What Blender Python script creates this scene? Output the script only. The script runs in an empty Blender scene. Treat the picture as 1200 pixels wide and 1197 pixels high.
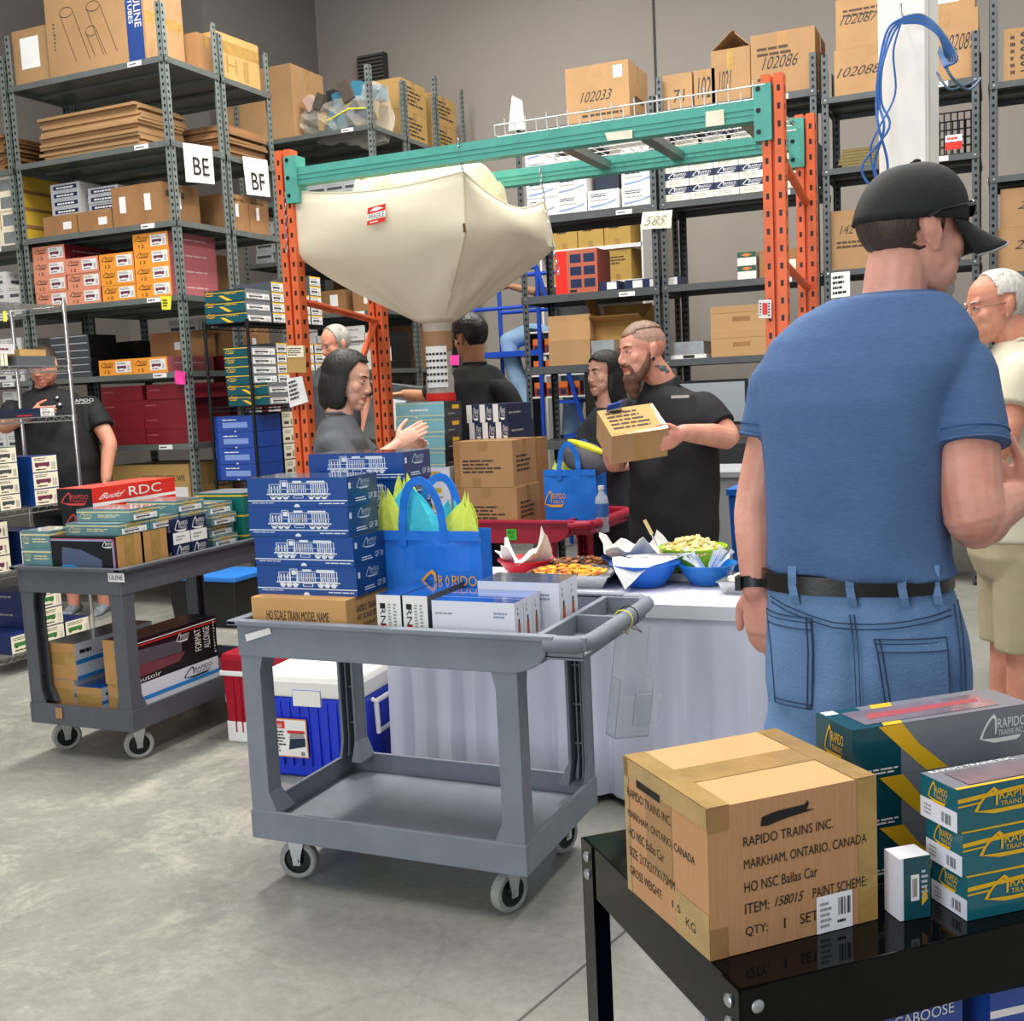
import bpy, bmesh, math, random
from mathutils import Vector as V, Matrix as M
random.seed(7)
S = bpy.context.scene
COL = S.collection
# ------------------------------------------------------------------ camera
F_PX, PITCH, ROLL, EYE, YAW = 1304.1, .1105, .0475, 1.568, .4207
def _axes():
    f = V((0, math.cos(PITCH), -math.sin(PITCH))); u = V((0, math.sin(PITCH), math.cos(PITCH))); x = V((1, 0, 0))
    c, s = math.cos(ROLL), math.sin(ROLL)
    R = M.Rotation(YAW, 3, 'Z')
    return R @ (c*x - s*u), R @ (s*x + c*u), R @ f
AX, AU, AF = _axes()
CAM = V((0, 0, EYE))
cam = bpy.data.objects.new('camera', bpy.data.cameras.new('camera'))
COL.objects.link(cam)
cam.matrix_world = M.Translation(CAM) @ M((AX, AU, -AF)).transposed().to_4x4()
cam.data.sensor_fit = 'HORIZONTAL'; cam.data.sensor_width = 36; cam.data.lens = F_PX/1200*36
cam.data.clip_start = .05; cam.data.clip_end = 100
S.camera = cam
# ------------------------------------------------------------------ light and exposure
S.view_settings.view_transform = 'Standard'; S.view_settings.look = 'None'
S.view_settings.gamma = 1; S.view_settings.use_curve_mapping = False
S.view_settings.exposure = 0.15
w = bpy.data.worlds.new('world'); S.world = w; w.use_nodes = True
w.node_tree.nodes['Background'].inputs[0].default_value = (.93, .96, 1, 1)
w.node_tree.nodes['Background'].inputs[1].default_value = .42
def area(name, loc, size, power, color=(1, 1, 1), target=None):
    l = bpy.data.lights.new(name, 'AREA'); l.shape = 'RECTANGLE'; l.size, l.size_y = size
    l.energy = power; l.color = color
    o = bpy.data.objects.new(name, l); COL.objects.link(o); o.location = loc
    if target is not None:
        o.rotation_euler = (V(target)-V(loc)).to_track_quat('-Z', 'Y').to_euler()
    return o
for i, (x, y, p) in enumerate([(-4.6, 1.8, 110), (-1.6, 1.0, 60), (1.2, 1.4, 70), (-4.3, 5.4, 300), (-1.4, 4.6, 125), (1.2, 4.6, 80),
                               (-4.3, 8.9, 80), (-1.5, 7.4, 110), (1.0, 7.6, 70)]):
    area('assumed_ceiling_light', (x, y, 6.3), (.5, 2.4), p, (1, .975, .93))  # assumed overhead lamps, added above the frame; no fixture is in view
area('assumed_door_daylight', (-2.8, -5.0, 2.6), (3.6, 3.8), 210, (.9, .95, 1), (-2.0, 4, 1.0))  # added soft light from an assumed, unseen dock door behind the camera

def at(px, py, x=None, y=None, z=None, d=None):
    r = AF + AX*((px-600)/F_PX) - AU*((py-598.5)/F_PX)
    if z is not None: t = (z-EYE)/r.z
    elif x is not None: t = x/r.x
    elif y is not None: t = y/r.y
    else: t = d
    return CAM + r*t
# ------------------------------------------------------------------ materials
def lin(h):
    h = h.lstrip('#'); c = [int(h[i:i+2], 16)/255 for i in (0, 2, 4)]
    return tuple(v/12.92 if v <= .04045 else ((v+.055)/1.055)**2.4 for v in c)
_M = {}
def mat(name, hexc='808080', rough=.5, metal=0, var=0, vscale=6, bump=0, bscale=40, trans=0, alpha=1, hue2=None, coat=0, rnd=0, emis=0, sss=0, stretch=None, ior=1.45):
    if name in _M: return _M[name]
    m = bpy.data.materials.new(name); m.use_nodes = True; _M[name] = m
    nt = m.node_tree; b = nt.nodes['Principled BSDF']; N = nt.nodes.new; L = nt.links.new
    c = lin(hexc); b.inputs['Base Color'].default_value = (*c, 1)
    b.inputs['Roughness'].default_value = rough; b.inputs['Metallic'].default_value = metal
    b.inputs['IOR'].default_value = ior
    if trans: b.inputs['Transmission Weight'].default_value = trans
    if alpha < 1: b.inputs['Alpha'].default_value = alpha
    if coat: b.inputs['Coat Weight'].default_value = coat; b.inputs['Coat Roughness'].default_value = .08
    if sss: b.inputs['Subsurface Weight'].default_value = sss; b.inputs['Subsurface Radius'].default_value = (.02, .008, .004)
    if emis: b.inputs['Emission Color'].default_value = (*c, 1); b.inputs['Emission Strength'].default_value = emis
    m.diffuse_color = (*c, 1)
    if var or bump or hue2 or rnd:
        tc = N('ShaderNodeTexCoord'); src = tc.outputs['Object']
        if stretch:
            mp = N('ShaderNodeMapping'); mp.inputs['Scale'].default_value = stretch; L(src, mp.inputs[0]); src = mp.outputs[0]
    if var or hue2:
        n = N('ShaderNodeTexNoise'); n.inputs['Scale'].default_value = vscale; n.inputs['Detail'].default_value = 5; n.inputs['Roughness'].default_value = .6
        L(src, n.inputs['Vector'])
        r = N('ShaderNodeValToRGB'); L(n.outputs[0], r.inputs[0])
        r.color_ramp.elements[0].position = .3; r.color_ramp.elements[1].position = .72
        c2 = lin(hue2) if hue2 else tuple(v*(1-var) for v in c)
        r.color_ramp.elements[0].color = (*c2, 1); r.color_ramp.elements[1].color = (*[min(1, v*(1+var*.4)) for v in c], 1)
        out = r.outputs[0]
        if rnd:
            oi = N('ShaderNodeObjectInfo'); hs = N('ShaderNodeHueSaturation'); mr = N('ShaderNodeMapRange')
            L(oi.outputs['Random'], mr.inputs[0]); mr.inputs[3].default_value = 1-rnd; mr.inputs[4].default_value = 1+rnd*.5
            L(mr.outputs[0], hs.inputs['Value']); L(out, hs.inputs['Color']); out = hs.outputs[0]
        L(out, b.inputs['Base Color'])
    if bump:
        n = N('ShaderNodeTexNoise'); n.inputs['Scale'].default_value = bscale; n.inputs['Detail'].default_value = 4
        L(src, n.inputs['Vector'])
        bp = N('ShaderNodeBump'); bp.inputs['Strength'].default_value = bump; bp.inputs['Distance'].default_value = .01
        L(n.outputs[0], bp.inputs['Height']); L(bp.outputs[0], b.inputs['Normal'])
    return m
def uvdots(name, hexc, hole, rough=.45, metal=.6, pv=.05, hv=.022, hu=.4, hw=.16):
    """steel section with punched slots: u across 0..1, v in metres along"""
    m = mat(name, hexc, rough, metal); nt = m.node_tree; N = nt.nodes.new; L = nt.links.new; b = nt.nodes['Principled BSDF']
    uv = N('ShaderNodeUVMap'); sp = N('ShaderNodeSeparateXYZ'); L(uv.outputs[0], sp.inputs[0])
    def mth(op, a, v=None, v2=None):
        n = N('ShaderNodeMath'); n.operation = op
        if hasattr(a, 'links'): L(a, n.inputs[0])
        else: n.inputs[0].default_value = a
        if v is not None:
            if hasattr(v, 'links'): L(v, n.inputs[1])
            else: n.inputs[1].default_value = v
        return n.outputs[0]
    fv = mth('MODULO', sp.outputs[1], pv)
    a1 = mth('LESS_THAN', fv, hv)
    a2 = mth('LESS_THAN', mth('ABSOLUTE', mth('SUBTRACT', sp.outputs[0], .5)), hw)
    k = mth('MULTIPLY', a1, a2)
    n = N('ShaderNodeTexNoise'); n.inputs['Scale'].default_value = 9; n.inputs['Detail'].default_value = 6
    tc = N('ShaderNodeTexCoord'); L(tc.outputs['Object'], n.inputs['Vector'])
    r = N('ShaderNodeValToRGB'); L(n.outputs[0], r.inputs[0]); c = lin(hexc)
    r.color_ramp.elements[0].color = (*[v*.72 for v in c], 1); r.color_ramp.elements[1].color = (*[min(1, v*1.12) for v in c], 1)
    mx = N('ShaderNodeMix'); mx.data_type = 'RGBA'; L(k, mx.inputs[0]); L(r.outputs[0], mx.inputs[6]); mx.inputs[7].default_value = (*lin(hole), 1)
    L(mx.outputs[2], b.inputs['Base Color'])
    return m
# ------------------------------------------------------------------ mesh building
class MB:
    def __init__(s): s.v = []; s.f = []; s.m = []; s.u = []; s.mats = []
    def mi(s, m):
        if m not in s.mats: s.mats.append(m)
        return s.mats.index(m)
    def face(s, pts, m, uv=None):
        b = len(s.v); s.v += [V(p) for p in pts]; s.f.append(tuple(range(b, b+len(pts)))); s.m.append(s.mi(m))
        s.u.append(uv or [(0, 0)]*len(pts))
    def raw(s, verts, faces, m):
        b = len(s.v); s.v += [V(p) for p in verts]; k = s.mi(m)
        for f in faces: s.f.append(tuple(b+i for i in f)); s.m.append(k); s.u.append([(0, 0)]*len(f))
    def box(s, lo, hi, m, T=None, mats=None):
        """axis-aligned box; mats: dict of face letter -> material (L R F B D T)"""
        (a, b, c), (d, e, f) = lo, hi
        P = [(a, b, c), (d, b, c), (d, e, c), (a, e, c), (a, b, f), (d, b, f), (d, e, f), (a, e, f)]
        if T is not None: P = [T @ V(p) for p in P]
        k = len(s.v); s.v += [V(p) for p in P]
        w, dd, h = d-a, e-b, f-c
        for n, q, uw, vh in (('L', (3, 0, 4, 7), dd, h), ('R', (1, 2, 6, 5), dd, h), ('F', (0, 1, 5, 4), w, h), ('B', (2, 3, 7, 6), w, h), ('D', (3, 2, 1, 0), w, dd), ('T', (4, 5, 6, 7), w, dd)):
            s.f.append(tuple(k+i for i in q)); s.m.append(s.mi((mats or {}).get(n, m)))
            s.u.append([(0, 0), (1, 0), (1, vh), (0, vh)] if vh >= uw else [(0, 0), (0, uw), (1, uw), (1, 0)])
        return s
    def cbox(s, c, size, m, T=None):
        c = V(c); h = V(size)/2
        return s.box(c-h, c+h, m, T)
    def loft(s, rings, m, cap0=True, cap1=True, closed=True):
        n = len(rings[0]); b = len(s.v); k = s.mi(m)
        for r in rings: s.v += [V(p) for p in r]
        nn = n if closed else n-1
        for i in range(len(rings)-1):
            for j in range(nn):
                a = b+i*n+j; c = b+i*n+(j+1) % n
                s.f.append((a, c, c+n, a+n)); s.m.append(k)
                s.u.append([(j/n, i), ((j+1)/n, i), ((j+1)/n, i+1), (j/n, i+1)])
        if cap0: s.f.append(tuple(b+j for j in reversed(range(n)))); s.m.append(k); s.u.append([(0, 0)]*n)
        if cap1: s.f.append(tuple(b+(len(rings)-1)*n+j for j in range(n))); s.m.append(k); s.u.append([(0, 0)]*n)
        return s
    def tube(s, pts, r, m, n=8, closed=False):
        pts = [V(p) for p in pts]; rr = r if isinstance(r, (list, tuple)) else [r]*len(pts)
        rings = []; prev = None
        for i, p in enumerate(pts):
            if closed: t = pts[(i+1) % len(pts)]-pts[i-1]
            else: t = pts[min(i+1, len(pts)-1)]-pts[max(i-1, 0)]
            t.normalize()
            if prev is None:
                a = t.orthogonal().normalized()
            else:
                a = (prev - t*prev.dot(t)); a = a.normalized() if a.length > 1e-6 else t.orthogonal().normalized()
            prev = a; bb = t.cross(a)
            rings.append([p + (a*math.cos(q*2*math.pi/n)+bb*math.sin(q*2*math.pi/n))*rr[i] for q in range(n)])
        if closed: rings.append(rings[0]); return s.loft(rings, m, False, False)
        return s.loft(rings, m)
    def cyl(s, a, b, r, m, n=16, r2=None): return s.tube([a, b], [r, r if r2 is None else r2], m, n)
    def lathe(s, prof, m, c=(0, 0, 0), n=24, cap0=False, cap1=False, sx=1, sy=1, wob=0):
        c = V(c)
        rings = [[c+V((r*sx*math.cos(j*2*math.pi/n), r*sy*math.sin(j*2*math.pi/n), z + (wob*math.sin(5*j*2*math.pi/n) if wob and i > 1 else 0))) for j in range(n)] for i, (r, z) in enumerate(prof)]
        return s.loft(rings, m, cap0, cap1)
    def ell(s, c, r, m, R=None, n=14, k=9):
        c = V(c); r = V(r if hasattr(r, '__len__') else (r, r, r)); R = R or M.Identity(3)
        rings = []
        for i in range(1, k):
            ph = math.pi*i/k
            rings.append([c + R @ V((r.x*math.sin(ph)*math.cos(t), r.y*math.sin(ph)*math.sin(t), -r.z*math.cos(ph))) for t in [2*math.pi*j/n for j in range(n)]])
        return s.loft(rings, m)
    def prism(s, poly, y0, y1, m, T=None):
        """poly in (x,z), extruded along y"""
        a = [V((x, y0, z)) for x, z in poly]; b = [V((x, y1, z)) for x, z in poly]
        if T is not None: a = [T @ p for p in a]; b = [T @ p for p in b]
        return s.loft([a, b], m)
    def mesh(s, name, smooth=False, bevel=0, seg=2, merge=False):
        me = bpy.data.meshes.new(name)
        me.from_pydata([tuple(p) for p in s.v], [], s.f)
        for m in s.mats: me.materials.append(m)
        me.polygons.foreach_set('material_index', s.m)
        uv = me.uv_layers.new(name='UVMap'); flat = [c for f in s.u for p in f for c in p]
        uv.data.foreach_set('uv', flat)
        if bevel or merge:
            bm = bmesh.new(); bm.from_mesh(me)
            if merge: bmesh.ops.remove_doubles(bm, verts=bm.verts, dist=1e-4)
            bmesh.ops.recalc_face_normals(bm, faces=bm.faces)
            if bevel:
                ed = [e for e in bm.edges if e.is_manifold and e.calc_face_angle(0) > .6]
                bmesh.ops.bevel(bm, geom=ed, offset=bevel, segments=seg, affect='EDGES', profile=.6, clamp_overlap=True)
            bm.to_mesh(me); bm.free()
        if smooth:
            me.polygons.foreach_set('use_smooth', [True]*len(me.polygons))
            try: me.set_sharp_from_angle(angle=.75)
            except Exception: pass
        me.update()
        return me
    def build(s, name, parent=None, smooth=False, bevel=0, seg=2, loc=None, rz=0, merge=False, **k):
        o = bpy.data.objects.new(name, s.mesh(name, smooth, bevel, seg, merge)); COL.objects.link(o)
        if parent is not None: o.parent = parent
        if loc is not None: o.location = loc
        if rz: o.rotation_euler = (0, 0, rz)
        for q, v in k.items(): o[q] = v
        return o
def empty(name, loc, label, cat, group=None, rz=0):
    o = bpy.data.objects.new(name, None); COL.objects.link(o); o.location = loc; o.rotation_euler = (0, 0, rz)
    o.empty_display_size = .1; tag(o, label, cat, group); return o
def tag(o, label, cat, group=None, kind=None):
    o['label'] = label; o['category'] = cat
    if group: o['group'] = group
    if kind: o['kind'] = kind
    return o
def struct(o): o['kind'] = 'structure'; return o
def part(o, name, parent, label=None):
    c = bpy.data.objects.new(name, o.data if hasattr(o, 'data') else o); COL.objects.link(c); c.parent = parent
    if label: c['label'] = label
    return c
# ---- lettering turned into mesh
_T = {}
def glyphs(s):
    if s not in _T:
        cu = bpy.data.curves.new('t', 'FONT'); cu.body = s; cu.resolution_u = 3
        o = bpy.data.objects.new('t', cu); me = bpy.data.meshes.new_from_object(o)
        vs = [v.co.copy() for v in me.vertices]; fs = [tuple(p.vertices) for p in me.polygons]
        bpy.data.objects.remove(o); bpy.data.meshes.remove(me); bpy.data.curves.remove(cu)
        x0 = min(v.x for v in vs); x1 = max(v.x for v in vs); y0 = min(v.y for v in vs); y1 = max(v.y for v in vs)
        _T[s] = ([((v.x-x0)/max(1e-6, x1-x0), (v.y-y0)/max(1e-6, y1-y0)) for v in vs], fs, (x1-x0)/max(1e-6, y1-y0))
    return _T[s]
class Face:
    """a flat frame on which prints and stickers are laid: o origin, u right, v up (unit-less 0..1 across w,h)"""
    def __init__(s, o, u, v): s.o = V(o); s.u = V(u); s.v = V(v); s.n = s.u.cross(s.v).normalized()
    def p(s, a, b, e=.0006): return s.o + s.u*a + s.v*b + s.n*e
    def quad(s, mb, r, m, e=.0006): mb.face([s.p(r[0], r[1], e), s.p(r[2], r[1], e), s.p(r[2], r[3], e), s.p(r[0], r[3], e)], m)
    def poly(s, mb, pts, m, e=.0007): mb.face([s.p(a, b, e) for a, b in pts], m)
    def text(s, mb, r, txt, m, e=.0009, shear=0, vert=False):
        vs, fs, asp = glyphs(txt); x0, y0, x1, y1 = r
        if vert == 'd': mb.raw([s.p(x0+b*(x1-x0), y1-a*(y1-y0), e) for a, b in vs], fs, m)
        elif vert: mb.raw([s.p(x1-b*(x1-x0), y0+a*(y1-y0), e) for a, b in vs], fs, m)
        else: mb.raw([s.p(x0+(a+shear*(b-.5))*(x1-x0), y0+b*(y1-y0), e) for a, b in vs], fs, m)
    def lines(s, mb, r, n, m, e=.0008, fill=.5, ragged=.4, rng=random):
        x0, y0, x1, y1 = r; h = (y1-y0)/n
        for i in range(n):
            x = x0; xe = x1-(x1-x0)*ragged*rng.random(); y = y1-(i+1)*h
            while x < xe-.01:
                wd = min((x1-x0)*rng.uniform(.08, .3), xe-x); s.quad(mb, (x, y+h*.2, x+wd, y+h*(.2+fill)), m, e); x += wd+(x1-x0)*.03
    def bars(s, mb, r, n, m, e=.0008, rng=random):
        x0, y0, x1, y1 = r; w_ = (x1-x0)/n
        for i in range(n):
            if rng.random() < .8: s.quad(mb, (x0+i*w_, y0, x0+(i+rng.uniform(.3, .8))*w_, y1), m, e)
    def logo(s, mb, r, m, txt2='TRAINS INC.', e=.0009, m2=None):
        """two-line maker's mark with a swoosh and pointed underline"""
        x0, y0, x1, y1 = r; W, H = x1-x0, y1-y0; q = lambda a, b: (x0+a*W, y0+b*H)
        s.text(mb, (*q(.385, .48), *q(.99, .80)), 'RAPIDO', m, e)
        s.text(mb, (*q(.40, .24), *q(.95, .42)), txt2, m, e)
        for A_, B_, C_, D_ in ((( .0, .21), (.30, .03), (.78, .03), (.42, .17)), ((.42, .17), (.78, .03), (.84, .08), (.9, .19))): s.poly(mb, [q(*A_), q(*B_), q(*C_), q(*D_)], m2 or m, e)
        o_, i_ = [(.0, .21), (.05, .42), (.12, .63), (.21, .84), (.30, .98), (.355, .86), (.365, .60), (.355, .30)], [(.06, .21), (.09, .40), (.15, .58), (.22, .74), (.28, .85), (.322, .79), (.33, .58), (.325, .30)]
        for k in range(7): s.poly(mb, [q(*i_[k]), q(*i_[k+1]), q(*o_[k+1]), q(*o_[k])], m, e)
def faces_of(w, d, h):
    """outside faces of a box of size w,d,h with its base centred on the origin"""
    a, b = w/2, d/2
    return dict(F=Face((-a, -b, 0), (w, 0, 0), (0, 0, h)), R=Face((a, -b, 0), (0, d, 0), (0, 0, h)), B=Face((a, b, 0), (-w, 0, 0), (0, 0, h)),
                L=Face((-a, b, 0), (0, -d, 0), (0, 0, h)), T=Face((-a, -b, h), (w, 0, 0), (0, d, 0)))
# ------------------------------------------------------------------ palette
CARD = mat('cardboard', 'ad875d', .85, var=.16, vscale=3, bump=.08, bscale=60, rnd=.12)
CARD2 = mat('cardboard_yellow', 'c09a5c', .8, var=.14, vscale=3, rnd=.08)
CARD3 = mat('cardboard_dark', '9a7048', .85, var=.2, vscale=4, rnd=.15)
CARDN = mat('cardboard_fluted', 'bd8d62', .82, var=.1, vscale=30, stretch=(8, 8, .3), bump=.1, bscale=30)
TAPE = mat('packing_tape', 'b08c4e', .18, var=.25, vscale=14, coat=.6, bump=.3, bscale=30)
TAPEB = mat('brown_tape', 'a47b4c', .3, var=.1, vscale=10)
INK = mat('black_ink', '1c1815', .7)
WHITE = mat('white_paper', 'eceae6', .7, var=.04)
CREAM = mat('cream_paper', 'efe6cc', .7)
STEEL = mat('shelf_steel', '868d89', .33, .6, var=.18, vscale=5)
STEELU = uvdots('shelf_upright_steel', '949d98', '1d1f1f')
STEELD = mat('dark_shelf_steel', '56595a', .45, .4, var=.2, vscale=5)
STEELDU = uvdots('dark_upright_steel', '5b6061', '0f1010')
ZINC = mat('zinc', 'b9bcbf', .3, .9)
CHROME = mat('chrome_wire', 'cfcfcb', .18, .95)
BLACKM = mat('black_metal', '17181a', .35, .3)
BLACKG = mat('black_gloss_paint', '09090b', .07, .0, var=.3, vscale=2, ior=1.28, bump=.02, bscale=12)
ORANGE = mat('orange_paint', 'e2683a', .45, .1, var=.2, vscale=7)
ORANGEU = uvdots('orange_post_paint', 'e66c3c', '241512', .45, .1, pv=.075, hv=.026, hu=.5, hw=.17)
TEAL = mat('teal_paint', '57ab9c', .5, .1, var=.16, vscale=10)
WALLM = mat('painted_wall', '9f968d', .9, var=.07, vscale=.6)
GREYP = mat('grey_structural_foam', '7c828c', .55, var=.14, vscale=7, bump=.06, bscale=300)
GREYP_SHADED = mat('shaded_structural_foam', '55575e', .5, var=.16, vscale=7, bump=.06, bscale=300)  # same grey foam, with the left cart's shade put into its colour
REDP = mat('red_structural_foam', 'b01f3a', .45, var=.12, vscale=8)
RUBBER = mat('grey_rubber', '9c9c98', .7, var=.1, vscale=20)
BLACKP = mat('black_plastic', '131416', .4)
CANVAS = mat('cream_canvas', 'e6dcc2', .9, var=.06, vscale=4, bump=.4, bscale=7)
CLOTH = mat('pale_tablecloth', 'c9cbda', .7, var=.05, vscale=3)
RED = mat('red_print', 'd8281c', .4)
NAVY = mat('navy_print', '1b2647', .4)
BLUEU = mat('blue_print', '16458f', .35)
PINKN = mat('pink_paper', 'f0409a', .8)
YELLOWN = mat('yellow_paper', 'e9e23c', .8)
LIME = mat('lime_plastic', 'a9d81f', .4)
CLEAR = mat('clear_plastic', 'eef2f5', .08, trans=.86, ior=1.3)
# ------------------------------------------------------------------ setting
def floor_mat():
    m = bpy.data.materials.new('polished_concrete'); m.use_nodes = True; nt = m.node_tree; N = nt.nodes.new; L = nt.links.new; b = nt.nodes['Principled BSDF']
    tc = N('ShaderNodeTexCoord')
    def noise(sc, det=8, ro=.65, dist=0):
        n = N('ShaderNodeTexNoise'); n.inputs['Scale'].default_value = sc; n.inputs['Detail'].default_value = det; n.inputs['Roughness'].default_value = ro
        n.inputs['Distortion'].default_value = dist; L(tc.outputs['Object'], n.inputs['Vector']); return n.outputs[0]
    def ramp(src, a, b_, ca, cb):
        r = N('ShaderNodeValToRGB'); L(src, r.inputs[0]); r.color_ramp.elements[0].position = a; r.color_ramp.elements[1].position = b_
        r.color_ramp.elements[0].color = (*ca, 1); r.color_ramp.elements[1].color = (*cb, 1); return r.outputs[0]
    def mix(f, a, c, mode='MIX'):
        x = N('ShaderNodeMix'); x.data_type = 'RGBA'; x.blend_type = mode
        if hasattr(f, 'links'): L(f, x.inputs[0])
        else: x.inputs[0].default_value = f
        L(a, x.inputs[6])
        if hasattr(c, 'links'): L(c, x.inputs[7])
        else: x.inputs[7].default_value = (*c, 1)
        return x.outputs[2]
    base = ramp(noise(1.1, 10, .7, .4), .35, .68, lin('86877f'), lin('9b9a91'))
    pale = ramp(noise(2.0, 15, .82, .5), .49, .60, (0, 0, 0), (1, 1, 1))
    # worn pale patches lie to the left of the carts
    sp = N('ShaderNodeSeparateXYZ'); L(tc.outputs['Object'], sp.inputs[0])
    mr = N('ShaderNodeMapRange'); L(sp.outputs[0], mr.inputs[0]); mr.inputs[1].default_value = -1.5; mr.inputs[2].default_value = -2.4; mr.inputs[3].default_value = .06; mr.inputs[4].default_value = .55
    mm = N('ShaderNodeMath'); mm.operation = 'MULTIPLY'; L(pale, mm.inputs[0]); L(mr.outputs[0], mm.inputs[1])
    c = mix(mm.outputs[0], base, lin('c2bbaa'))
    fine = ramp(noise(28, 8, .8), .34, .6, lin('a8a8a0'), (1, 1, 1))
    c = mix(.38, c, fine, 'MULTIPLY')
    vo = N('ShaderNodeTexVoronoi'); vo.feature = 'DISTANCE_TO_EDGE'; vo.inputs['Scale'].default_value = .55
    nz = N('ShaderNodeTexNoise'); nz.inputs['Scale'].default_value = 2.2; nz.inputs['Detail'].default_value = 8; L(tc.outputs['Object'], nz.inputs['Vector'])
    ad = N('ShaderNodeVectorMath'); ad.operation = 'MULTIPLY_ADD'; L(nz.outputs[1], ad.inputs[0]); ad.inputs[1].default_value = (.55, .55, .55); L(tc.outputs['Object'], ad.inputs[2])
    L(ad.outputs[0], vo.inputs['Vector'])
    cr = ramp(vo.outputs[0], .0, .006, (.62, .62, .6), (1, 1, 1))
    c = mix(.3, c, cr, 'MULTIPLY')
    L(c, b.inputs['Base Color'])
    rr = ramp(noise(5, 6), .3, .7, (.28,)*3, (.5,)*3); L(rr, b.inputs['Roughness'])
    return m
mb = MB(); mb.box((-11, -7, -.2), (5, 12.2, 0), floor_mat()); struct(mb.build('floor'))
mb = MB(); J = mat('floor_joint', '55564f', .8)
mb.box((-2.09, -6, -.002), (-2.082, 11, .0008), J, M.Rotation(0, 4, 'Z')); 
j0, j1 = at(640, 1170, z=0), at(735, 1090, z=0); T_ = M.Translation(j0) @ M.Rotation(math.atan2(j1.y-j0.y, j1.x-j0.x), 4, 'Z')
mb = MB(); mb.box((-3, -.004, -.002), (3, .004, .0008), J, T_); struct(mb.build('trim_1'))
mb = MB(); mb.box((-7.6, 11.7, 0), (5, 11.9, 7.5), WALLM); struct(mb.build('wall_back'))
mb = MB(); mb.box((-7.8, 1.5, 0), (-7.6, 11.9, 7.5), WALLM); mb2 = mb
mb = MB(); mb.box((-11, 11.5, 0), (-10.8, 12.2, 7.5), WALLM)
struct(mb2.build('wall_left', loc=(-3.1, 0, 0)))
mb = MB(); mb.box((-11, 11.7, 0), (-7.6, 11.9, 7.5), WALLM); struct(mb.build('wall_back.001'))
p = at(767, 40, y=11.7)
mb = MB(); mb.box((p.x-.012, 11.69, 0), (p.x+.012, 11.705, 7.5), mat('seam_dark', '4f4a46', .9)); struct(mb.build('trim_2'))
p = at(372, 60, y=11.7)
mb = MB(); mb.box((p.x-.5, 9.6, 4.3), (p.x, 11.7, 7.5), mat('painted_wall_dark', '79736e', .9, var=.06, vscale=.6)); struct(mb.build('wall_left.001'))
# air vent on the back wall
a, b_ = at(417, 66, y=11.6), at(452, 112, y=11.6)
mb = MB(); mb.box((a.x, 11.62, b_.z), (b_.x, 11.7, a.z), mat('vent_dark', '33322f', .7))
for i in range(12):
    z = b_.z + (a.z-b_.z)*(i+.5)/12; mb.box((a.x+.02, 11.6, z-.008), (b_.x-.02, 11.63, z+.008), mat('vent_slat', '5d5954', .6))
tag(mb.build('wall_vent'), 'square dark louvred air vent high on the back wall', 'vent')
# white column
a = at(1027, 100, y=5.2); b_ = at(1086, 100, y=5.2)
mb = MB(); wd = b_.x-a.x; PAINT = mat('white_column_paint', 'e6e2da', .55, var=.05, vscale=2)
mb.box((-wd/2, 0, 0), (wd/2, .16, 6.0), PAINT)
mb.box((wd/2-.004, .02, 0), (wd/2+.004, .05, 6.0), mat('conduit', 'cfcabd', .5))
colm = mb.build('column', bevel=.008, loc=((a.x+b_.x)/2, 5.2, 0), rz=math.radians(-17)); struct(colm); colm['label'] = 'white steel building column'
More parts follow.
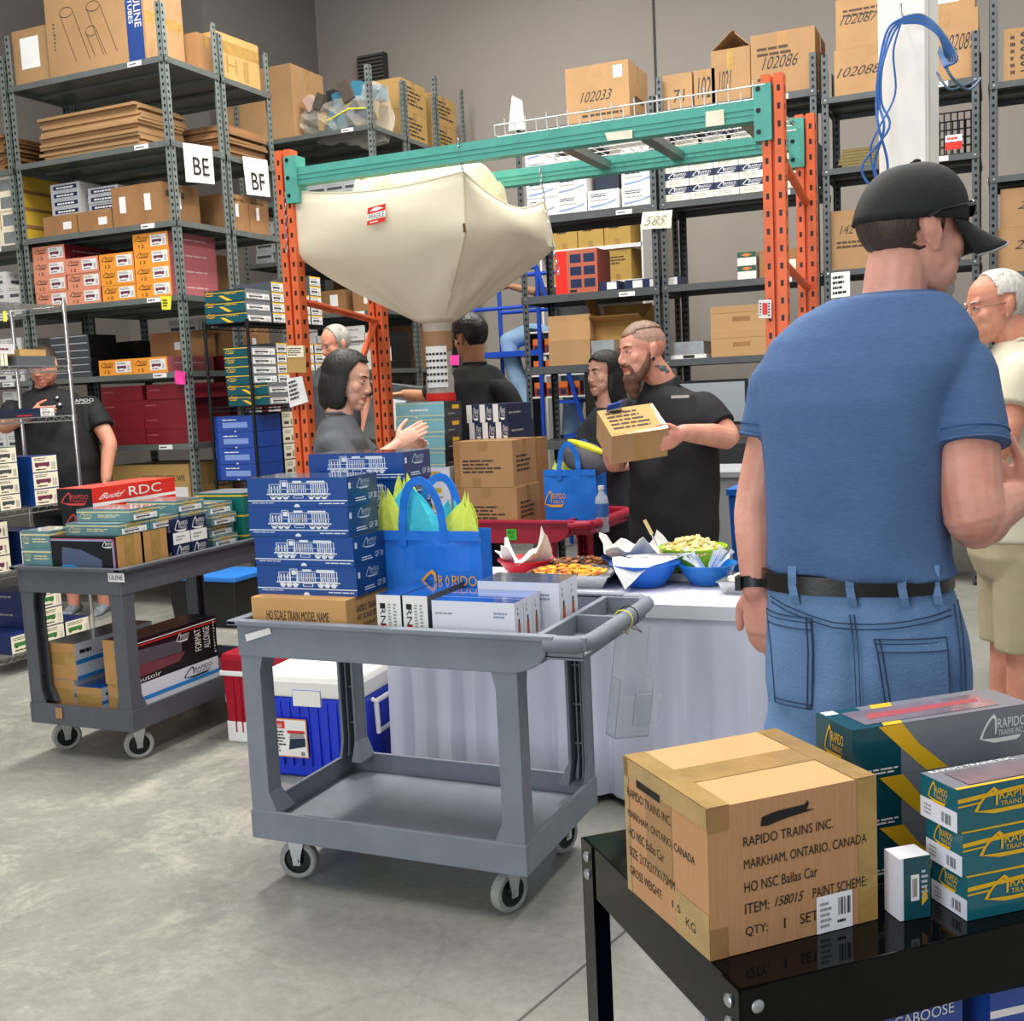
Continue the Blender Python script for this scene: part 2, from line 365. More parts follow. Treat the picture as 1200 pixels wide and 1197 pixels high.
# ------------------------------------------------------------------ steel shelving
def shelf_unit(x0, x1, y0, y1, levels, top, label, steel, up, group='steel shelving bays', lip=.042, tabs=True, brace=False):
    r = empty('steel_shelf_unit', ((x0+x1)/2, (y0+y1)/2, 0), label, 'shelf unit', group)
    o = r.location
    t = .05
    for (x, sx) in ((x0, 1), (x1, -1)):
        for (y, sy) in ((y0, 1), (y1, -1)):
            mb = MB(); X = sorted((x, x+sx*t)); Y = sorted((y, y+sy*.003)); mb.box((X[0]-o.x, Y[0]-o.y, 0), (X[1]-o.x, Y[1]-o.y, top), up)
            X = sorted((x, x+sx*.003)); Y = sorted((y, y+sy*t)); mb.box((X[0]-o.x, Y[0]-o.y, 0), (X[1]-o.x, Y[1]-o.y, top), up)
            mb.build('upright', r)
    for z in levels:
        mb = MB(); e = .006
        mb.box((x0+e-o.x, y0+e-o.y, z-.006), (x1-e-o.x, y1-e-o.y, z), steel)
        mb.box((x0-e-o.x, y0-e-o.y, z-lip), (x1+e-o.x, y0-o.y, z), steel); mb.box((x0-e-o.x, y1-o.y, z-lip), (x1+e-o.x, y1+e-o.y, z), steel)
        mb.box((x1-o.x, y0-e-o.y, z-lip), (x1+e-o.x, y1+e-o.y, z), steel); mb.box((x0-e-o.x, y0-e-o.y, z-lip), (x0-o.x, y1+e-o.y, z), steel)
        mb.box((x0-o.x, (y0+y1)/2-.02-o.y, z-.03), (x1-o.x, (y0+y1)/2+.02-o.y, z-.008), steel)
        for sx, sg in ((x1+e+.0005, 1), (x0-e-.0005, -1)):   # corner gussets with bolt heads
            for yy in (y0+.03, y1-.03):
                mb.cyl((sx-o.x, yy-o.y, z-.02), (sx-o.x+.004*sg, yy-o.y, z-.02), .007, ZINC, 8)
        for xx in (x0+.03, x1-.03): mb.cyl((xx-o.x, y0-e-o.y, z-.02), (xx-o.x, y0-e-.004-o.y, z-.02), .007, ZINC, 8)
        s = mb.build('shelf', r)
        if tabs:
            f = Face((x1-.33-o.x, y0-e-.001-o.y, z-lip+.004), (.13, 0, 0), (0, 0, .034)); m2 = MB(); f.quad(m2, (0, 0, 1, 1), WHITE); f.lines(m2, (.1, .2, .7, .8), 1, INK)
            m2.build('shelf_label', s)
    if brace:
        mb = MB(); mb.tube([(x0-o.x, y1-o.y, levels[-1]), (x0+.35-o.x, y1-o.y, levels[-1]-.62)], .012, steel, 6)
        mb.build('brace', r)
    return r
LV = [4.06, 3.47, 2.9, 2.36, 1.8, 1.26, .48]
shelf_unit(-7.08, -5.55, 6.65, 7.27, LV, 4.44, 'tall grey steel shelf bay under the big carton with tube drawings', STEEL, STEELU)
shelf_unit(-7.08, -5.55, 7.29, 7.93, LV, 4.38, 'grey steel shelf bay behind the hanging BE sign', STEEL, STEELU, tabs=False)
shelf_unit(-8.65, -7.11, 6.65, 7.27, [3.47-.02, 2.87, 2.33, 1.8, 1.26, .48], 4.3, 'grey steel shelf bay at the left edge behind the chrome rack', STEEL, STEELU)
shelf_unit(-6.95, -5.40, 9.3, 9.95, LV, 4.6, 'grey steel shelf bay with a big plain box and wrapped bundle on top', STEEL, STEELU)
shelf_unit(-6.95, -5.40, 9.97, 10.62, LV, 4.6, 'grey steel shelf bay holding stacked cartons, behind the wrapped bundle', STEEL, STEELU, tabs=False)
shelf_unit(-6.95, -5.40, 10.64, 11.3, LV, 4.8, 'farthest grey steel shelf bay, against the vent wall', STEEL, STEELU, tabs=False)
RV = [3.6, 2.92, 2.29, 1.72, 1.1, .4]
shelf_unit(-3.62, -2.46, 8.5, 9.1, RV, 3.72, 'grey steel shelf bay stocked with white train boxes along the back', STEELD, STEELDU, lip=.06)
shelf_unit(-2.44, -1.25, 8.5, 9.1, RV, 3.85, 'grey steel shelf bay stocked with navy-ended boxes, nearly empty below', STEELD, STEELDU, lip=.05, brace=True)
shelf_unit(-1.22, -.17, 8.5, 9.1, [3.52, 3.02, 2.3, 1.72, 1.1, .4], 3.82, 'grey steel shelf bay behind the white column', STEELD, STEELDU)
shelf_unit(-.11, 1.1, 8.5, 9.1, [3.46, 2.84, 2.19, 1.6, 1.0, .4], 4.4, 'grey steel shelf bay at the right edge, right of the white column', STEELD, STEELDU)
# ------------------------------------------------------------------ pallet rack (orange posts, teal beams)
rack = empty('pallet_rack', (-2.2, 5.4, 0), 'orange and teal pallet rack carrying the hanging canvas hopper', 'pallet rack')
RO = rack.location
def rb(lo, hi): return tuple(V(lo)-RO), tuple(V(hi)-RO)
XL, XR, YF, YB, ZB = -3.5, -.97, 5.0, 5.85, 2.752
for x in (XL, XR):
    for y in (YF, YB):
        mb = MB()
        for dx in (0, .055): mb.box(*rb((x+dx, y, 0), (x+dx+.04, y+.07, 2.85)), ORANGEU)
        mb.box(*rb((x+.038, y+.02, 0), (x+.057, y+.068, 2.84)), ORANGE); mb.box(*rb((x-.03, y-.02, 0), (x+.13, y+.09, .008)), ORANGE)
        mb.build('post', rack)
for x in (XL+.047, XR+.047):
    for z0, z1 in ((.35, .35), (1.0, 1.0), (2.08, 2.0), (2.55, 2.42)):
        mb = MB(); mb.cyl(V((x, YF+.06, z0))-RO, V((x, YB+.01, z1))-RO, .02, ORANGE, 8); mb.build('brace', rack)
for z0, z1 in ((1.0, 2.0),):
    mb = MB(); mb.cyl(V((XL+.047, YF+.06, z0))-RO, V((XL+.047, YB, z1))-RO, .02, ORANGE, 8); mb.build('brace', rack)
def beam(y, z, m, h=.088):
    mb = MB(); x0, x1 = XL+.08, XR+.02
    mb.box(*rb((x0, y, z-h), (x1, y+.04, z)), m); mb.box(*rb((x0, y+.04, z-h), (x1, y+.07, z-.04)), m)
    for zz in (z-.035, z-h+.03): mb.box(*rb((x0, y-.004, zz-.004), (x1, y, zz+.004)), m)
    for x in (XL+.062, XR-.03):
        mb.box(*rb((x, y-.012, z-h-.09), (x+.075, y+.075, z+.06)), m)
        for k in range(3): mb.cyl(V((x+.02, y-.012, z+.04-k*.09))-RO, V((x+.02, y-.014, z+.04-k*.09))-RO, .011, BLACKM, 8)
    return mb.build('beam', rack)
beam(YF, ZB, TEAL); beam(YB, ZB+.02, TEAL)
# wire deck on the right half
mb = MB(); WW = mat('white_wire', 'd9d9d4', .4, .2)
x0, x1 = -2.23, XR+.02
for i in range(25):
    x = x0+(x1-x0)*i/24; mb.tube([V((x, YF-.01, ZB+.06+.02*(i % 2)))-RO, V((x, YF-.005, ZB+.01))-RO, V((x, YB+.07, ZB+.03))-RO], .003, WW, 5)
for j in range(9):
    y = YF+.02+(YB-YF)*j/8; mb.cyl(V((x0, y, ZB+.008))-RO, V((x1, y, ZB+.008))-RO, .003, WW, 5)
mb.cyl(V((x0, YF-.01, ZB+.055))-RO, V((x1, YF-.01, ZB+.055))-RO, .0035, WW, 5)
deck = mb.build('wire_deck', rack, label='white wire deck')
for x in (-2.0, -1.6, -1.12):
    mb = MB(); mb.box(*rb((x, YF+.03, ZB-.045), (x+.06, YB+.05, ZB-.005)), STEEL); mb.build('channel', deck)
# lower shelf stop board seen on the left: paper notes on the post
def sheet(name, pts, m, label, cat, texts=(), t=.0015, group=None, parent=None, curl=0):
    """a sheet of paper through four corner points (bottom-left, bottom-right, top-right, top-left)"""
    bl, br, tr, tl = [V(p) for p in pts]; o = (bl+br+tr+tl)/4
    n = (br-bl).cross(tl-bl).normalized(); mb = MB(); N_ = 6
    for e, fl in ((t/2, 0), (-t/2, 1)):
        for i in range(N_):
            for j in range(N_):
                def P(a, b): return bl*(1-a)*(1-b)+br*a*(1-b)+tr*a*b+tl*(1-a)*b + n*(e+curl*math.sin(a*5+b*2)*(1-b)) - o
                q = [P(i/N_, j/N_), P((i+1)/N_, j/N_), P((i+1)/N_, (j+1)/N_), P(i/N_, (j+1)/N_)]
                mb.face(q[::-1] if fl else q, m)
    f = Face(bl-o, br-bl, tl-bl)
    for tx in texts:
        k = tx[0]
        if k == 'T': f.text(mb, tx[1], tx[2], tx[3], e=t+abs(curl)+.0012, shear=tx[4] if len(tx) > 4 else 0)
        elif k == 'L': f.lines(mb, tx[1], tx[2], tx[3], e=t+abs(curl)+.0012)
        elif k == 'Q': f.quad(mb, tx[1], tx[2], e=t+abs(curl)+.001)
        elif k == 'B': f.bars(mb, tx[1], tx[2], tx[3], e=t+abs(curl)+.0012)
    ob = mb.build(name, loc=o, smooth=False)
    if label: tag(ob, label, cat, group)
    return ob
def quadpx(pts, **k): return [at(*p, **k) for p in pts]
sheet('hanging_sign', quadpx([(218, 213), (252, 216), (248, 172), (214, 167)], x=-5.528), WHITE, 'white cloth sign reading BE hanging from a grey shelf', 'sign', [('T', (.27, .2, .82, .66), 'BE', INK)], curl=.003)
sheet('hanging_sign', quadpx([(289, 228), (317, 231), (313, 188), (284, 183)], x=-5.528), WHITE, 'white cloth sign reading BF hanging from a grey shelf', 'sign', [('T', (.25, .15, .8, .6), 'BF', INK)], curl=.003)
sheet('paper_note', quadpx([(336, 437), (359, 437), (358, 405), (335, 404)], y=4.985), CARD2, 'brown card scrap with a shipping slip taped on orange post', 'note', [('Q', (.05, .55, .9, .95), CREAM), ('L', (.1, .6, .85, .9), 4, INK)])
sheet('paper_note', quadpx([(340, 478), (361, 471), (354, 441), (336, 444)], y=4.975), WHITE, 'white handwritten sheet taped low on the left orange post', 'note', [('L', (.1, .2, .7, .9), 5, INK)], curl=.004)
sheet('paper_note', quadpx([(751, 269), (786, 267), (788, 246), (753, 249)], y=8.47), CREAM, 'off-white handwritten sheet 585 hung on a shelf post', 'note', [('T', (.15, .2, .8, .75), '585', mat('pencil', '9a958c', .8), .2)], curl=.006)
sheet('paper_note', quadpx([(827, 149), (849, 146), (848, 128), (827, 131)], y=4.985), CREAM, 'cream paper tag on the teal beam beside the right post', 'note', curl=.002)
sheet('paper_note', quadpx([(712, 165), (741, 162), (741, 152), (709, 156)], y=4.985), CREAM, 'cream paper strip hanging under the teal beam', 'note', curl=.002)
sheet('safety_tag', quadpx([(889, 373), (904, 373), (904, 351), (889, 352)], y=4.98), WHITE, 'white tag with red hand symbol wired to right orange post', 'tag', [('Q', (.3, .2, .7, .85), RED), ('L', (.08, .1, .25, .9), 5, INK), ('L', (.75, .1, .92, .9), 5, INK)])
sheet('paper_note', quadpx([(974, 350), (996, 347), (996, 318), (974, 320)], y=8.45), WHITE, 'white handwritten sheet behind the cap man, right of orange post', 'note', [('L', (.08, .1, .9, .9), 4, INK)])
sheet('sticky_note', quadpx([(190, 363), (200, 363), (201, 347), (188, 347)], y=6.62), YELLOWN, 'yellow paper tag hanging on the grey shelf edge', 'note', [('L', (.2, .2, .8, .8), 3, INK)])
sheet('sticky_note', quadpx([(205, 450), (217, 451), (217, 436), (205, 434)], y=6.63), PINKN, 'pink crumpled paper tag low on the shelf corner post', 'note', curl=.006)
sheet('sticky_note', quadpx([(280, 170), (290, 171), (290, 158), (280, 158)], y=9.27), PINKN, 'pink paper tag on the far shelf left of the BF sign', 'note')
sheet('sticky_note', quadpx([(528, 428), (538, 428), (538, 416), (527, 417)], d=5.6), PINKN, 'pink slip beside the dark-haired man in black', 'note')
# ------------------------------------------------------------------ chain, hopper
def chain(a, b, parent=None, name='chain', label=None, m=ZINC, pitch=.028):
    a, b = V(a), V(b); n = max(2, int((b-a).length/pitch)); d = (b-a)/n; t = d.normalized(); s = t.orthogonal().normalized(); q = t.cross(s)
    mb = MB()
    for i in range(n):
        c = a+d*(i+.5); w_ = s if i % 2 else q
        mb.tube([c + t*(pitch*.62*math.cos(k*math.pi/5)) + w_*(.008*math.sin(k*math.pi/5)) for k in range(10)], .0026, m, 5, closed=True)
    o = mb.build(name, parent, smooth=True)
    return o
hop = empty('canvas_hopper', (-2.85, 5.42, 1.9), 'cream canvas packing-peanut hopper hung by chains from teal beams', 'hopper')
HO = hop.location
A, B = at(342, 226, y=5.03), at(543, 203, y=5.03)
C = at(638, 236, y=5.83); D = A + (C-B)
A2, B2 = at(343, 296, y=5.03), at(546, 270, y=5.03); C2 = at(650, 290, y=5.83); D2 = A2+(C2-B2); tipc = V((at(512, 378, y=5.42).x, 5.42, at(512, 378, y=5.42).z))
def ringpt(c4, k, sag=0, bul=0):
    s, t = int(k), k-int(k); p = c4[s % 4].lerp(c4[(s+1) % 4], t); w_ = math.sin(math.pi*t)
    cen = sum(c4, V())/4; dr = p-cen; dr.z = 0
    return p + V((0, 0, -sag*w_)) + dr.normalized()*bul*w_
NQ = 14
rings = []
top4, mid4 = [A, B, C, D], [A2, B2, C2, D2]
rnd = random.Random(3)
for i in range(6):
    f = i/5; c4 = [top4[k].lerp(mid4[k], f) for k in range(4)]
    rings.append([ringpt(c4, k/NQ, .045*(1-f) if k < NQ*1 else (.10*(1-f)), .02+.03*math.sin(f*3)) for k in range(4*NQ)])
for i in range(1, 14):
    f = i/13; r = []
    for k in range(4*NQ):
        p = ringpt(mid4, k/NQ, .05*(1-f), .0)
        ang = math.atan2(p.y-tipc.y, p.x-tipc.x); e = tipc + V((.085*math.cos(ang), .085*math.sin(ang), 0))
        q = p.lerp(e, f); q.z -= .018*math.sin(math.pi*f); fold = .010*math.sin(k*1.9+2*math.sin(f*4))*f*(1-f)*3+.012*math.sin(k*.9+f*5)*(1-f)*f*3
        q += V((math.cos(ang), math.sin(ang), 0))*(fold - .0*math.sin(math.pi*f)); r.append(q)
    rings.append(r)
mb = MB(); mb.loft([[p-HO for p in r] for r in rings], CANVAS, False, False)
bag = mb.build('canvas_bag', hop, smooth=True)
so = bag.modifiers.new('thick', 'SOLIDIFY'); so.thickness = .006
mb = MB(); mb.tube([p-HO+V((0, 0, .004)) for p in rings[0]], .008, mat('canvas_hem', 'd8cfb4', .9), 6, closed=True); mb.build('hem', hop, smooth=True)
mb = MB(); mb.tube([q[NQ]-HO+V((.004, -.006, 0)) for q in rings[:14]], .005, mat('canvas_seam', 'c9bea2', .9), 5); mb.build('seam', hop)
mb = MB(); e = rings[5][NQ]-HO; mb.tube([e+V((0, -.02, .03)), e+V((.003, -.022, .0)), e+V((.0, -.02, -.012))], .006, mat('brass', '6d5a33', .4, .8), 6); mb.build('hook', hop)
pr_ = at(446, 255, y=5.0)
fr = Face(pr_-HO+V((-.055, -.045, -.04)), (.105, .0, .012), (.01, 0, .085)); mb = MB()
fr.quad(mb, (0, 0, 1, .25), RED); fr.quad(mb, (0, .27, 1, .62), WHITE, .0005); fr.quad(mb, (0, .64, 1, 1), RED); fr.text(mb, (.1, .32, .92, .57), 'FRAGILE', INK)
fr.poly(mb, [(.1, .78), (.5, .72), (.9, .8), (.6, .92), (.4, .94)], WHITE, .001); fr.lines(mb, (.15, .06, .85, .2), 1, WHITE, .001)
mb.build('fragile_sticker', hop)
for p, q in ((A, V((A.x-.01, 5.02, ZB))), (B, V((B.x, 4.985, ZB+.02))), (C, V((C.x-.02, 5.83, ZB+.02))), (D, V((D.x, 5.9, ZB-.1)))):
    chain(p-HO, q-HO, hop)
chain(C-HO+V((.0, -.02, 0)), C2-HO+V((.03, -.03, -.16)), hop)
chain(A-HO+V((-.02, -.03, 0)), A2-HO+V((-.02, -.03, -.02)), hop)
mb = MB(); mb.lathe([(.075, -.44), (.078, -.3), (.07, -.28), (.076, -.12), (.07, -.1), (.09, .03), (.1, .08)], mat('clear_duct', 'cfc9bd', .15, alpha=.55), V(tipc)-HO, 20, True)
mb.build('clear_spout', hop, smooth=True)
mb = MB(); mb.lathe([(.0785, -.155), (.08, -.13), (.08, -.06), (.078, -.05)], mat('brown_band', '9d7650', .6), V(tipc)-HO, 20); mb.build('brown_band', hop, smooth=True)
mb = MB(); mb.lathe([(.081, -.44), (.083, -.41), (.081, -.38)], RED, V(tipc)-HO, 20); mb.build('red_label', hop)
mb = MB(); fb = V(tipc)-HO
for i in range(6):
    a0, a1 = -2.0+i*.24, -2.0+(i+1)*.24
    mb.face([fb+V((.084*math.cos(a0), .084*math.sin(a0), -.35)), fb+V((.084*math.cos(a1), .084*math.sin(a1), -.35)), fb+V((.086*math.cos(a1), .086*math.sin(a1), -.13)), fb+V((.086*math.cos(a0), .086*math.sin(a0), -.13))], WHITE)
    for j in range(5):
        z = -.165-j*.036
        mb.face([fb+V((.0875*math.cos(a0+.02), .0875*math.sin(a0+.02), z-.012)), fb+V((.0875*math.cos(a1-.05), .0875*math.sin(a1-.05), z-.012)), fb+V((.0875*math.cos(a1-.05), .0875*math.sin(a1-.05), z)), fb+V((.0875*math.cos(a0+.02), .0875*math.sin(a0+.02), z))], INK)
mb.build('paper_notice', hop)
# peanuts mound in its bag
cen = ((A+B+C+D)/4).lerp((B+C)/2, .22); mb = MB(); n1, n2 = 40, 14
rings = []
for i in range(n2+1):
    f = i/n2; r = []
    for k in range(n1):
        c4 = [cen+(q-cen)*(.66*math.cos(f*1.5)**.7) for q in top4]
        p = ringpt(c4, k*4/n1, 0, .05)
        h = -.12 + .29*math.sin(f*1.57) + .025*math.sin(k*1.7+i*1.3)*math.cos(f*1.4) + .018*math.sin(k*3.1+i*2.3)*math.cos(f*1.4)
        r.append(V((p.x, p.y, cen.z+h)))
    rings.append(r)
pe = MB(); pe.loft([[p-cen for p in r] for r in rings], mat('peanut_film', 'ece0b4', .25, var=.12, vscale=9, bump=.6, bscale=16, coat=.7), True, True)
tag(pe.build('peanut_bag', loc=cen, smooth=True), 'pale yellow plastic sack of packing peanuts heaped in the canvas hopper', 'packing sack')
# ------------------------------------------------------------------ utility carts
def cart(L, W, H, mt, label, loc, rz=0, handle=True, name='utility_cart', hb=.25, hbb=.155, rub=RUBBER, dt=.115):
    r = empty(name, loc, label, 'cart', None, rz)
    t = .014; xe = L-.12 if handle else L; xw = L-.05 if handle else L
    # top tray
    mb = MB(); zt = H; zb = H-dt; x1 = L
    if handle:
        prof = [(0, zb), (xe-.04, zb)] + [(xe-.04+.13*math.sin(a), zb+.075*(1-math.cos(a))) for a in [k*math.pi/16 for k in range(1, 9)]] + [(x1+.09, zb+.08), (x1+.09, zt), (0, zt)]
    else: prof = [(0, zb), (x1, zb), (x1, zt), (0, zt)]
    for y in (0, W-t): mb.prism(prof, y, y+t, mt)
    mb.box((0, t, zb), (t, W-t, zt), mt); mb.box((xw-.02, t, zb+.03), (xw, W-t, zt-.002), mt)
    mb.box((t, t, zt-.085), (xw-.01, W-t, zt-.07), mt)
    rim = .022
    for lo, hi in (((-rim, -rim, zt-.012), (x1-(0 if handle else -rim), t, zt+.004)), ((-rim, W-t, zt-.012), (x1-(0 if handle else -rim), W+rim, zt+.004)), ((-rim, -rim, zt-.0121), (t, W+rim, zt+.0041))): mb.box(lo, hi, mt)
    if not handle: mb.box((x1-t, t, zb), (x1, W-t, zt), mt); mb.box((x1-t, -rim, zt-.0122), (x1+rim, W+rim, zt+.0042), mt)
    top = mb.build('top_tray', r, bevel=.004, seg=2)
    if handle:
        mb = MB(); xc = xw
        mb.box((xc-.005, t, zt-.07), (x1+.075, W-t, zt-.058), mt)
        for yy in (t, W*.5-.006, W-t-.012): mb.box((xc, yy, zt-.065), (x1+.075, yy+.012, zt-.003), mt)
        mb.build('organizer', top, bevel=.002)
        mb = MB(); k = .024
        path = [(x1-.03, -.004, zt-.02), (x1+.055, -.002, zt-.02), (x1+.085, .03, zt-.02), (x1+.09, .08, zt-.02), (x1+.09, W-.08, zt-.02), (x1+.085, W-.03, zt-.02), (x1+.055, W+.002, zt-.02), (x1-.03, W+.004, zt-.02)]
        mb.tube(path, k, mt, 12); mb.build('handle', r, smooth=True)
    # bottom tray
    mb = MB()
    for lo, hi in (((0, 0, hbb), (xe, t, hb)), ((0, W-t, hbb), (xe, W, hb)), ((0, t, hbb), (t, W-t, hb)), ((xe-t, t, hbb), (xe, W-t, hb))): mb.box(lo, hi, mt)
    mb.box((t, t, hbb+.012), (xe-t, W-t, hbb+.026), mt)
    mb.build('bottom_tray', r, bevel=.003)
    # four corner legs, open channels with ribs
    lw, ld = .07, .07
    for sx in (0, 1):
        for sy in (0, 1):
            mb = MB(); x = 0.004 if sx == 0 else xe-.004; y = .004 if sy == 0 else W-.004; dx = 1 if sx == 0 else -1; dy = 1 if sy == 0 else -1
            def P(a, b, z): return (x+dx*a, y+dy*b, z)
            def plate(a0, b0, a1, b1, z0, z1, fl=0):
                rings = []
                for z, g in ((z0, fl), (z0+.07, 0), (z1-.06, 0), (z1, fl*.5)):
                    A1 = a1+(g if a1 > .03 else 0); B1 = b1+(g if b1 > .03 else 0)
                    q = [P(a0, b0, z), P(A1, b0, z), P(A1, B1, z), P(a0, B1, z)]
                    rings.append(q if dx*dy > 0 else q[::-1])
                mb.loft(rings, mt)
            plate(0, 0, lw, .012, hb-.01, zb+.01, .03); plate(.0006, .0118, .012, ld, hb-.0095, zb+.0095, .02)
            plate(.02, .012, .026, ld*.75, hb, zb, .01); plate(.04, .012, .046, ld*.6, hb, zb, .01)
            plate(lw-.012, .0118, lw-.0008, ld, hb-.0095, zb+.0095, .029)
            for zz in (hb+.12, (hb+zb)/2, zb-.12): mb.cbox(P(lw/2, ld*.3, zz), (lw*.9, ld*.5, .006), mt)
            mb.build('leg', r, bevel=.003)
    for sx in (0, 1):
        for sy in (0, 1):
            x = .115 if sx == 0 else xe-.1; y = .085 if sy == 0 else W-.085
            ca = bpy.data.objects.new('caster', None); COL.objects.link(ca); ca.parent = r; ca.location = (x, y, 0); ca.rotation_euler = (0, 0, (.25 if sx == 0 else 1.15)+.1*sy-(rz if rz else 0)*.6)
            mb = MB(); R_ = .064
            prof = [(.045, -.017), (R_-.006, -.018), (R_, -.012), (R_, .012), (R_-.006, .018), (.045, .017)]
            tr = MB(); tr.lathe(prof, rub, n=28); tr.v = [V((p.x, p.z, p.y+R_)) for p in tr.v]; tr.build('tyre', ca, smooth=True)
            hu = MB(); hu.lathe([(0, -.012), (.015, -.02), (.018, -.01), (.04, -.009), (.046, -.015), (.046, .015), (.04, .009), (.018, .01), (.015, .02), (0, .012)], BLACKP, n=24); hu.v = [V((p.x, p.z, p.y+R_)) for p in hu.v]; hu.build('hub', ca, smooth=True)
            fk = MB()
            for s in (-1, 1):
                pr2 = [(-.012, .05), (.012, .05), (.014, .075), (.03, .14), (-.028, .14), (-.014, .075)]
                fk.prism(pr2, s*.026-.0018, s*.026+.0018, ZINC)
                fk.cyl((0, s*.02, R_), (0, s*.033, R_), .009, ZINC, 10)
            fk.box((-.035, -.03, .138), (.035, .03, .144), ZINC); fk.box((-.045, -.035, .144), (.045, .035, hbb+.001), ZINC)
            fk.build('fork', ca)
    return r
CFX, CFY = -2.235, 2.812
cart_front = cart(1.09, .615, .873, GREYP, 'grey plastic utility cart in the foreground with blue engine boxes', (CFX, CFY, 0))
sheet('tape_strip', [CAM+(p-CAM) for p in quadpx([(289, 752), (318, 743), (316, 736), (287, 744)], y=2.808)], WHITE, None, None, t=.0008).parent = None
o = bpy.context.scene.objects['tape_strip']; o.parent = cart_front; o.location = o.location - cart_front.location; o['label'] = 'white strip of tape'
cart_left = cart(1.17, .60, .873, GREYP_SHADED, 'shade-darkened grey utility cart at left loaded with teal and red boxes', (-3.455, 3.60, 0), math.pi/2, handle=False)
f = Face((.0, 0, 0), (.09, 0, 0), (0, 0, .038)); mb = MB(); f.quad(mb, (0, 0, 1, 1), WHITE, .0); f.text(mb, (.08, .22, .92, .78), 'ULINE', INK, .001)
pl = mb.build('maker_plate', cart_left); q = at(127, 682, y=3.597); pl.rotation_euler = (0, 0, -math.pi/2); pl.location = (q.y-3.60-0.0, -(q.x+3.455), q.z); pl['label'] = 'white maker plate'
cart_red = cart(1.09, .60, .90, REDP, 'red plastic utility cart behind the snack table', (-3.02, 5.06, 0))
f = Face((0, 0, 0), (.055, 0, 0), (0, 0, .055)); mb = MB(); LG = mat('green_paper', '55d03c', .7); f.quad(mb, (0, 0, 1, 1), LG, .0)
f.text(mb, (.15, .55, .85, .85), 'BEEP', INK, .001); f.text(mb, (.15, .15, .85, .45), 'CART', INK, .001)
st = mb.build('green_tag', cart_red); q = at(594, 633, y=5.055); st.location = q-cart_red.location

mb = MB(); mb.cbox((0, 0, 0), (.04, .001, .05), CARD); tp_ = mb.build('tape_scrap', cart_left); q = at(69, 836, y=3.595); tp_.location = (q.y-3.60, -(q.x+3.455), q.z); tp_.rotation_euler = (0, 0, -math.pi/2); tp_['label'] = 'brown scrap of tape'
# ------------------------------------------------------------------ boxes: kinds drawn once, copied with shared mesh data
_K = {}
def kind(key, size, base, mats=None, draw=None, bevel=0):
    """draw(P, F): P('label') gives the builder of a child part, P() the body"""
    if key in _K: return key
    w, d, h = size; parts = {None: MB()}
    parts[None].box((-w/2, -d/2, 0), (w/2, d/2, h), base, None, mats)
    bm = None
    if bevel: bm = True
    F = faces_of(w, d, h)
    def P(n=None):
        if n not in parts: parts[n] = MB()
        return parts[n]
    if draw: draw(P, F)
    _K[key] = (size, [(n, b.mesh(n or key)) for n, b in parts.items() if b.v])
    return key
def put(key, name, x, y, z, label, cat='box', group=None, rz=0, corner=True, notag=False, lab=None):
    (w, d, h), ms = _K[key]
    o = bpy.data.objects.new(name, ms[0][1]); COL.objects.link(o)
    o.location = (x+w/2, y+d/2, z) if corner else (x, y, z); o.rotation_euler = (0, 0, rz)
    tag(o, label, cat, group)
    for n, me in ms[1:]:
        c = bpy.data.objects.new(n, me); COL.objects.link(c); c.parent = o
    return o
ORD = ['first', 'second', 'third', 'fourth', 'fifth', 'sixth', 'seventh', 'eighth', 'ninth', 'tenth', 'eleventh', 'twelfth', 'thirteenth', 'fourteenth', 'fifteenth', 'sixteenth', 'seventeenth', 'eighteenth']
def rowword(i, n): return 'only' if n == 1 else 'top' if i == n-1 else 'bottom' if i == 0 else ORD[i]
def grid(key, name, x0, y0, z0, cols, desc, group, cat='box', along='x', gap=.004, jit=.006, side='left', rng=random, start=0, dirn=1, noun='column'):
    """stacked boxes: cols = heights per column"""
    (w, d, h), ms = _K[key]
    st = (w if along == 'x' else d)+gap
    for c, n in enumerate(cols):
        for r in range(n):
            x = x0+(c*st*dirn if along == 'x' else 0); y = y0+(c*st*dirn if along == 'y' else 0)
            t = desc
            if len(cols) > 1: t += f', {ORD[c+start]} {noun} from {side}'
            if n > 1: t += f', {rowword(r, n)} {"up" if 0 < r < n-1 else "box"}'
            put(key, name, x+rng.uniform(-jit, jit)*.5, y+rng.uniform(0, jit), z0+r*(h+.0008), t, cat, group)
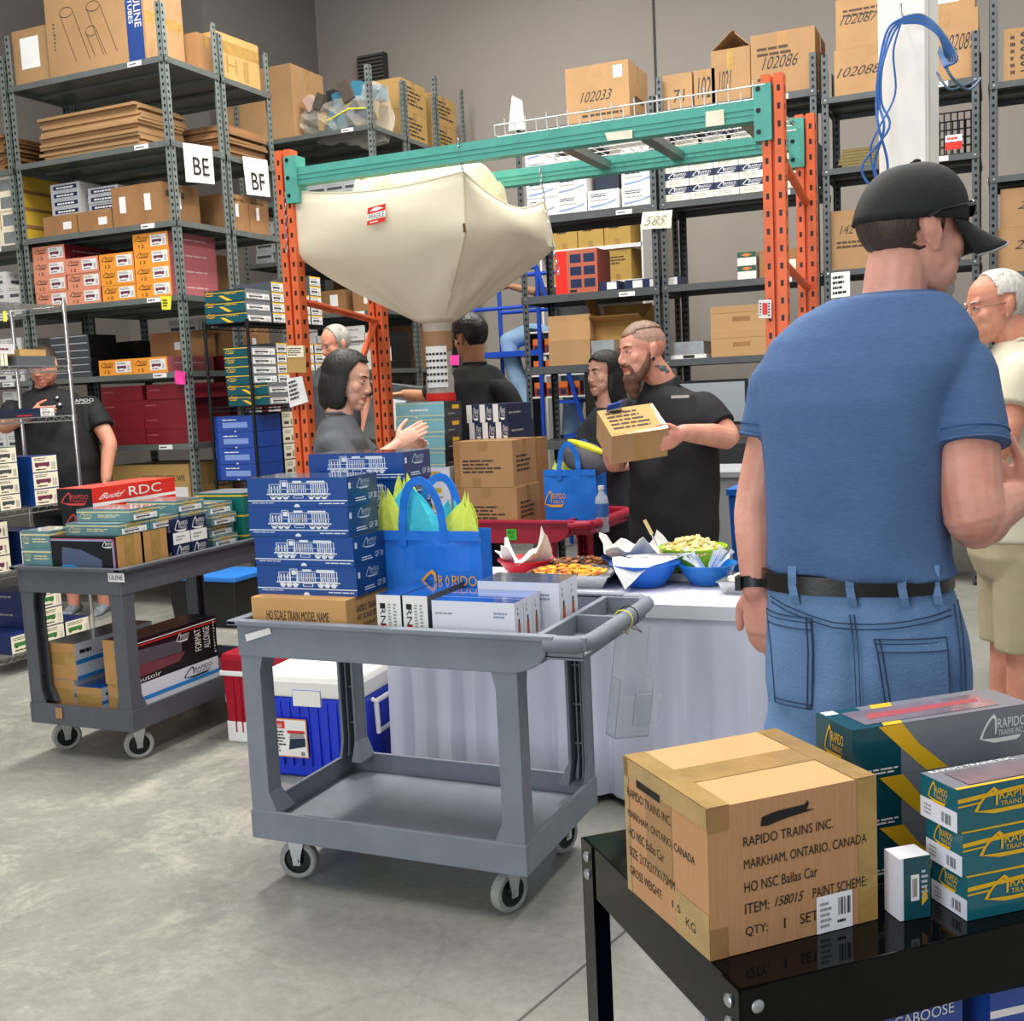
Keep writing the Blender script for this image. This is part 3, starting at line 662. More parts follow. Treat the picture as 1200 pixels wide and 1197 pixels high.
def engine_print(P, f, r, m, e=.0009):
    """side view of a diesel engine in thin lines: hood, cab, grilles, trucks and rails"""
    x0, y0, x1, y1 = r; W, H = x1-x0, y1-y0; q = lambda a, b, c, d: (x0+a*W, y0+b*H, x0+c*W, y0+d*H)
    def rect(a, b, c, d, t=.012):
        tv = t*2.2
        for k in ((a, b, c, b+tv), (a, d-tv, c, d), (a, b, a+t, d), (c-t, b, c, d)): f.quad(P, q(*k), m, e)
    rect(.04, .3, .22, .8); rect(.22, .3, .34, .98); rect(.34, .3, .96, .86); f.quad(P, q(0, .24, 1, .3), m, e)
    for i in range(9): f.quad(P, q(.37+i*.03, .36, .382+i*.03, .78), m, e)
    for i in range(7): f.quad(P, q(.70+i*.034, .34, .715+i*.034, .8), m, e)
    f.quad(P, q(.25, .66, .32, .9), m, e); f.quad(P, q(.64, .8, .92, .95), m, e); f.quad(P, q(.42, .86, .56, .96), m, e)
    for a in (.07, .12, .17): f.quad(P, q(a, .36, a+.02, .7), m, e)
    for i in range(10): f.quad(P, q(.02+i*.1, .3, .026+i*.1, .55), m, e)
    f.quad(P, q(.02, .52, .98, .545), m, e)
    rect(.42, .06, .58, .22)
    for cx in (.1, .2, .3, .7, .8, .9):
        pts = [(x0+(cx+.042*math.cos(k*math.pi/5))*W, y0+(.12+.12*math.sin(k*math.pi/5))*H) for k in range(10)]
        f.poly(P, pts, m, e)
    f.quad(P, q(.05, .14, .36, .2), m, e); f.quad(P, q(.65, .14, .96, .2), m, e)
BARC = mat('label_grey', '9a9894', .7)
def lab_end(f, P, r, logo, img, bg=WHITE):
    """white product sticker with a small picture bar, print lines and barcode"""
    b = P; f.quad(b, r, bg, .0012); x0, y0, x1, y1 = r; W, H = x1-x0, y1-y0; q = lambda a, c, d, e_: (x0+a*W, y0+c*H, x0+d*W, y0+e_*H)
    f.lines(b, q(.08, .72, .75, .93), 2, INK, .0016, .4)
    f.quad(b, q(.1, .36, .7, .6), img, .0016); f.quad(b, q(.14, .3, .24, .36), INK, .0016); f.quad(b, q(.56, .3, .66, .36), INK, .0016)
    f.lines(b, q(.12, .08, .66, .24), 1, INK, .0016, .5); f.bars(b, q(.78, .1, .94, .6), 5, BARC, .0016)
# ---- corrugated cartons with printed and hand-written marks
def carton(key, size, front=(), right=(), m=CARD, tape=True, topm=None, sticker=None, seam=False):
    def dr(P, F):
        if tape:
            b = P('tape'); F['T'].quad(b, (0, .44, 1, .56), TAPE, .0008)
            for k in 'RL': F[k].quad(b, (.43, .72, .57, 1.0), TAPE, .0008)
            if seam:
                F['F'].quad(b, (.42, .78, .58, 1), TAPEB, .0008)
        for k, ls in (('F', front), ('R', right)):
            for it in ls:
                if it[0] == 'T': F[k].text(P(), it[1], it[2], it[3] if len(it) > 3 else INK, shear=it[4] if len(it) > 4 else 0, vert=len(it) > 5)
                elif it[0] == 'L': F[k].lines(P(), it[1], it[2], it[3] if len(it) > 3 else INK)
                elif it[0] == 'Q': F[k].quad(P(it[3] if len(it) > 3 else None), it[1], it[2], .0009)
        if sticker: 
            k, r = sticker; F[k].quad(P('shipping_label'), r, WHITE, .001); x0, y0, x1, y1 = r
            F[k].lines(P('shipping_label'), (x0+.1*(x1-x0), y0+.15*(y1-y0), x1-.08*(x1-x0), y1-.1*(y1-y0)), 4, INK, .0016)
    return kind(key, size, m, {'T': topm} if topm else None, dr)
PEN = mat('marker_pen', '2e2724', .6); PRN = mat('faded_print', '4a3a2c', .8)
# -- bay with BE sign: top
def dr(P, F):
    f = F['F']; f.quad(P(), (.82, .0, .98, 1), mat('band_blue', '24407f', .5)); f.text(P(), (.90, .37, .965, .70), 'ULINE', WHITE, .0014, vert='d'); f.text(P(), (.845, .42, .885, .68), 'TUBES', WHITE, .0014, vert='d')
    for (x, y, xx, yy, r) in ((.22, .70, .36, .14, .07), (.50, .70, .64, .16, .07), (.46, .44, .54, .16, .055)):
        for k in range(14):
            a0, a1 = k*2*math.pi/14, (k+1)*2*math.pi/14
            f.poly(P(), [(x+r*math.cos(a0), y+.06*math.sin(a0)), (x+r*math.cos(a1), y+.06*math.sin(a1)), (x+r*.93*math.cos(a1), y+.05*math.sin(a1)), (x+r*.93*math.cos(a0), y+.05*math.sin(a0))], PRN)
        for s in (-1, 1): f.poly(P(), [(x+s*r-.003, y), (x+s*r+.003, y), (xx+s*r+.003, yy), (xx+s*r-.003, yy)], PRN)
    f.lines(P(), (.07, .3, .1, .62), 8, PRN)
    F['R'].quad(P('tape'), (0, .42, 1, .54), TAPE)
kind('tubes', (.95, .42, .66), CARD, None, dr)
put('tubes', 'carton', -6.68, 6.69, 4.062, 'big brown carton with tube drawings and blue band on top shelf', 'carton')
carton('smallshelf', (.36, .4, .42), [('Q', (.22, .3, .75, .85), WHITE, 'shipping_label'), ('L', (.28, .4, .7, .8), 5)])
put('smallshelf', 'carton', -7.06, 6.71, 4.062, 'brown carton with white label, left of the tube-drawing carton', 'carton')
def dr(P, F):
    f = F['R']; f.text(P(), (.2, .2, .45, .55), 'H', TAPE); f.quad(P(), (.6, .12, .72, .55), TAPE); f.quad(P('tape'), (0, .6, 1, .85), TAPE); F['T'].quad(P('tape'), (0, .3, 1, .7), TAPE)
kind('hi', (.42, .5, .37), CARD2, None, dr)
put('hi', 'carton', -6.03, 7.38, 4.062, 'yellowish carton with tape marks on top shelf above the BF sign', 'carton', rz=-.06)
carton('dk', (.35, .22, .3), m=CARD3); put('dk', 'carton', -5.98, 7.11+.03, 4.062, 'dark brown carton beside the yellowish one on top shelf', 'carton')
mb = MB(); mb.raw([(0, 0, 0), (.12, .2, .06), (.15, .18, .07), (.04, -.02, .01), (0, 0, .006), (.12, .2, .066), (.15, .18, .076), (.04, -.02, .016)], [(3, 2, 1, 0), (4, 5, 6, 7), (0, 1, 5, 4), (2, 3, 7, 6), (1, 2, 6, 5), (3, 0, 4, 7)], CARD)
# flattened cartons: every flat sheet its own object
def flats(x, y, z, w, d, n, t, desc, group, m, rng):
    kind('flat%d%d' % (w*100, d*100), (w, d, t*.94), m)
    for i in range(n):
        put('flat%d%d' % (w*100, d*100), 'flattened_carton', x+rng.uniform(-.025, .025), y+rng.uniform(0, .04), z+i*t, f'{desc}, {ORD[i] if 0 < i < n-1 else rowword(i, n)} sheet from bottom' if 0 < i < n-1 else f'{desc}, {rowword(i, n)} sheet', 'flattened carton', group, rz=rng.uniform(-.01, .01))
R9 = random.Random(5)
flats(-6.87, 6.70, 3.472, .98, .5, 15, .022, 'flattened brown carton in main pile on BE shelf', 'flattened cartons in the main pile', CARD, R9)
flats(-6.5, 7.33, 3.472, .92, .5, 12, .021, 'flattened brown carton in dark pile behind main pile', 'flattened cartons in the rear pile', CARD3, R9)
flats(-8.17, 6.70, 3.452, .92, .5, 13, .022, 'flattened brown carton in pile at left edge', 'flattened cartons at the left edge', CARD3, R9)
# yellow wrapped parcel on the BF shelf
kind('ywrap', (.34, .24, .2), mat('yellow_wrap', 'c98a1c', .35, var=.2), {'T': TAPE}, lambda P, F: (F['R'].quad(P('tape'), (0, .6, 1, 1), TAPE), F['F'].quad(P('tape'), (0, .6, 1, 1), TAPE)))
put('ywrap', 'parcel', -5.96, 7.64, 3.472, 'yellow tape-wrapped parcel beside the BF sign', 'parcel')
# shelf 2.9: cartons with small stickers
carton('mid', (.24, .42, .3), [('Q', (.3, .35, .55, .75), WHITE, 'sticker')], [('Q', (.3, .4, .5, .8), WHITE, 'side_sticker'), ('L', (.1, .6, .9, .9), 1, PRN)], CARD3)
carton('mid2', (.34, .42, .16), [('Q', (.6, .3, .85, .65), WHITE, 'sticker')], m=CARD3)
for i, x in enumerate((-6.19, -6.02+.07)): put('mid', 'carton', x, 6.70, 2.902, f'brown carton with small sticker on third shelf, {("left", "right")[i]} of pair', 'carton', 'brown cartons on third shelf')
for i, x in enumerate((-6.92, -6.56)): put('mid2', 'carton', x, 6.72, 2.902, f'low dark brown carton on third shelf, {("left", "right")[i]} one', 'carton', 'brown cartons on third shelf')
carton('mid3', (.4, .26, .29), (), [('Q', (.35, .4, .5, .75), WHITE, 'sticker'), ('L', (.1, .8, .9, .92), 1, PRN)], CARD3)
for i, y in enumerate((7.33, 7.6)): put('mid3', 'carton', -6.0, y, 2.902, f'brown carton under the BE sign on third shelf, {("nearer", "farther")[i]} one', 'carton', 'brown cartons on third shelf')
GREYB = mat('grey_box', 'b4b6b8', .6, var=.15, vscale=12); DGREY = mat('dark_grey_box', '4a4d52', .5)
kind('slim', (.30, .3, .06), DGREY, {'F': GREYB, 'R': GREYB}, lambda P, F: (F['F'].quad(P(), (.1, .25, .9, .75), NAVY), F['F'].lines(P(), (.2, .3, .8, .7), 1, WHITE, .0015)))
grid('slim', 'train_box', -6.85, 6.75, 3.064, [4], 'slim grey train box on low dark carton, third shelf', 'slim grey boxes on third shelf')
grid('slim', 'train_box', -6.5, 6.78, 3.064, [3], 'slim grey train box right of shelf post, third shelf', 'slim grey boxes on third shelf')
# orange-ended train boxes
MARO = mat('maroon_print', '7d1f2a', .4, var=.12, vscale=5); SALM = mat('salmon_print', 'e39374', .55, var=.05); ORNG = mat('orange_print', 'ee9a35', .5); PINKM = mat('pink_maroon', 'a65a5e', .5, var=.08)
LOCO = mat('loco_maroon', '70304a', .6)
def mk_or(key, m, dep=.54, side=MARO):
    def dr(P, F):
        f = F['F']; lab_end(f, P('sticker'), (.5, .16, .95, .86), 1, LOCO); f.logo(P(), (.06, .5, .44, .88), INK, m2=INK); f.text(P(), (.16, .12, .32, .32), '12', INK)
        F['R'].lines(P(), (.15, .52, .85, .7), 1, mat('pale_pink_ink', 'c9a3a0', .6), .001)
    kind(key, (.335, dep, .118), side, {'F': m}, dr)
mk_or('salmon', SALM); mk_or('orange', ORNG, side=PINKM)
G = 'orange-ended train boxes on fourth shelf'
grid('salmon', 'train_box', -7.03, 6.68, 2.362, [4, 3], 'salmon-ended maroon train box on fourth shelf', G)
grid('orange', 'train_box', -6.345, 6.68, 2.362, [3, 4], 'orange-ended maroon train box on fourth shelf', G)
grid('orange', 'train_box', -6.44, 6.68, 1.802, [1, 1], 'orange-ended train box alone on fifth shelf', 'orange-ended boxes on fifth shelf')
# fifth shelf: dark cartons, binders, maroon
carton('br5', (.4, .3, .2), [('Q', (.6, .3, .75, .6), WHITE, 'sticker')], m=CARD3); put('br5', 'carton', -6.2, 7.0, 1.92+.0, 'dark brown carton resting on orange-ended train boxes', 'carton')
carton('br6', (.5, .36, .22), (), [('Q', (.35, .35, .5, .6), WHITE, 'sticker')], m=CARD3); put('br6', 'carton', -6.08, 7.36, 1.93, 'dark brown carton stacked on maroon boxes behind BE bay', 'carton')
kind('maroonlong', (.42, .5, .125), MARO, None, lambda P, F: (F['F'].lines(P(), (.06, .6, .5, .75), 1, PINKM), F['R'].lines(P(), (.06, .5, .6, .65), 1, PINKM)))
put('maroonlong', 'train_box', -6.02, 7.33, 1.802, 'maroon train box under dark carton, BF side of fifth shelf', 'box')
kind('binder', (.42, .3, .055), BLACKP, {'F': DGREY}, lambda P, F: F['F'].quad(P(), (.05, .75, .95, .9), GREYB))
grid('binder', 'flat_black_case', -7.0, 6.74, 1.802, [6], 'flat black case with grey edge beside bespectacled man', 'flat black cases behind the man in black')
# sixth shelf: maroon long boxes, white-labelled ends
kind('marF', (.41, .52, .112), MARO, None, lambda P, F: (F['F'].text(P(), (.06, .58, .4, .74), 'Model Railway', PINKM) if False else F['F'].lines(P(), (.06, .56, .45, .7), 1, PINKM)))
grid('marF', 'train_box', -6.45, 6.68, 1.262, [4, 3], 'maroon train box with plain side on sixth shelf', 'maroon train boxes on sixth shelf')
put('marF', 'train_box', -5.99, 6.68, 1.262+3*.113, 'maroon train box with white end sticker, top right of sixth shelf', 'box', 'maroon train boxes on sixth shelf')
def dr(P, F): lab_end(F['R'], P('sticker'), (.2, .12, .9, .88), 0, LOCO)
kind('marR', (.5, .24, .125), MARO, None, dr)
for i in range(3): put('marR', 'train_box', -6.07, 7.32, 1.262+i*.126, f'maroon train box with white end label beside corner post, {("bottom", "middle", "top")[i]}', 'box', 'white-labelled maroon boxes')
for i in range(4): put('marR', 'train_box', -6.07, 7.58, 1.262+i*.126, f'maroon train box behind the black wire rack, {("bottom", "second", "third", "top")[i]} one', 'box', 'white-labelled maroon boxes')
carton('hobig', (.76, .5, .62), [('T', (.38, .80, .94, .87), 'HO SCALE TRAIN MODEL NAME'), ('T', (.38, .70, .58, .76), 'PRODUCT #'), ('T', (.38, .60, .62, .66), 'PAINT NAME #'), ('T', (.38, .5, .9, .56), 'QUANTITY: 1 PC'), ('Q', (.8, .45, .97, .72), WHITE, 'sticker'), ('L', (.82, .5, .95, .68), 2, LOCO)], m=CARD2)
put('hobig', 'carton', -6.42, 6.70, .482, 'large brown printed carton on the lowest grey shelf', 'carton')
put('marR', 'train_box', -6.99, 6.72, .482, 'maroon train box left of the large printed carton on lowest shelf', 'box')
carton('lowb', (.5, .5, .55), m=CARD3); put('lowb', 'carton', -6.1, 7.33, .482, 'dark brown carton low behind the shelf corner post', 'carton')
# second-row boxes seen between shelves (behind BE bay)
WB = mat('white_box', 'd9d7d2', .6, var=.06, vscale=8); CB = mat('cream_box', 'ddd3b6', .65)
def dr(P, F):
    for k in 'FR': F[k].lines(P(), (.1, .6, .9, .9), 2, BARC); F[k].quad(P(), (.15, .2, .75, .42), DGREY)
kind('sw', (.16, .3, .115), WB, None, dr)
grid('sw', 'train_box', -6.62+.12, 7.58, 1.802, [4, 4, 4, 4], 'small white train box in the back of fifth shelf', 'small white boxes behind orange-ended boxes')
# bay at the left edge
YB_ = mat('yellow_box', 'd9b13a', .5, var=.1); SLV = mat('silver_window', '9ea3a6', .2, .3, var=.3, vscale=9)
kind('yw', (.2, .45, .135), YB_, {'F': CREAM}, lambda P, F: (F['F'].quad(P('window'), (.12, .15, .9, .8), SLV), F['R'].quad(P(), (0, .0, 1, .2), CARD3)))
grid('yw', 'window_box', -7.74, 6.68, 2.872, [4, 4, 4], 'yellow window-front box at upper left edge', 'yellow window boxes at left edge', side='left')
grid('sw', 'train_box', -7.66, 6.68, 2.332, [3, 3, 2], 'small white train box at left edge above chrome rack', 'small white boxes at left edge')
grid('sw', 'train_box', -7.72, 6.68, 1.802, [3, 3, 3], 'small white train box behind chrome rack top shelves', 'small white boxes behind chrome rack')
grid('sw', 'train_box', -7.68, 6.7, 1.262, [3, 4, 3], 'small white train box behind the bespectacled man', 'small white boxes behind chrome rack')
# ---- far row C
a = at(340, 75, y=9.36); b_ = at(340, 160, y=9.36); sz = a.z-4.06
carton('bigplain', (.78, .56, .70), m=CARD, tape=True)
put('bigplain', 'carton', a.x-.78, 9.36, 4.062, 'big plain brown carton on far shelf behind the BF sign', 'carton')
carton('bp2', (.45, .45, .5), m=CARD); put('bp2', 'carton', -6.42, 9.99+.02, 4.062, 'plain brown carton peeking above the wrapped bundle', 'carton')
cR = [('L', (.1, .2, .9, .85), 5, PRN)]
carton('cc', (.42, .52, .3), (), cR, CARD2)
for i in range(2):
    put('cc', 'carton', -5.9, 10.04, 4.062+i*.302, f'yellow-brown printed carton right of the wrapped bundle, {("bottom", "top")[i]}', 'carton', 'printed cartons on far top shelves')
    put('cc', 'carton', -5.9, 10.72, 4.062+i*.302, f'yellow-brown printed carton farthest right on the far shelf, {("bottom", "top")[i]}', 'carton', 'printed cartons on far top shelves')
r2 = random.Random(11)
be = empty('wrapped_bundle', (-5.85, 9.6, 4.06), 'clear-wrapped bundle of mixed packs tied in yellow on far shelf', 'bundle')
BM = [mat('pack_a', '5a5048', .4), mat('pack_b', '27406b', .4), mat('pack_c', 'c5a89a', .4), mat('pack_d', '2b2b30', .4), mat('pack_e', 'b58a3c', .4), mat('pack_f', '3e7f9a', .4)]
for i in range(14):
    mb = MB(); w_, h_ = r2.uniform(.08, .13), r2.uniform(.12, .22); mb.cbox((0, 0, 0), (w_, .16, h_), r2.choice(BM), M.Rotation(r2.uniform(-.5, .5), 4, 'Y'))
    o = mb.build('pack', be); o.location = (-.32+.105*(i % 7)+r2.uniform(-.02, .02), r2.uniform(-.1, .1), .155+.17*(i//7)+(.05 if i % 7 > 3 else 0))
mb = MB(); mb.ell((.08, -.1, .33), (.07, .05, .09), YELLOWN); mb.tube([(-.1, -.2, .12), (.15, -.2, .2), (.4, -.2, .17)], .008, YELLOWN, 6); mb.build('yellow_tie', be, smooth=True)
FILM = mat('film', 'e6e0cf', .12, alpha=.3, bump=.5, bscale=14)
mb = MB(); rr = []
for i in range(9):
    f = i/8; rr.append([((-.42+.84*f)+.02*math.sin(k*2.1+i), (.2*math.cos(k*math.pi/8))*(.9+.12*math.sin(k*3+i*2)), .16+(.17+.08*math.sin(f*3)+(.1 if i > 5 else 0))*math.sin(k*math.pi/8)*(.9+.14*math.sin(k*2+i*1.7))) for k in range(16)])
mb.loft(rr, FILM); mb.build('wrap_film', be)
# lower levels of the far row: small boxes in rows
def dr(P, F): F['F'].quad(P(), (.08, .55, .92, .8), DGREY); F['F'].lines(P(), (.1, .15, .9, .4), 1, BARC); F['R'].quad(P(), (.08, .5, .92, .8), DGREY)
kind('fg', (.2, .4, .1), GREYB, None, dr)
grid('fg', 'train_box', -6.4, 9.36, 3.472, [3]*5, 'small grey box on far shelf behind teal beam', 'small grey boxes on far shelf')
grid('fg', 'train_box', -6.85, 9.36, 2.902, [4]*7, 'small grey train box on far shelf under BF sign', 'small grey boxes under BF sign', jit=.02)
carton('fc', (.3, .3, .22), [('Q', (.4, .3, .7, .8), WHITE, 'sticker')], m=CARD3)
for i in range(4): put('fc', 'carton', -6.9+.38*i, 9.36, 2.362, f'dark brown carton with white sticker on far shelf, {ORD[i]} from left', 'carton', 'dark cartons on far shelf')
kind('fw', (.27, .4, .07), WB, {'R': BLACKP, 'L': BLACKP}, lambda P, F: F['F'].lines(P(), (.2, .3, .8, .7), 1, BARC))
grid('fw', 'train_box', -6.75, 9.36, 1.802, [4, 6, 5, 6, 5], 'flat white-ended train box far behind the orange rack', 'flat white-ended boxes far back', jit=.03)
grid('fw', 'train_box', -6.6, 9.36, 1.262, [5, 6, 5, 6], 'flat white-ended train box low on the far shelf', 'flat white-ended boxes far back low', jit=.03)
for i in range(3):
    put('fc', 'carton', -5.75, 10.05+.3*i if i < 2 else 10.7, 3.472, f'dark brown carton on far shelf behind hopper top, {ORD[i]} from front', 'carton', 'dark cartons behind the hopper')

# dark cartons added in the bays to block the lighter wall behind
carton('deep', (.46, .5, .42), m=CARD3); carton('deep2', (.34, .46, .3), m=mat('dark_filler_box', '24221f', .7))
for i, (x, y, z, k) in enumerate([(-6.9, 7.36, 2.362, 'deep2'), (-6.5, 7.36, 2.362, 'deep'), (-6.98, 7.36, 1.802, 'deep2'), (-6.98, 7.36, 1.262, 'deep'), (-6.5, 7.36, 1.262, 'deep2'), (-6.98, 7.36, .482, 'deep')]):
    put(k, 'carton', x, y, z, f'added dark carton deep in the BF bay, {ORD[i]} counting down from the top', 'carton', 'added dark cartons deep in BF bay')
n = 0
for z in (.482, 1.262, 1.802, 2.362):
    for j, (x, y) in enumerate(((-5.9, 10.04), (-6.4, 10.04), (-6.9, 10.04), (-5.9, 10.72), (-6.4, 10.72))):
        put(('deep', 'deep2')[(j+n) % 2], 'carton', x, y, z, f'added dark carton in the far shelf row under hopper, {("lowest", "second", "third", "fourth")[n]} level, {ORD[j]} along', 'carton', 'added dark cartons in far shelf row')
    n += 1
# ---- black wire rack in front of the shelf row
def wire_shelf(x0, x1, y0, y1, z, m, parent, o, dense=.028, truss=True):
    mb = MB(); c = lambda p: V(p)-o
    for zz in (z, z-.03):
        for a, b in (((x0, y0), (x1, y0)), ((x1, y0), (x1, y1)), ((x1, y1), (x0, y1)), ((x0, y1), (x0, y0))): mb.cyl(c((*a, zz)), c((*b, zz)), .0035, m, 6)
    def zig(a, b):
        a, b = V(a), V(b); n = max(4, int((b-a).length/.03)); mb.tube([c(a.lerp(b, i/n)+V((0, 0, -.03 if i % 2 else 0))) for i in range(n+1)], .002, m, 4)
    zig((x0, y0, z), (x1, y0, z)); zig((x1, y0, z), (x1, y1, z)); zig((x0, y0, z), (x0, y1, z))
    n = int((x1-x0)/dense)
    for i in range(1, n): x = x0+(x1-x0)*i/n; mb.cyl(c((x, y0, z)), c((x, y1, z)), .002, m, 4)
    for i in range(1, 4): y = y0+(y1-y0)*i/4; mb.cyl(c((x0, y, z-.003)), c((x1, y, z-.003)), .003, m, 5)
    return mb.build('wire_shelf', parent)
def wire_rack(name, x0, x1, y0, y1, levels, top, m, label, r=.0125):
    e = empty(name, ((x0+x1)/2, (y0+y1)/2, 0), label, 'wire rack')
    o = e.location
    for x in (x0, x1):
        for y in (y0, y1):
            mb = MB(); mb.tube([V((x, y, .02))-o, V((x, y, top))-o], r, m, 10); mb.cyl(V((x, y, 0))-o, V((x, y, .025))-o, r*1.3, BLACKP, 10)
            for z in levels: mb.cyl(V((x, y, z-.035))-o, V((x, y, z+.008))-o, r*1.35, m, 10)
            mb.build('post', e, smooth=True)
    for z in levels: wire_shelf(x0, x1, y0, y1, z, m, e, o)
    return e
BKX0, BKX1, BKY0, BKY1 = -5.33, -4.95, 6.6, 7.75
wire_rack('black_wire_rack', BKX0, BKX1, BKY0, BKY1, [2.12, 1.52, .98], 2.14, BLACKM, 'black wire rack with teal and blue train boxes beside orange post')
TEALB = mat('teal_box', '15515a', .35, var=.08, vscale=5); GOLD = mat('gold_print', 'e8b92e', .45); GREYT = mat('warm_grey_print', '74777a', .4)
def dr(P, F):
    f = F['F']; f.quad(P(), (0, .8, 1, 1), mat('dark_teal', '123a40', .4)); f.quad(P(), (0, .74, 1, .8), GOLD, .001); f.logo(P(), (.02, .5, .24, .98), mat('logo_orange', 'f0a828', .5), e=.0014)
    f.poly(P(), [(.35, .5), (.45, .5), (.68, 0), (.55, 0)], GOLD); f.lines(P(), (.5, .58, .95, .7), 1, GOLD, .001); lab_end(F['R'], P('sticker'), (.05, .1, .95, .6), 0, DGREY)
kind('tl', (.36, .3, .078), TEALB, {'R': GREYT}, dr)
grid('tl', 'train_box', -5.33, 6.62, 2.124, [3], 'long teal train box on top of black wire rack', 'teal boxes on black rack')
def dr(P, F): lab_end(F['R'], P('sticker'), (.04, .08, .96, .85), 0, DGREY); F['R'].quad(P(), (0, .86, 1, 1), GOLD)
kind('te', (.34, .16, .075), DGREY, None, dr)
for c, n in enumerate((4, 4, 3, 5)):
    for r in range(n): put('te', 'train_box', -5.31, 6.94+c*.168, 2.124+r*.0755, f'white-labelled train box on black rack top, {ORD[c]} column from front, {ORD[r]} up', 'box', 'white-labelled boxes on black rack top')
grid('tl', 'train_box', -5.19, 6.63, 1.524, [2], 'wide grey teal train box on black rack middle shelf', 'teal boxes on black rack middle')
kind('tl2', (.24, .3, .066), TEALB, {'R': GREYT}, dr_ := (lambda P, F: (F['F'].quad(P(), (0, .82, 1, .92), GOLD), F['F'].logo(P(), (.05, .3, .4, .8), GOLD), lab_end(F['R'], P('sticker'), (.05, .1, .95, .8), 0, DGREY))))
grid('tl2', 'train_box', -5.20, 6.63, 1.524+2*.0785, [4], 'small teal train box stacked on wide ones, black rack', 'teal boxes on black rack middle')
for c in range(4):
    for r in range(6): put('te', 'train_box', -5.31, 6.95+c*.168, 1.524+r*.0755, f'white-labelled train box on black rack middle, {ORD[c]} column from front, {ORD[r]} up', 'box', 'white-labelled boxes on black rack middle')
CLB = mat('blue_glossy_box', '2148a0', .2, var=.15, vscale=6, coat=.5)
def dr(P, F): F['F'].quad(P(), (.2, .25, .8, .6), mat('pale_blue', '7f9ad2', .4)); F['F'].lines(P(), (.2, .7, .75, .82), 1, WHITE); F['T'].quad(P(), (.05, .05, .95, .95), mat('pale_blue2', '4d6fb8', .2)); F['F'].poly(P(), [(.47, .0), (.5, .1), (.53, 0)], WHITE, .001)
kind('bb', (.37, .3, .115), CLB, None, dr)
for i in range(4): put('bb', 'train_box', -5.325, 6.62, .984+i*.118-.0, f'glossy blue train box on lowest black wire shelf, {("bottom", "second", "third", "top")[i]}', 'box', 'blue boxes on black rack')
def dr(P, F): F['R'].quad(P('sticker'), (.03, .03, .97, .97), CREAM, .001); F['R'].quad(P('sticker'), (.2, .2, .6, .38), mat('loco_brown', '5a4030', .6), .0016); F['R'].lines(P('sticker'), (.2, .6, .7, .85), 2, BARC, .0016); F['R'].bars(P('sticker'), (.75, .15, .9, .5), 3, INK, .0016)
kind('cl', (.34, .15, .12), BLACKP, None, dr)
for c, n in enumerate((4, 3, 3, 2)):
    for r in range(n): put('cl', 'train_box', -5.3, 6.945+c*.16, .984+r*.121, f'black box with cream end label, {ORD[c]} column from front, {ORD[r]} up', 'box', 'cream-labelled boxes on black rack')
carton('lc', (.3, .4, .26), m=CARD2); put('lc', 'carton', -5.0+.0, 6.72+.3, .0, 'brown carton on the floor under the black wire rack', 'carton')
# ---- back row at right
def dr(P, F): F['F'].lines(P(), (.1, .64, .75, .84), 2, NAVY); F['F'].poly(P(), [(.05, .2), (.6, .3), (.95, .48), (.9, .36), (.5, .18), (.1, .1)], mat('swoosh_blue', '7d93b5', .5)); F['F'].lines(P(), (.1, .42, .7, .56), 1, BARC)
kind('wh', (.255, .4, .147), WB, None, dr)
def C_(x, cols, z=2.922, d='white model train box on back shelf behind hopper chain', g='white boxes on back shelf', st=0): grid('wh', 'train_box', x, 8.52, z, cols, d, g, start=st)
C_(-3.55, [4, 3])
C_(-2.745, [3], d='white model train box on back shelf beside the middle post')
put('wh', 'train_box', -3.02, 8.5, 2.922, 'single white model train box left of the post column', 'box', 'white boxes on back shelf')
kind('nv', (.2, .4, .19), mat('navy_box', '1d2436', .4), None, lambda P, F: F['F'].lines(P(), (.2, .3, .8, .7), 3, NAVY)); put('nv', 'train_box', -3.0, 8.62, 2.922+.15, 'dark navy box on the single white box', 'box')
kind('bag', (.34, .3, .09), BLACKP); put('bag', 'folded_black_bag', -3.3, 8.6, 2.922+3*.148, 'black folded bag on the white boxes behind teal beam', 'bag')
def dr(P, F): F['F'].quad(P(), (0, .5, 1, 1), NAVY); F['F'].logo(P(), (.12, .52, .9, 1.0), WHITE, 'TRAINS INC.', .0014); F['F'].lines(P(), (.15, .15, .8, .4), 2, BARC)
kind('ln', (.185, .42, .105), CREAM, {'R': DGREY, 'L': DGREY, 'T': DGREY}, dr)
for c in range(6):
    for r in range(3): put('ln', 'train_box', -2.395+c*.19, 8.52, 2.922+r*.106, f'navy and cream train box on back shelf, {ORD[c]} column from left, {("bottom", "middle", "top")[r]}', 'box', 'navy and cream boxes on back shelf')
for c in range(3):
    for r in range(2): put('ln', 'train_box', -2.36+c*.22, 8.70, 3.245+r*.106, f'navy train box on second tier behind teal beam, {ORD[c]} from left, {("lower", "upper")[r]}', 'box', 'navy boxes behind teal beam')
kind('blkbox', (.4, .05, .5), BLACKP)
def num(key, size, txt, m=CARD, extra=(), r=(.22, .38, .78, .57), right=()): carton(key, size, [('T', r, txt, PEN, .12)]+list(extra), right, m, seam=True); return key
num('n33', (.52, .5, .43), '102033', extra=[('L', (.25, .08, .9, .25), 2, PRN), ('Q', (.76, .72, .9, .93), WHITE, 'sticker')], r=(.25, .36, .72, .54), right=[('L', (.3, .3, .8, .5), 1, PRN)])
a = at(664, 132, y=8.54); put('n33', 'carton', a.x, 8.54, 3.602, 'brown carton marked 102033 on top back shelf', 'carton')
o = _K['n33']
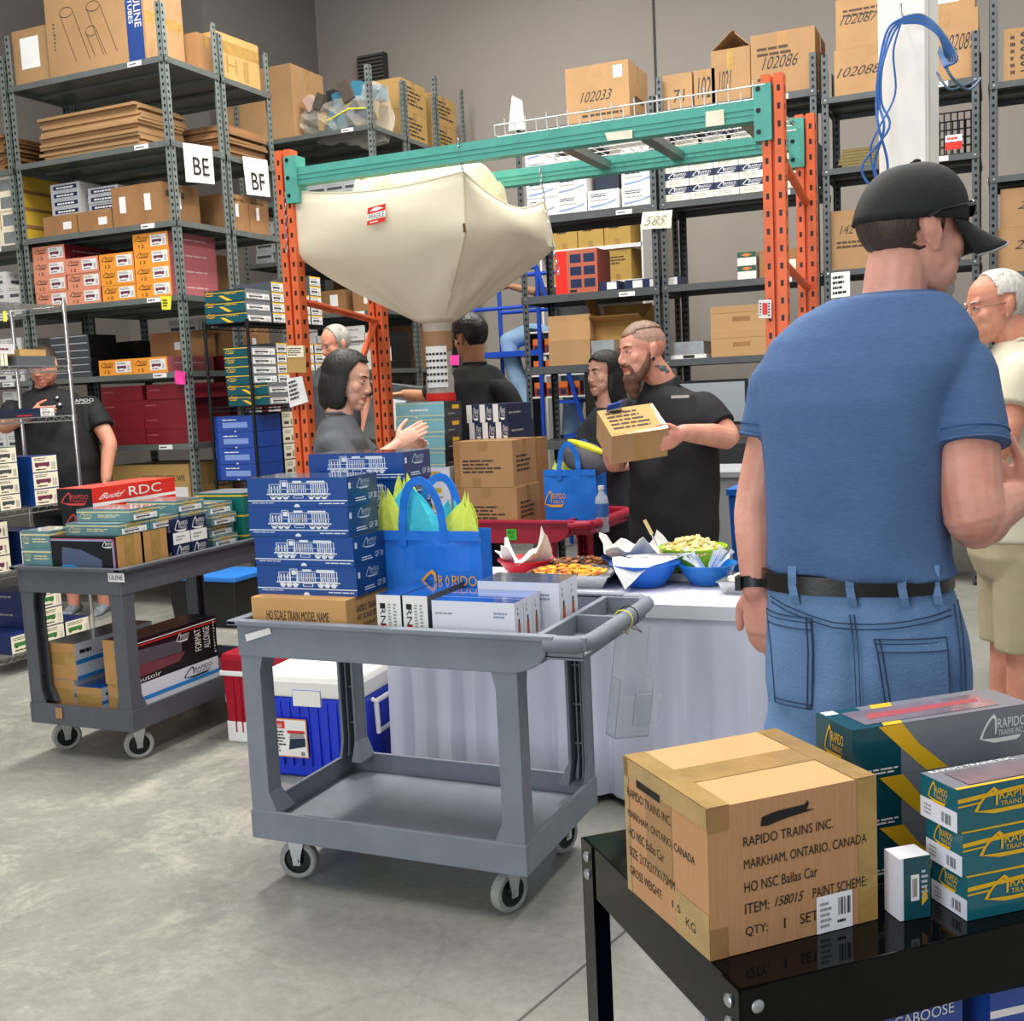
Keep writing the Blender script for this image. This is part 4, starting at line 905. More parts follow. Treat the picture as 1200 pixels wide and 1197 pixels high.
num('n71', (.24, .45, .26), '71', r=(.4, .2, .75, .55)); num('n72', (.16, .45, .26), '102', r=(.2, .2, .8, .8))
put('n71', 'carton', -2.41, 8.54, 3.602, 'small brown carton right of the 102033 carton', 'carton'); put('n72', 'carton', -2.155, 8.54, 3.602, 'narrow brown carton with vertical pen marks on top back shelf', 'carton')
num('nop', (.29, .45, .38), '1021', r=(.2, .2, .5, .6), extra=[('Q', (.4, .6, .6, .98), TAPE)])
op = put('nop', 'carton', -2.02, 8.54, 3.602, 'brown carton with a raised open flap on top back shelf', 'carton')
mb = MB(); h = .38
mb.raw([(-.14, -.22, h), (0.02, -.22, h+.13), (.02, .2, h+.13), (-.14, .2, h), (-.14, -.22, h+.005), (0.02, -.22, h+.136), (.02, .2, h+.136), (-.14, .2, h+.005)], [(0, 1, 2, 3), (7, 6, 5, 4), (0, 4, 5, 1), (2, 6, 7, 3), (1, 5, 6, 2), (0, 3, 7, 4)], CARD)
mb.raw([(.145, -.22, h), (0.03, -.2, h+.11), (.03, .2, h+.11), (.145, .2, h), (.145, -.22, h+.005), (0.034, -.2, h+.115), (.034, .2, h+.115), (.145, .2, h+.005)], [(0, 1, 2, 3), (7, 6, 5, 4), (0, 4, 5, 1), (2, 6, 7, 3), (1, 5, 6, 2), (0, 3, 7, 4)], CARD)
mb.build('flap', op)
pe_ = [('L', (.1, .62, .75, .8), 2, PRN), ('L', (.1, .22, .6, .32), 1, PRN)]
num('n86', (.46, .52, .44), '102086', extra=pe_, r=(.2, .42, .74, .62)); put('n86', 'carton', -1.722, 8.53, 3.602, 'large brown carton marked 102086 beside the top of right post', 'carton')
num('n87', (.5, .5, .34), '102087', r=(.08, .48, .56, .66), extra=pe_[:1]); num('n88', (.52, .5, .32), '102088', r=(.06, .4, .6, .6))
put('n88', 'carton', -1.13, 8.53, 3.522, 'brown carton marked 102088 left of white column', 'carton'); put('n87', 'carton', -1.115, 8.53, 3.843, 'brown carton marked 102087 stacked on the 102088 carton', 'carton')
num('n89', (.42, .5, .46), '102089', r=(.5, .42, .95, .66)); put('n89', 'carton', -.6, 8.53, 3.522, 'brown carton marked 102089 right of white column', 'carton')
carton('n89b', (.4, .45, .3), [('Q', (.1, .2, .75, .8), WHITE, 'paper_sheet')], m=CARD); put('n89b', 'carton', -.6, 8.54, 3.983, 'brown carton with white sheet above the 102089 carton', 'carton')
num('n90', (.34, .5, .32), '102090', r=(.25, .1, .6, .9)); _K.pop('n90')
carton('n90', (.4, .5, .34), [('T', (.25, .15, .55, .92), '102090', PEN, 0, 1), ('L', (.1, .1, .2, .9), 6, PRN)], seam=True); put('n90', 'carton', -.02, 8.53, 3.462, 'brown carton marked 102090 at the right edge', 'carton')
num('n2010', (.6, .5, .26), '22010', CARD, r=(.2, .45, .7, .65)); num('n2101', (.6, .5, .3), '22101', CARD, r=(.2, .5, .62, .7))
put('n2101', 'carton', -.06, 8.53, 2.192, 'brown carton marked 22101 behind the cap brim', 'carton'); put('n2010', 'carton', -.04, 8.53, 2.493, 'brown carton marked 22010 on top of another at right', 'carton')
carton('n75', (.3, .5, .42), [('L', (.2, .35, .9, .5), 2, PRN), ('T', (.3, .6, .6, .75), '142', PRN, .2)], m=CARD); put('n75', 'carton', -1.19, 8.53, 2.302, 'brown taped carton between orange post and cap', 'carton')
carton('n30', (.36, .4, .2), [('Q', (.55, .1, .75, .6), CREAM, 'sticker')], m=CARD3); put('n30', 'carton', -1.7, 8.56, 2.292, 'brown carton seen through the right rack post', 'carton')
kind('gw', (.14, .3, .1), WB, None, lambda P, F: (F['F'].quad(P(), (0, .6, 1, 1), mat('green_print', '254f3d', .5)), F['F'].poly(P(), [(.2, .8), (.5, .92), (.8, .8), (.5, .66)], mat('orange_ink', 'd87838', .5), .0014)))
for i in range(2): put('gw', 'train_box', -1.86, 8.54, 2.292+i*.101, f'green and white small box left of the carton, {("lower", "upper")[i]}', 'box', 'green and white boxes')
def dr(P, F):
    f = F['F']; f.quad(P(), (.42, .45, .7, .7), CARD3)
kind('bk1', (.42, .4, .19), mat('file_box', 'b08a5e', .8), None, lambda P, F: (F['F'].quad(P(), (.0, .72, 1, .74), CARD3), F['F'].quad(P('hand_hole'), (.4, .38, .72, .56), CARD3)))
put('bk1', 'file_box', -2.08, 8.55, 1.722, 'brown cardboard file box with hand hole on back shelf, lower', 'file box'); put('bk1', 'file_box', -2.08, 8.56, 1.913, 'brown cardboard file box with lid on back shelf, upper', 'file box')
kind('gl', (.24, .3, .1), SLV, {'T': CARD3}); kind('gl2', (.3, .3, .03), WB, None, lambda P, F: F['F'].quad(P(), (.4, .1, .7, .9), INK))
put('gl2', 'flat_white_box', -2.42, 8.54, 1.722, 'flat white box behind the bearded man', 'box'); put('gl', 'window_box', -2.38, 8.55, 1.753, 'silver window box stacked on flat white box', 'box')
# middle bay left: brown cartons, red box on 2.29 ; open cartons on 1.72
def dr(P, F):
    f = F['R']
    f2 = F['F']; f2.quad(P(), (.0, 0, .28, 1), RED); f2.quad(P(), (.28, 0, 1, 1), mat('red_brown', 'a85840', .6))
    for k in range(3):
        for j in range(2): f2.quad(P('window'), (.36+j*.32, .12+k*.29, .62+j*.32, .32+k*.29), NAVY, .001)
    f2.quad(P(), (.34, .02, .5, .08), INK, .001)
kind('redb', (.36, .32, .34), mat('red_brown2', '8f3a2c', .6), None, dr); put('redb', 'toy_box', -3.33, 8.52, 2.292, 'red and brown window box beside hopper corner on back shelf', 'box')
kind('bs', (.16, .2, .07), NAVY, None, lambda P, F: F['F'].quad(P(), (.4, .1, .9, .9), WB))
for i in range(4): put('bs', 'train_box', -2.9+i*.14 if i else -2.96, 8.56 if i else 8.52, 2.292, f'little navy and white box on back shelf, {ORD[i]} from red box', 'box', 'little navy boxes') if i != 9 else None
def open_carton(name, w, d, h, loc, label, m=CARD, flaps=(.9, .5, -.4, .6), rz=0):
    e = empty(name, loc, label, 'carton', None, rz); t = .005; mb = MB()
    mb.box((-w/2, -d/2, 0), (w/2, d/2, t), m); mb.box((-w/2, -d/2, t), (w/2, -d/2+t, h), m); mb.box((-w/2, d/2-t, t), (w/2, d/2, h), m); mb.box((-w/2, -d/2+t, t), (-w/2+t, d/2-t, h), m); mb.box((w/2-t, -d/2+t, t), (w/2, d/2-t, h), m)
    mb.build('body', e)
    for k, a in enumerate(flaps):
        if a is None: continue
        mb = MB(); L_ = (d if k % 2 == 0 else w)*.48
        if k == 0: p0, p1, dr_ = V((-w/2, -d/2, h)), V((w/2, -d/2, h)), V((0, -1, 0))
        elif k == 1: p0, p1, dr_ = V((w/2, -d/2, h)), V((w/2, d/2, h)), V((1, 0, 0))
        elif k == 2: p0, p1, dr_ = V((w/2, d/2, h)), V((-w/2, d/2, h)), V((0, 1, 0))
        else: p0, p1, dr_ = V((-w/2, d/2, h)), V((-w/2, -d/2, h)), V((-1, 0, 0))
        q = dr_*math.cos(a)*L_+V((0, 0, math.sin(a)*L_)); nn = V((0, 0, .005))+dr_*.003
        mb.raw([p0, p1, p1+q, p0+q, p0+nn, p1+nn, p1+q+nn, p0+q+nn], [(0, 1, 2, 3), (7, 6, 5, 4), (0, 4, 5, 1), (1, 5, 6, 2), (2, 6, 7, 3), (3, 7, 4, 0)], m); mb.build('flap', e)
    return e
open_carton('open_carton', .42, .3, .215, (-2.99+.21-.08, 8.82, 1.722+.12), 'open brown carton with flaps out behind bearded man', CARD2, (.25, .9, 1.9, 1.2))
carton('pl', (.42, .3, .12), m=CARD3); put('pl', 'carton', -3.08, 8.66, 1.722, 'low brown carton under the open flapped carton', 'carton')
carton('ob', (.36, .42, .2), m=CARD); put('ob', 'carton', -3.42, 8.53, 1.722, 'brown carton on back shelf left of dark-haired woman, lower', 'carton'); put('ob', 'carton', -3.42, 8.54, 1.923, 'brown carton on back shelf left of dark-haired woman, upper', 'carton')
kind('gl3', (.19, .13, .09), SLV, {'T': CARD3})
for i in range(2): put('gl3', 'window_box', -3.045, 8.515, 1.722+i*.092, f'silver window box right of brown cartons, {("lower", "upper")[i]}', 'box', 'silver window boxes')
kind('cup', (.06, .06, .015), WHITE)
cup = MB(); cup.lathe([(.0, 0), (.04, 0), (.05, .16), (.048, .16), (.038, .01)], WHITE, n=18); tag(cup.build('paper_cup_stack', loc=(-3.12+.02, 8.98, 1.722), smooth=True), 'white paper cup tower on the back shelf', 'cups')
# crate and monitor things behind the bearded man
mb = MB(); mb.box((-.27, -.015, 0), (.27, .015, .34), BLACKM); mb.box((-.25, -.017, .025), (.25, -.014, .32), mat('screen_grey', '8f959a', .25)); mb.box((-.05, 0, -.1), (.05, .02, .02), BLACKM); mb.box((-.12, -.06, -.11), (.12, .08, -.1), BLACKM)
a = at(815, 520, y=8.0); 
mon = mb.build('computer_monitor', loc=(a.x+.06, 8.3, 1.21)); tag(mon, 'black framed grey computer monitor behind bearded man', 'monitor')
mb = MB(); mb.box((-.5, -.35, 0), (.5, .35, 1.1), mat('dark_cabinet', '26282b', .6)); tag(mb.build('dark_cabinet', loc=(a.x+.06, 8.12, 0)), 'dark cabinet behind the bearded man under the monitor', 'cabinet')
# wire basket crate by the column
mb = MB(); p0, p1 = at(1099, 200, y=8.6), at(1146, 128, y=8.6)
for i in range(7):
    x = p0.x+(p1.x-p0.x)*i/6; mb.cyl((x, 8.6, 3.03), (x, 8.6, p1.z), .005, BLACKM, 5); mb.cyl((x, 8.9, 3.03), (x, 8.9, p1.z), .005, BLACKM, 5)
for j in range(6):
    z = 3.03+(p1.z-3.03)*j/5; mb.cyl((p0.x, 8.6, z), (p1.x, 8.6, z), .005, BLACKM, 5); mb.cyl((p0.x, 8.9, z), (p1.x, 8.9, z), .005, BLACKM, 5); mb.cyl((p1.x, 8.6, z), (p1.x, 8.9, z), .005, BLACKM, 5); mb.cyl((p0.x, 8.6, z), (p0.x, 8.9, z), .005, BLACKM, 5)
f = Face((p0.x+.05, 8.592, p0.z+.13), (.11, 0, 0), (0, 0, .1)); f.quad(mb, (0, .55, 1, 1), WHITE); f.quad(mb, (0, 0, 1, .5), RED); f.lines(mb, (.1, .6, .9, .95), 1, RED, .001)
mb.box((p0.x, 8.62, 3.024), (p1.x, 8.88, 3.03), BLACKM)
tag(mb.build('wire_basket'), 'black wire basket with red label right of white column', 'basket')
mb = MB(); r3 = random.Random(4)
for i in range(9): mb.box((-1.1+r3.uniform(-.02, .02), 8.52, 3.022+i*.022), (-.55+r3.uniform(-.02, .02), 8.95, 3.04+i*.022), CARD3)
for i in range(5): kind('ff', (.55, .42, .02), mat('olive_sheet', '77683a', .7, var=.2))
for i in range(6): put('ff', 'flattened_carton', -1.1+r3.uniform(-.02, .02), 8.54, 3.022+i*.022, f'olive flat sheet in the pile left of white column, {ORD[i]} up', 'flattened carton', 'olive sheets left of column')
# white bookcase with tan cartons behind the back row
bcx = at(692, 300, y=10.95).x; bz1, bz0 = at(700, 288, y=10.9).z, at(700, 330, y=10.9).z
bc = empty('white_bookcase', (bcx, 11.2, 0), 'white bookcase of tan cartons seen through the back shelves', 'bookcase')
for z in (bz0, bz1, bz1+.62): mb = MB(); mb.box((-.55, -.25, z-.04), (.55, .25, z), WHITE); mb.build('shelf', bc)
for x in (-.56, .54): mb = MB(); mb.box((x, -.25, 0), (x+.02, .25, bz1+.62), WHITE); mb.build('side_panel', bc)
carton('tan', (.275, .4, .31), [('L', (.2, .5, .8, .8), 3, PRN), ('Q', (.4, .0, .6, .2), TAPE)], m=mat('tan_card', 'bd9a4f', .8, var=.1), tape=False)
for i in range(3):
    for j in range(2): put('tan', 'carton', bcx-.42+i*.285, 10.97, (bz0, bz1)[j]+.002, f'tan carton in white bookcase, {("lower", "upper")[j]} shelf, {ORD[i]} from left', 'carton', 'tan cartons in white bookcase')

for i in range(9): put('ff', 'flattened_carton', .03+r3.uniform(-.02, .02), 5.55, .32+i*.022, f'flat brown sheet stacked behind the white-haired man, {ORD[i]} up', 'flattened carton', 'flat sheets at right edge')
mb = MB(); mb.box((0, 5.5, 0), (.65, 6.0, .318), STEEL); tag(mb.build('grey_plinth', bevel=.01), 'low grey plinth under the flat sheets at right edge', 'plinth')
sheet('plastic_sheet', quadpx([(596, 154), (615, 151), (612, 118), (600, 112)], y=8.44), mat('white_sheeting', 'd9d6cf', .5, bump=.3, bscale=30), 'crumpled white sheet hanging on shelf post behind hopper chain', 'sheet', curl=.012)
# ------------------------------------------------------------------ snack table with cloth
tb = empty('folding_table', (-1.47, 4.2, 0), 'folding table under the pale pleated cloth', 'table')
mb = MB(); mb.box((-.8, -.34, .725), (.95, .28, .75), WHITE); mb.build('tabletop', tb)
for x in (-.7, .8):
    for y in (-.25, .2): mb = MB(); mb.cyl((x, y, 0), (x, y, .73), .014, ZINC, 8); mb.build('leg', tb)
mb = MB(); X0, X1, Y0, Y1 = -.82, .98, -.37, .30; N_ = 170
def pleat(s): return .018*math.sin(s*52)+.009*math.sin(s*31+1.3)+.006*math.sin(s*113)
rows = []
pts = []
per = [((X0, Y0), (X1, Y0)), ((X1, Y0), (X1, Y1)), ((X1, Y1), (X0, Y1)), ((X0, Y1), (X0, Y0))]; nor = [V((0, -1, 0)), V((1, 0, 0)), V((0, 1, 0)), V((-1, 0, 0))]
s = 0
for (a, b), n in zip(per, nor):
    a, b = V((*a, 0)), V((*b, 0)); k = int((b-a).length*75)
    for i in range(k): pts.append((a.lerp(b, i/k), n, s+(b-a).length*i/k, min(1, min(i, k-i)/6)))
    s += (b-a).length
ZS = [.762, .75, .73, .70, .66, .6, .5, .35, .2, .1, .03]
rings = [[p*.985+V((0, 0, .763)) for p, n, q, e in pts]]
for z in ZS:
    f = max(0, (.70-z)/.66); sag = max(0, (.757-z))*.02
    rings.append([p + V((0, 0, z)) + n*((pleat(q)*min(1, f*2.2)*e)+.012+sag+.006*f) for p, n, q, e in pts])
mb.loft(rings, CLOTH, True, False)
# table-top overlay sheet
c = mb.build('tablecloth', loc=(-1.47, 4.2, 0), smooth=True); tag(c, 'pale grey-lilac pleated cloth covering the snack table', 'tablecloth')
ov = MB(); ov.box((-.81, -.36, .7635), (.97, .29, .7645), mat('table_paper', 'd0d0d8', .5)); ov.box((-.825, -.392, .715), (.985, -.388, .764), mat('table_paper', 'd0d0d8', .5))
ov.box((-.825, -.392, .7636), (.985, -.3, .7646), mat('table_paper', 'd0d0d8', .5))
tag(ov.build('table_cover', loc=(-1.47, 4.2, 0)), 'thin white plastic cover over the top of the snack table', 'table cover')
TZ = .765
def bowl(x, y, r, h, m, label, z=TZ):
    mb = MB(); mb.lathe([(0, .004), (r*.5, 0), (r*.55, .004), (r*.8, h*.5), (r, h), (r*1.03, h), (r*1.02, h-.006), (r*.97, h-.004), (r*.76, h*.5), (r*.5, .012), (0, .012)], m, n=36)
    return tag(mb.build('bowl', loc=(x, y, z), smooth=True), label, 'bowl')
def paper_liner(x, y, r, z, label, seed, m=WHITE, h=.07, cat='napkin', spikes=5, dips=.35, name='paper_liner'):
    g = random.Random(seed); mb = MB(); n = 44; rings = []
    ph = [g.uniform(0, 6.28) for _ in range(6)]
    for i in range(7):
        f = i/6; r_ = []
        for k in range(n):
            a = 2*math.pi*k/n; sp = max(0, math.cos(spikes*a/1+ph[0]))**2
            rr = r*(.35+.68*f)+.012*math.sin(7*a+ph[1])*f+.008*math.sin(13*a+ph[2])*f
            zz = (f**1.5)*(h*(dips+1.1*sp+.3*math.sin(3*a+ph[3])))+.005*math.sin(9*a+ph[4])*f
            r_.append((rr*math.cos(a), rr*math.sin(a), zz))
        rings.append(r_)
    mb.loft(rings, m, True, False); o = mb.build(name, loc=(x, y, z), smooth=False)
    o.modifiers.new('t', 'SOLIDIFY').thickness = .0015
    return tag(o, label, cat)
rb_ = bowl(-1.87, 4.30, .118, .075, mat('red_bowl', 'd5142d', .3), 'red plastic bowl lined with white paper on the snack table'); paper_liner(-1.87, 4.30, .115, TZ+.05, 'white paper liner standing up out of the red bowl', 3, h=.09, spikes=4)
bb_ = bowl(-1.30, 4.16, .135, .095, mat('blue_bowl', '1769d0', .3), 'blue bowl draped with white paper at front of snack table')
pts_ = [(-.12, -.03, .098), (.14, -.02, .105), (-.03, -.148, -.0+.02)]
mb = MB(); g = random.Random(2); n = 8
for i in range(n):
    for j in range(n-i):
        def P(a, b):
            a, b = a/n, b/n; p = V((-.14, .02, .108))*(1-a-b)+V((.14, .03, .112))*a+V((-.035, -.155, .01))*b; p += V((0, -.05, .03))*math.sin(math.pi*min(1, b*1.0))*1.0; p.z += .004*math.sin(a*20+b*9); return p
        mb.face([P(i, j), P(i+1, j), P(i, j+1)], WHITE)
        if i+j < n-1: mb.face([P(i+1, j), P(i+1, j+1), P(i, j+1)], WHITE)
pl = mb.build('paper_liner', loc=(-1.30, 4.16, TZ), merge=True); tag(pl, 'white paper sheet folded over the blue bowl front edge', 'napkin'); pl.modifiers.new('t', 'SOLIDIFY').thickness = .002
# heaps of food: each heap is uncountable
def heap(name, x, y, z, rx, ry, h, n, size, m, label, cat, seed=1, flat=1, ms=None):
    g = random.Random(seed); mb = MB()
    for i in range(n):
        a, q = g.uniform(0, 6.28), math.sqrt(g.random()); px, py = rx*q*math.cos(a), ry*q*math.sin(a); pz = h*(1-q*q)*g.uniform(.3, 1)
        R_ = M.Rotation(g.uniform(0, 6), 3, 'Z') @ M.Rotation(g.uniform(-.6, .6), 3, 'X')
        mb.ell((px, py, pz), (size*g.uniform(.8, 1.5), size*g.uniform(.6, 1), size*flat*g.uniform(.5, 1)), g.choice(ms) if ms else m, R_, 7, 5)
    return tag(mb.build(name, loc=(x, y, z), smooth=True), label, cat, kind='stuff')
POP = mat('popcorn', 'efe3a8', .8); POP2 = mat('popcorn_shade', 'e0c970', .8)
gb = bowl(-1.16, 4.365, .135, .10, LIME, 'lime green bowl of popcorn at the back of snack table', TZ+.03)
mb = MB(); mb.box((-.09, -.09, 0), (.09, .09, .03), WHITE); tag(mb.build('serving_stand', loc=(-1.16, 4.365, TZ)), 'low white stand beneath the lime green popcorn bowl', 'stand')
heap('popcorn', -1.16, 4.365, TZ+.11, .125, .125, .06, 240, .013, POP, 'popcorn heaped in the lime green bowl', 'popcorn', 5, ms=[POP, POP, POP2])
b2 = bowl(-1.07, 4.23, .115, .085, mat('blue_bowl2', '1f74c8', .3), 'blue bowl full of white plastic cutlery, right of paper-draped bowl')
g = random.Random(8); mbx = MB()
cut = empty('plastic_cutlery', (-1.07, 4.23, TZ+.05), 'white plastic cutlery heaped in the right blue bowl', 'cutlery'); 
for i in range(16):
    mb = MB(); a = g.uniform(0, 6.28); q = g.uniform(0, .05); d = V((math.cos(a)*.6, math.sin(a)*.6, g.uniform(.4, 1.1))).normalized(); s0 = V((q*math.cos(a), q*math.sin(a), .0)); e = s0+d*.085; sd = d.orthogonal().normalized()
    mb.loft([[s0-sd*.004, s0+sd*.004, s0+sd*.004+V((0, 0, .002)), s0-sd*.004+V((0, 0, .002))], [e-sd*.006, e+sd*.006, e+sd*.006+V((0, 0, .002)), e-sd*.006+V((0, 0, .002))], [e+d*.02-sd*.011, e+d*.02+sd*.011, e+d*.02+sd*.011+V((0, 0, .002)), e+d*.02-sd*.011+V((0, 0, .002))]], mat('white_plastic', 'eef0f0', .4)); mb.build('fork', cut)
FOIL = mat('foil', 'c8c9cb', .25, .95, bump=.3, bscale=50)
def foil_tray(x, y, w, d, h, label, rz=0):
    mb = MB(); rr = []
    for z, k in ((.0, .82), (h*.9, 1), (h, 1.0), (h, 1.07), (h-.004, 1.07), (h-.004, 1.0)):
        rr.append([(w/2*k*sx+0, d/2*k*sy, z) for sx, sy in ((-1, -1), (0, -1), (1, -1), (1, 0), (1, 1), (0, 1), (-1, 1), (-1, 0))])
    mb.loft(rr, FOIL, True, False); return tag(mb.build('foil_tray', loc=(x, y, TZ), rz=rz), label, 'tray')
foil_tray(-1.60, 4.16, .34, .25, .055, 'foil tray of cheese and crackers at the front of snack table', .1)
CH = [mat('cheese', 'f0b62c', .5), mat('cheddar', 'e0752a', .5), mat('cracker', 'd8953e', .7)]
heap('cheese_crackers', -1.62, 4.15, TZ+.05, .15, .10, .025, 120, .018, None, 'cheese cubes and crackers heaped in the front foil tray', 'food', 3, .5, CH)
foil_tray(-1.62, 4.38, .42, .22, .05, 'foil tray of meat skewers at the back of snack table', .05)
heap('meat_pieces', -1.64, 4.38, TZ+.045, .18, .09, .025, 90, .02, None, 'brown grilled meat pieces in the back foil tray', 'food', 9, .6, [mat('grilled', '7a4524', .5), mat('grilled2', '4b2a17', .5), mat('charred', 'a86a34', .5)])
foil_tray(-.89, 4.12, .16, .2, .05, 'small foil tray at the right end of snack table', -.1)
heap('dip', -.89, 4.12, TZ+.045, .06, .08, .01, 40, .014, mat('dip_white', 'e8e2d2', .6), 'pale crumbs in the small foil tray', 'food', 2)
bowl(-1.40, 4.36, .14, .085, mat('navy_bowl', '1c3f80', .3), 'dark blue bowl holding crumpled white paper behind the foil trays')
paper_liner(-1.40, 4.36, .135, TZ+.06, 'crumpled white paper heaped in the dark blue bowl', 12, h=.085, spikes=3, dips=.6)
mb = MB(); 
for s_ in (-1, 1): mb.tube([(-.13, s_*.004, .0), (-.05, s_*.014, .004), (.06, s_*.02, .006), (.14, s_*.008, .012)], [.003, .005, .005, .004], CHROME, 6)
tag(mb.build('serving_tongs', loc=(-1.25, 4.19, TZ+.112), rz=.02, smooth=True), 'silver serving tongs lying across the paper-draped blue bowl', 'tongs')
mb = MB(); mb.tube([(0, 0, .0), (.02, .0, .05)], .004, CHROME, 6); mb.tube([(.02, 0, .05), (.05, 0, .11)], .008, mat('tan_handle', 'd8c48c', .5), 8)
tag(mb.build('serving_knife', loc=(-1.32, 4.40, TZ+.12), rz=math.pi, smooth=True), 'tan handled server sticking out of the crumpled paper', 'knife')
# ------------------------------------------------------------------ coolers
def cooler(name, x, y, w, d, h, body, lid, label, rz=0, sticker=False, base=None):
    e = empty(name, (x, y, 0), label, 'cooler', None, rz); mb = MB()
    rr = []
    for z, k in ((0, .93), (.015, .95), (h*.78, 1.0)): rr.append([(sx*w/2*k, sy*d/2*k, z) for sx, sy in ((-1, -1), (1, -1), (1, 1), (-1, 1))])
    mb.loft(rr, body)
    bd = mb.build('body', e, bevel=.018, seg=3)
    mb = MB(); rr = []
    for z, k in ((h*.78, 1.02), (h*.93, 1.03), (h, .97)): rr.append([(sx*w/2*k, sy*d/2*k, z) for sx, sy in ((-1, -1), (1, -1), (1, 1), (-1, 1))])
    mb.loft(rr, lid); mb.build('lid', e, bevel=.014, seg=3)
    mb = MB()
    for i in range(9): xx = -w/2+.06+i*(w-.12)/8; mb.box((xx-.002, -d/2*1.0-.004, .05), (xx+.002, -d/2*.96, h*.74), body)
    mb.box((-w*.14, -d/2*1.045, h*.70), (w*.14, -d/2*.96, h*.86), lid); mb.build('latch_and_ribs', bd, bevel=.003)
    for sx in (-1, 1):
        mb = MB(); xx = sx*w/2; mb.tube([(xx+sx*.0, -.085, h*.72), (xx+sx*.02, -.09, h*.71), (xx+sx*.024, -.09, h*.42), (xx+sx*.024, .09, h*.42), (xx+sx*.02, .09, h*.71), (xx, .085, h*.72)], .011, WHITE, 8); mb.tube([(xx+sx*.02, -.09, h*.71), (xx+sx*.02, .09, h*.71)], .011, WHITE, 8)
        mb.build('handle', e, smooth=True)
    if sticker:
        f = Face((-w/2+.022, -d/2*.985-.006, .09), (.205, .0, 0), (0, -.004, .165)); mb = MB(); f.quad(mb, (0, 0, 1, 1), mat('sticker_orange', 'e08a2a', .5), .004); f.quad(mb, (.02, .03, .98, .97), WHITE, .005)
        f.quad(mb, (.05, .74, .5, .93), RED, .006); f.text(mb, (.07, .77, .44, .9), 'Coleman', WHITE, .007); f.lines(mb, (.05, .12, .5, .7), 7, INK, .006); f.quad(mb, (.55, .62, .95, .7), RED, .006)
        f.poly(mb, [(.56, .2), (.95, .3), (.95, .52), (.6, .48)], NAVY, .006); f.poly(mb, [(.58, .49), (.95, .53), (.9, .66), (.62, .62)], BARC, .006); f.bars(mb, (.82, .06, .95, .16), 6, INK, .006)
        mb.build('paper_label', bd)
    return e
p0, p1 = at(312, 912, z=0), at(485, 884, z=0)
cooler('cooler', -2.625, 3.90, .47, .40, .44, mat('cooler_blue', '1837c9', .35, bump=.05, bscale=120), mat('cooler_lid_white', 'e9e7df', .45), 'blue cooler with white lid on the floor behind front cart', math.radians(4), True)
cooler('cooler', -3.10, 4.17, .40, .30, .42, mat('cooler_red', 'a80f28', .35), mat('cooler_lid_red', '9a0d22', .4), 'red cooler on the floor between the two grey carts', math.radians(2))
bs = MB(); bs.box((-.196, -.147, 0), (.196, .147, .1), WHITE); o = bs.build('base', bpy.data.objects['cooler.001'], bevel=.01)
bs = MB(); bs.box((-.208, -.158, .315), (.208, .158, .338), WHITE); bs.build('lid_rim', bpy.data.objects['cooler.001'], bevel=.004)
# tote
tt = empty('storage_tote', (-5.12, 6.28, 0), 'black storage tote with bright blue lid on floor under black rack', 'tote')
mb = MB(); mb.loft([[(sx*.3*k, sy*.2*k, z) for sx, sy in ((-1, -1), (1, -1), (1, 1), (-1, 1))] for z, k in ((0, .88), (.33, 1.0))], BLACKP); mb.build('body', tt, bevel=.015)
mb = MB(); mb.box((-.315, -.215, .33), (.315, .215, .365), mat('tote_blue', '2f7fd6', .4)); mb.build('lid', tt, bevel=.008)
# ------------------------------------------------------------------ front cart load
tz = .8035
carton('hoc', (.355, .31, .134), [('T', (.16, .48, .82, .70), 'HO SCALE TRAIN MODEL NAME'), ('T', (.16, .2, .46, .4), 'PRODUCT: #'), ('Q', (.60, .0, .82, .22), WHITE, 'sticker'), ('L', (.62, .02, .8, .2), 2)],
       [('T', (.2, .62, .72, .78), 'RAPIDO TRAINS INC.', PRN), ('T', (.2, .4, .9, .56), 'HO SCALE (DCC) UNIT 21', PRN), ('T', (.3, .2, .7, .34), '(WHITE)', PRN)], m=mat('tan_carton', 'cf9f63', .8, var=.06), tape=False)
put('hoc', 'carton', CFX+.018, CFY+.06, tz, 'tan printed carton under the blue engine boxes', 'carton')
ENG = mat('engine_box_blue', '184a94', .28, var=.1, vscale=4, coat=.4); ENG2 = mat('engine_box_end', '1c3f70', .28, coat=.4); WINK = mat('white_ink', 'dfe6ef', .5); SHN = mat('shrink_top', '4a5568', .12, var=.35, vscale=7, coat=.8)
def dr(P, F):
    f = F['F']; engine_print(P(), f, (.2, .26, .84, .92), WINK); f.quad(P(), (.0, .2, 1, .235), WINK); f.lines(P(), (.04, .12, .28, .17), 1, WINK); f.lines(P(), (.72, .09, .98, .16), 1, WINK)
    f.poly(P(), [(.5+.03*math.cos(k*math.pi/8), .0+.11*math.sin(k*math.pi/8)) for k in range(9)], WINK)
    f = F['R']; f.logo(P(), (.3, .52, .75, .92), mat('pale_ink', 'b9c8d4', .5)); f.lines(P(), (.25, .12, .62, .28), 2, WINK); f.text(P(), (.68, .14, .95, .34), 'GP 38', WINK); f.quad(P(), (.05, .6, .12, .8), WINK)
kind('gp', (.375, .185, .0935), ENG, {'R': ENG2, 'T': SHN}, dr)
g = random.Random(6)
for i in range(4): put('gp', 'engine_box', CFX-.005+(.008 if i < 2 else -.004)+g.uniform(-.003, .003), CFY+.118, tz+.1345+i*.0945, f'blue engine box with white engine drawing, front stack, {("bottom", "second", "third", "top")[i]}', 'box', 'blue engine boxes on front cart', rz=g.uniform(-.015, .015))
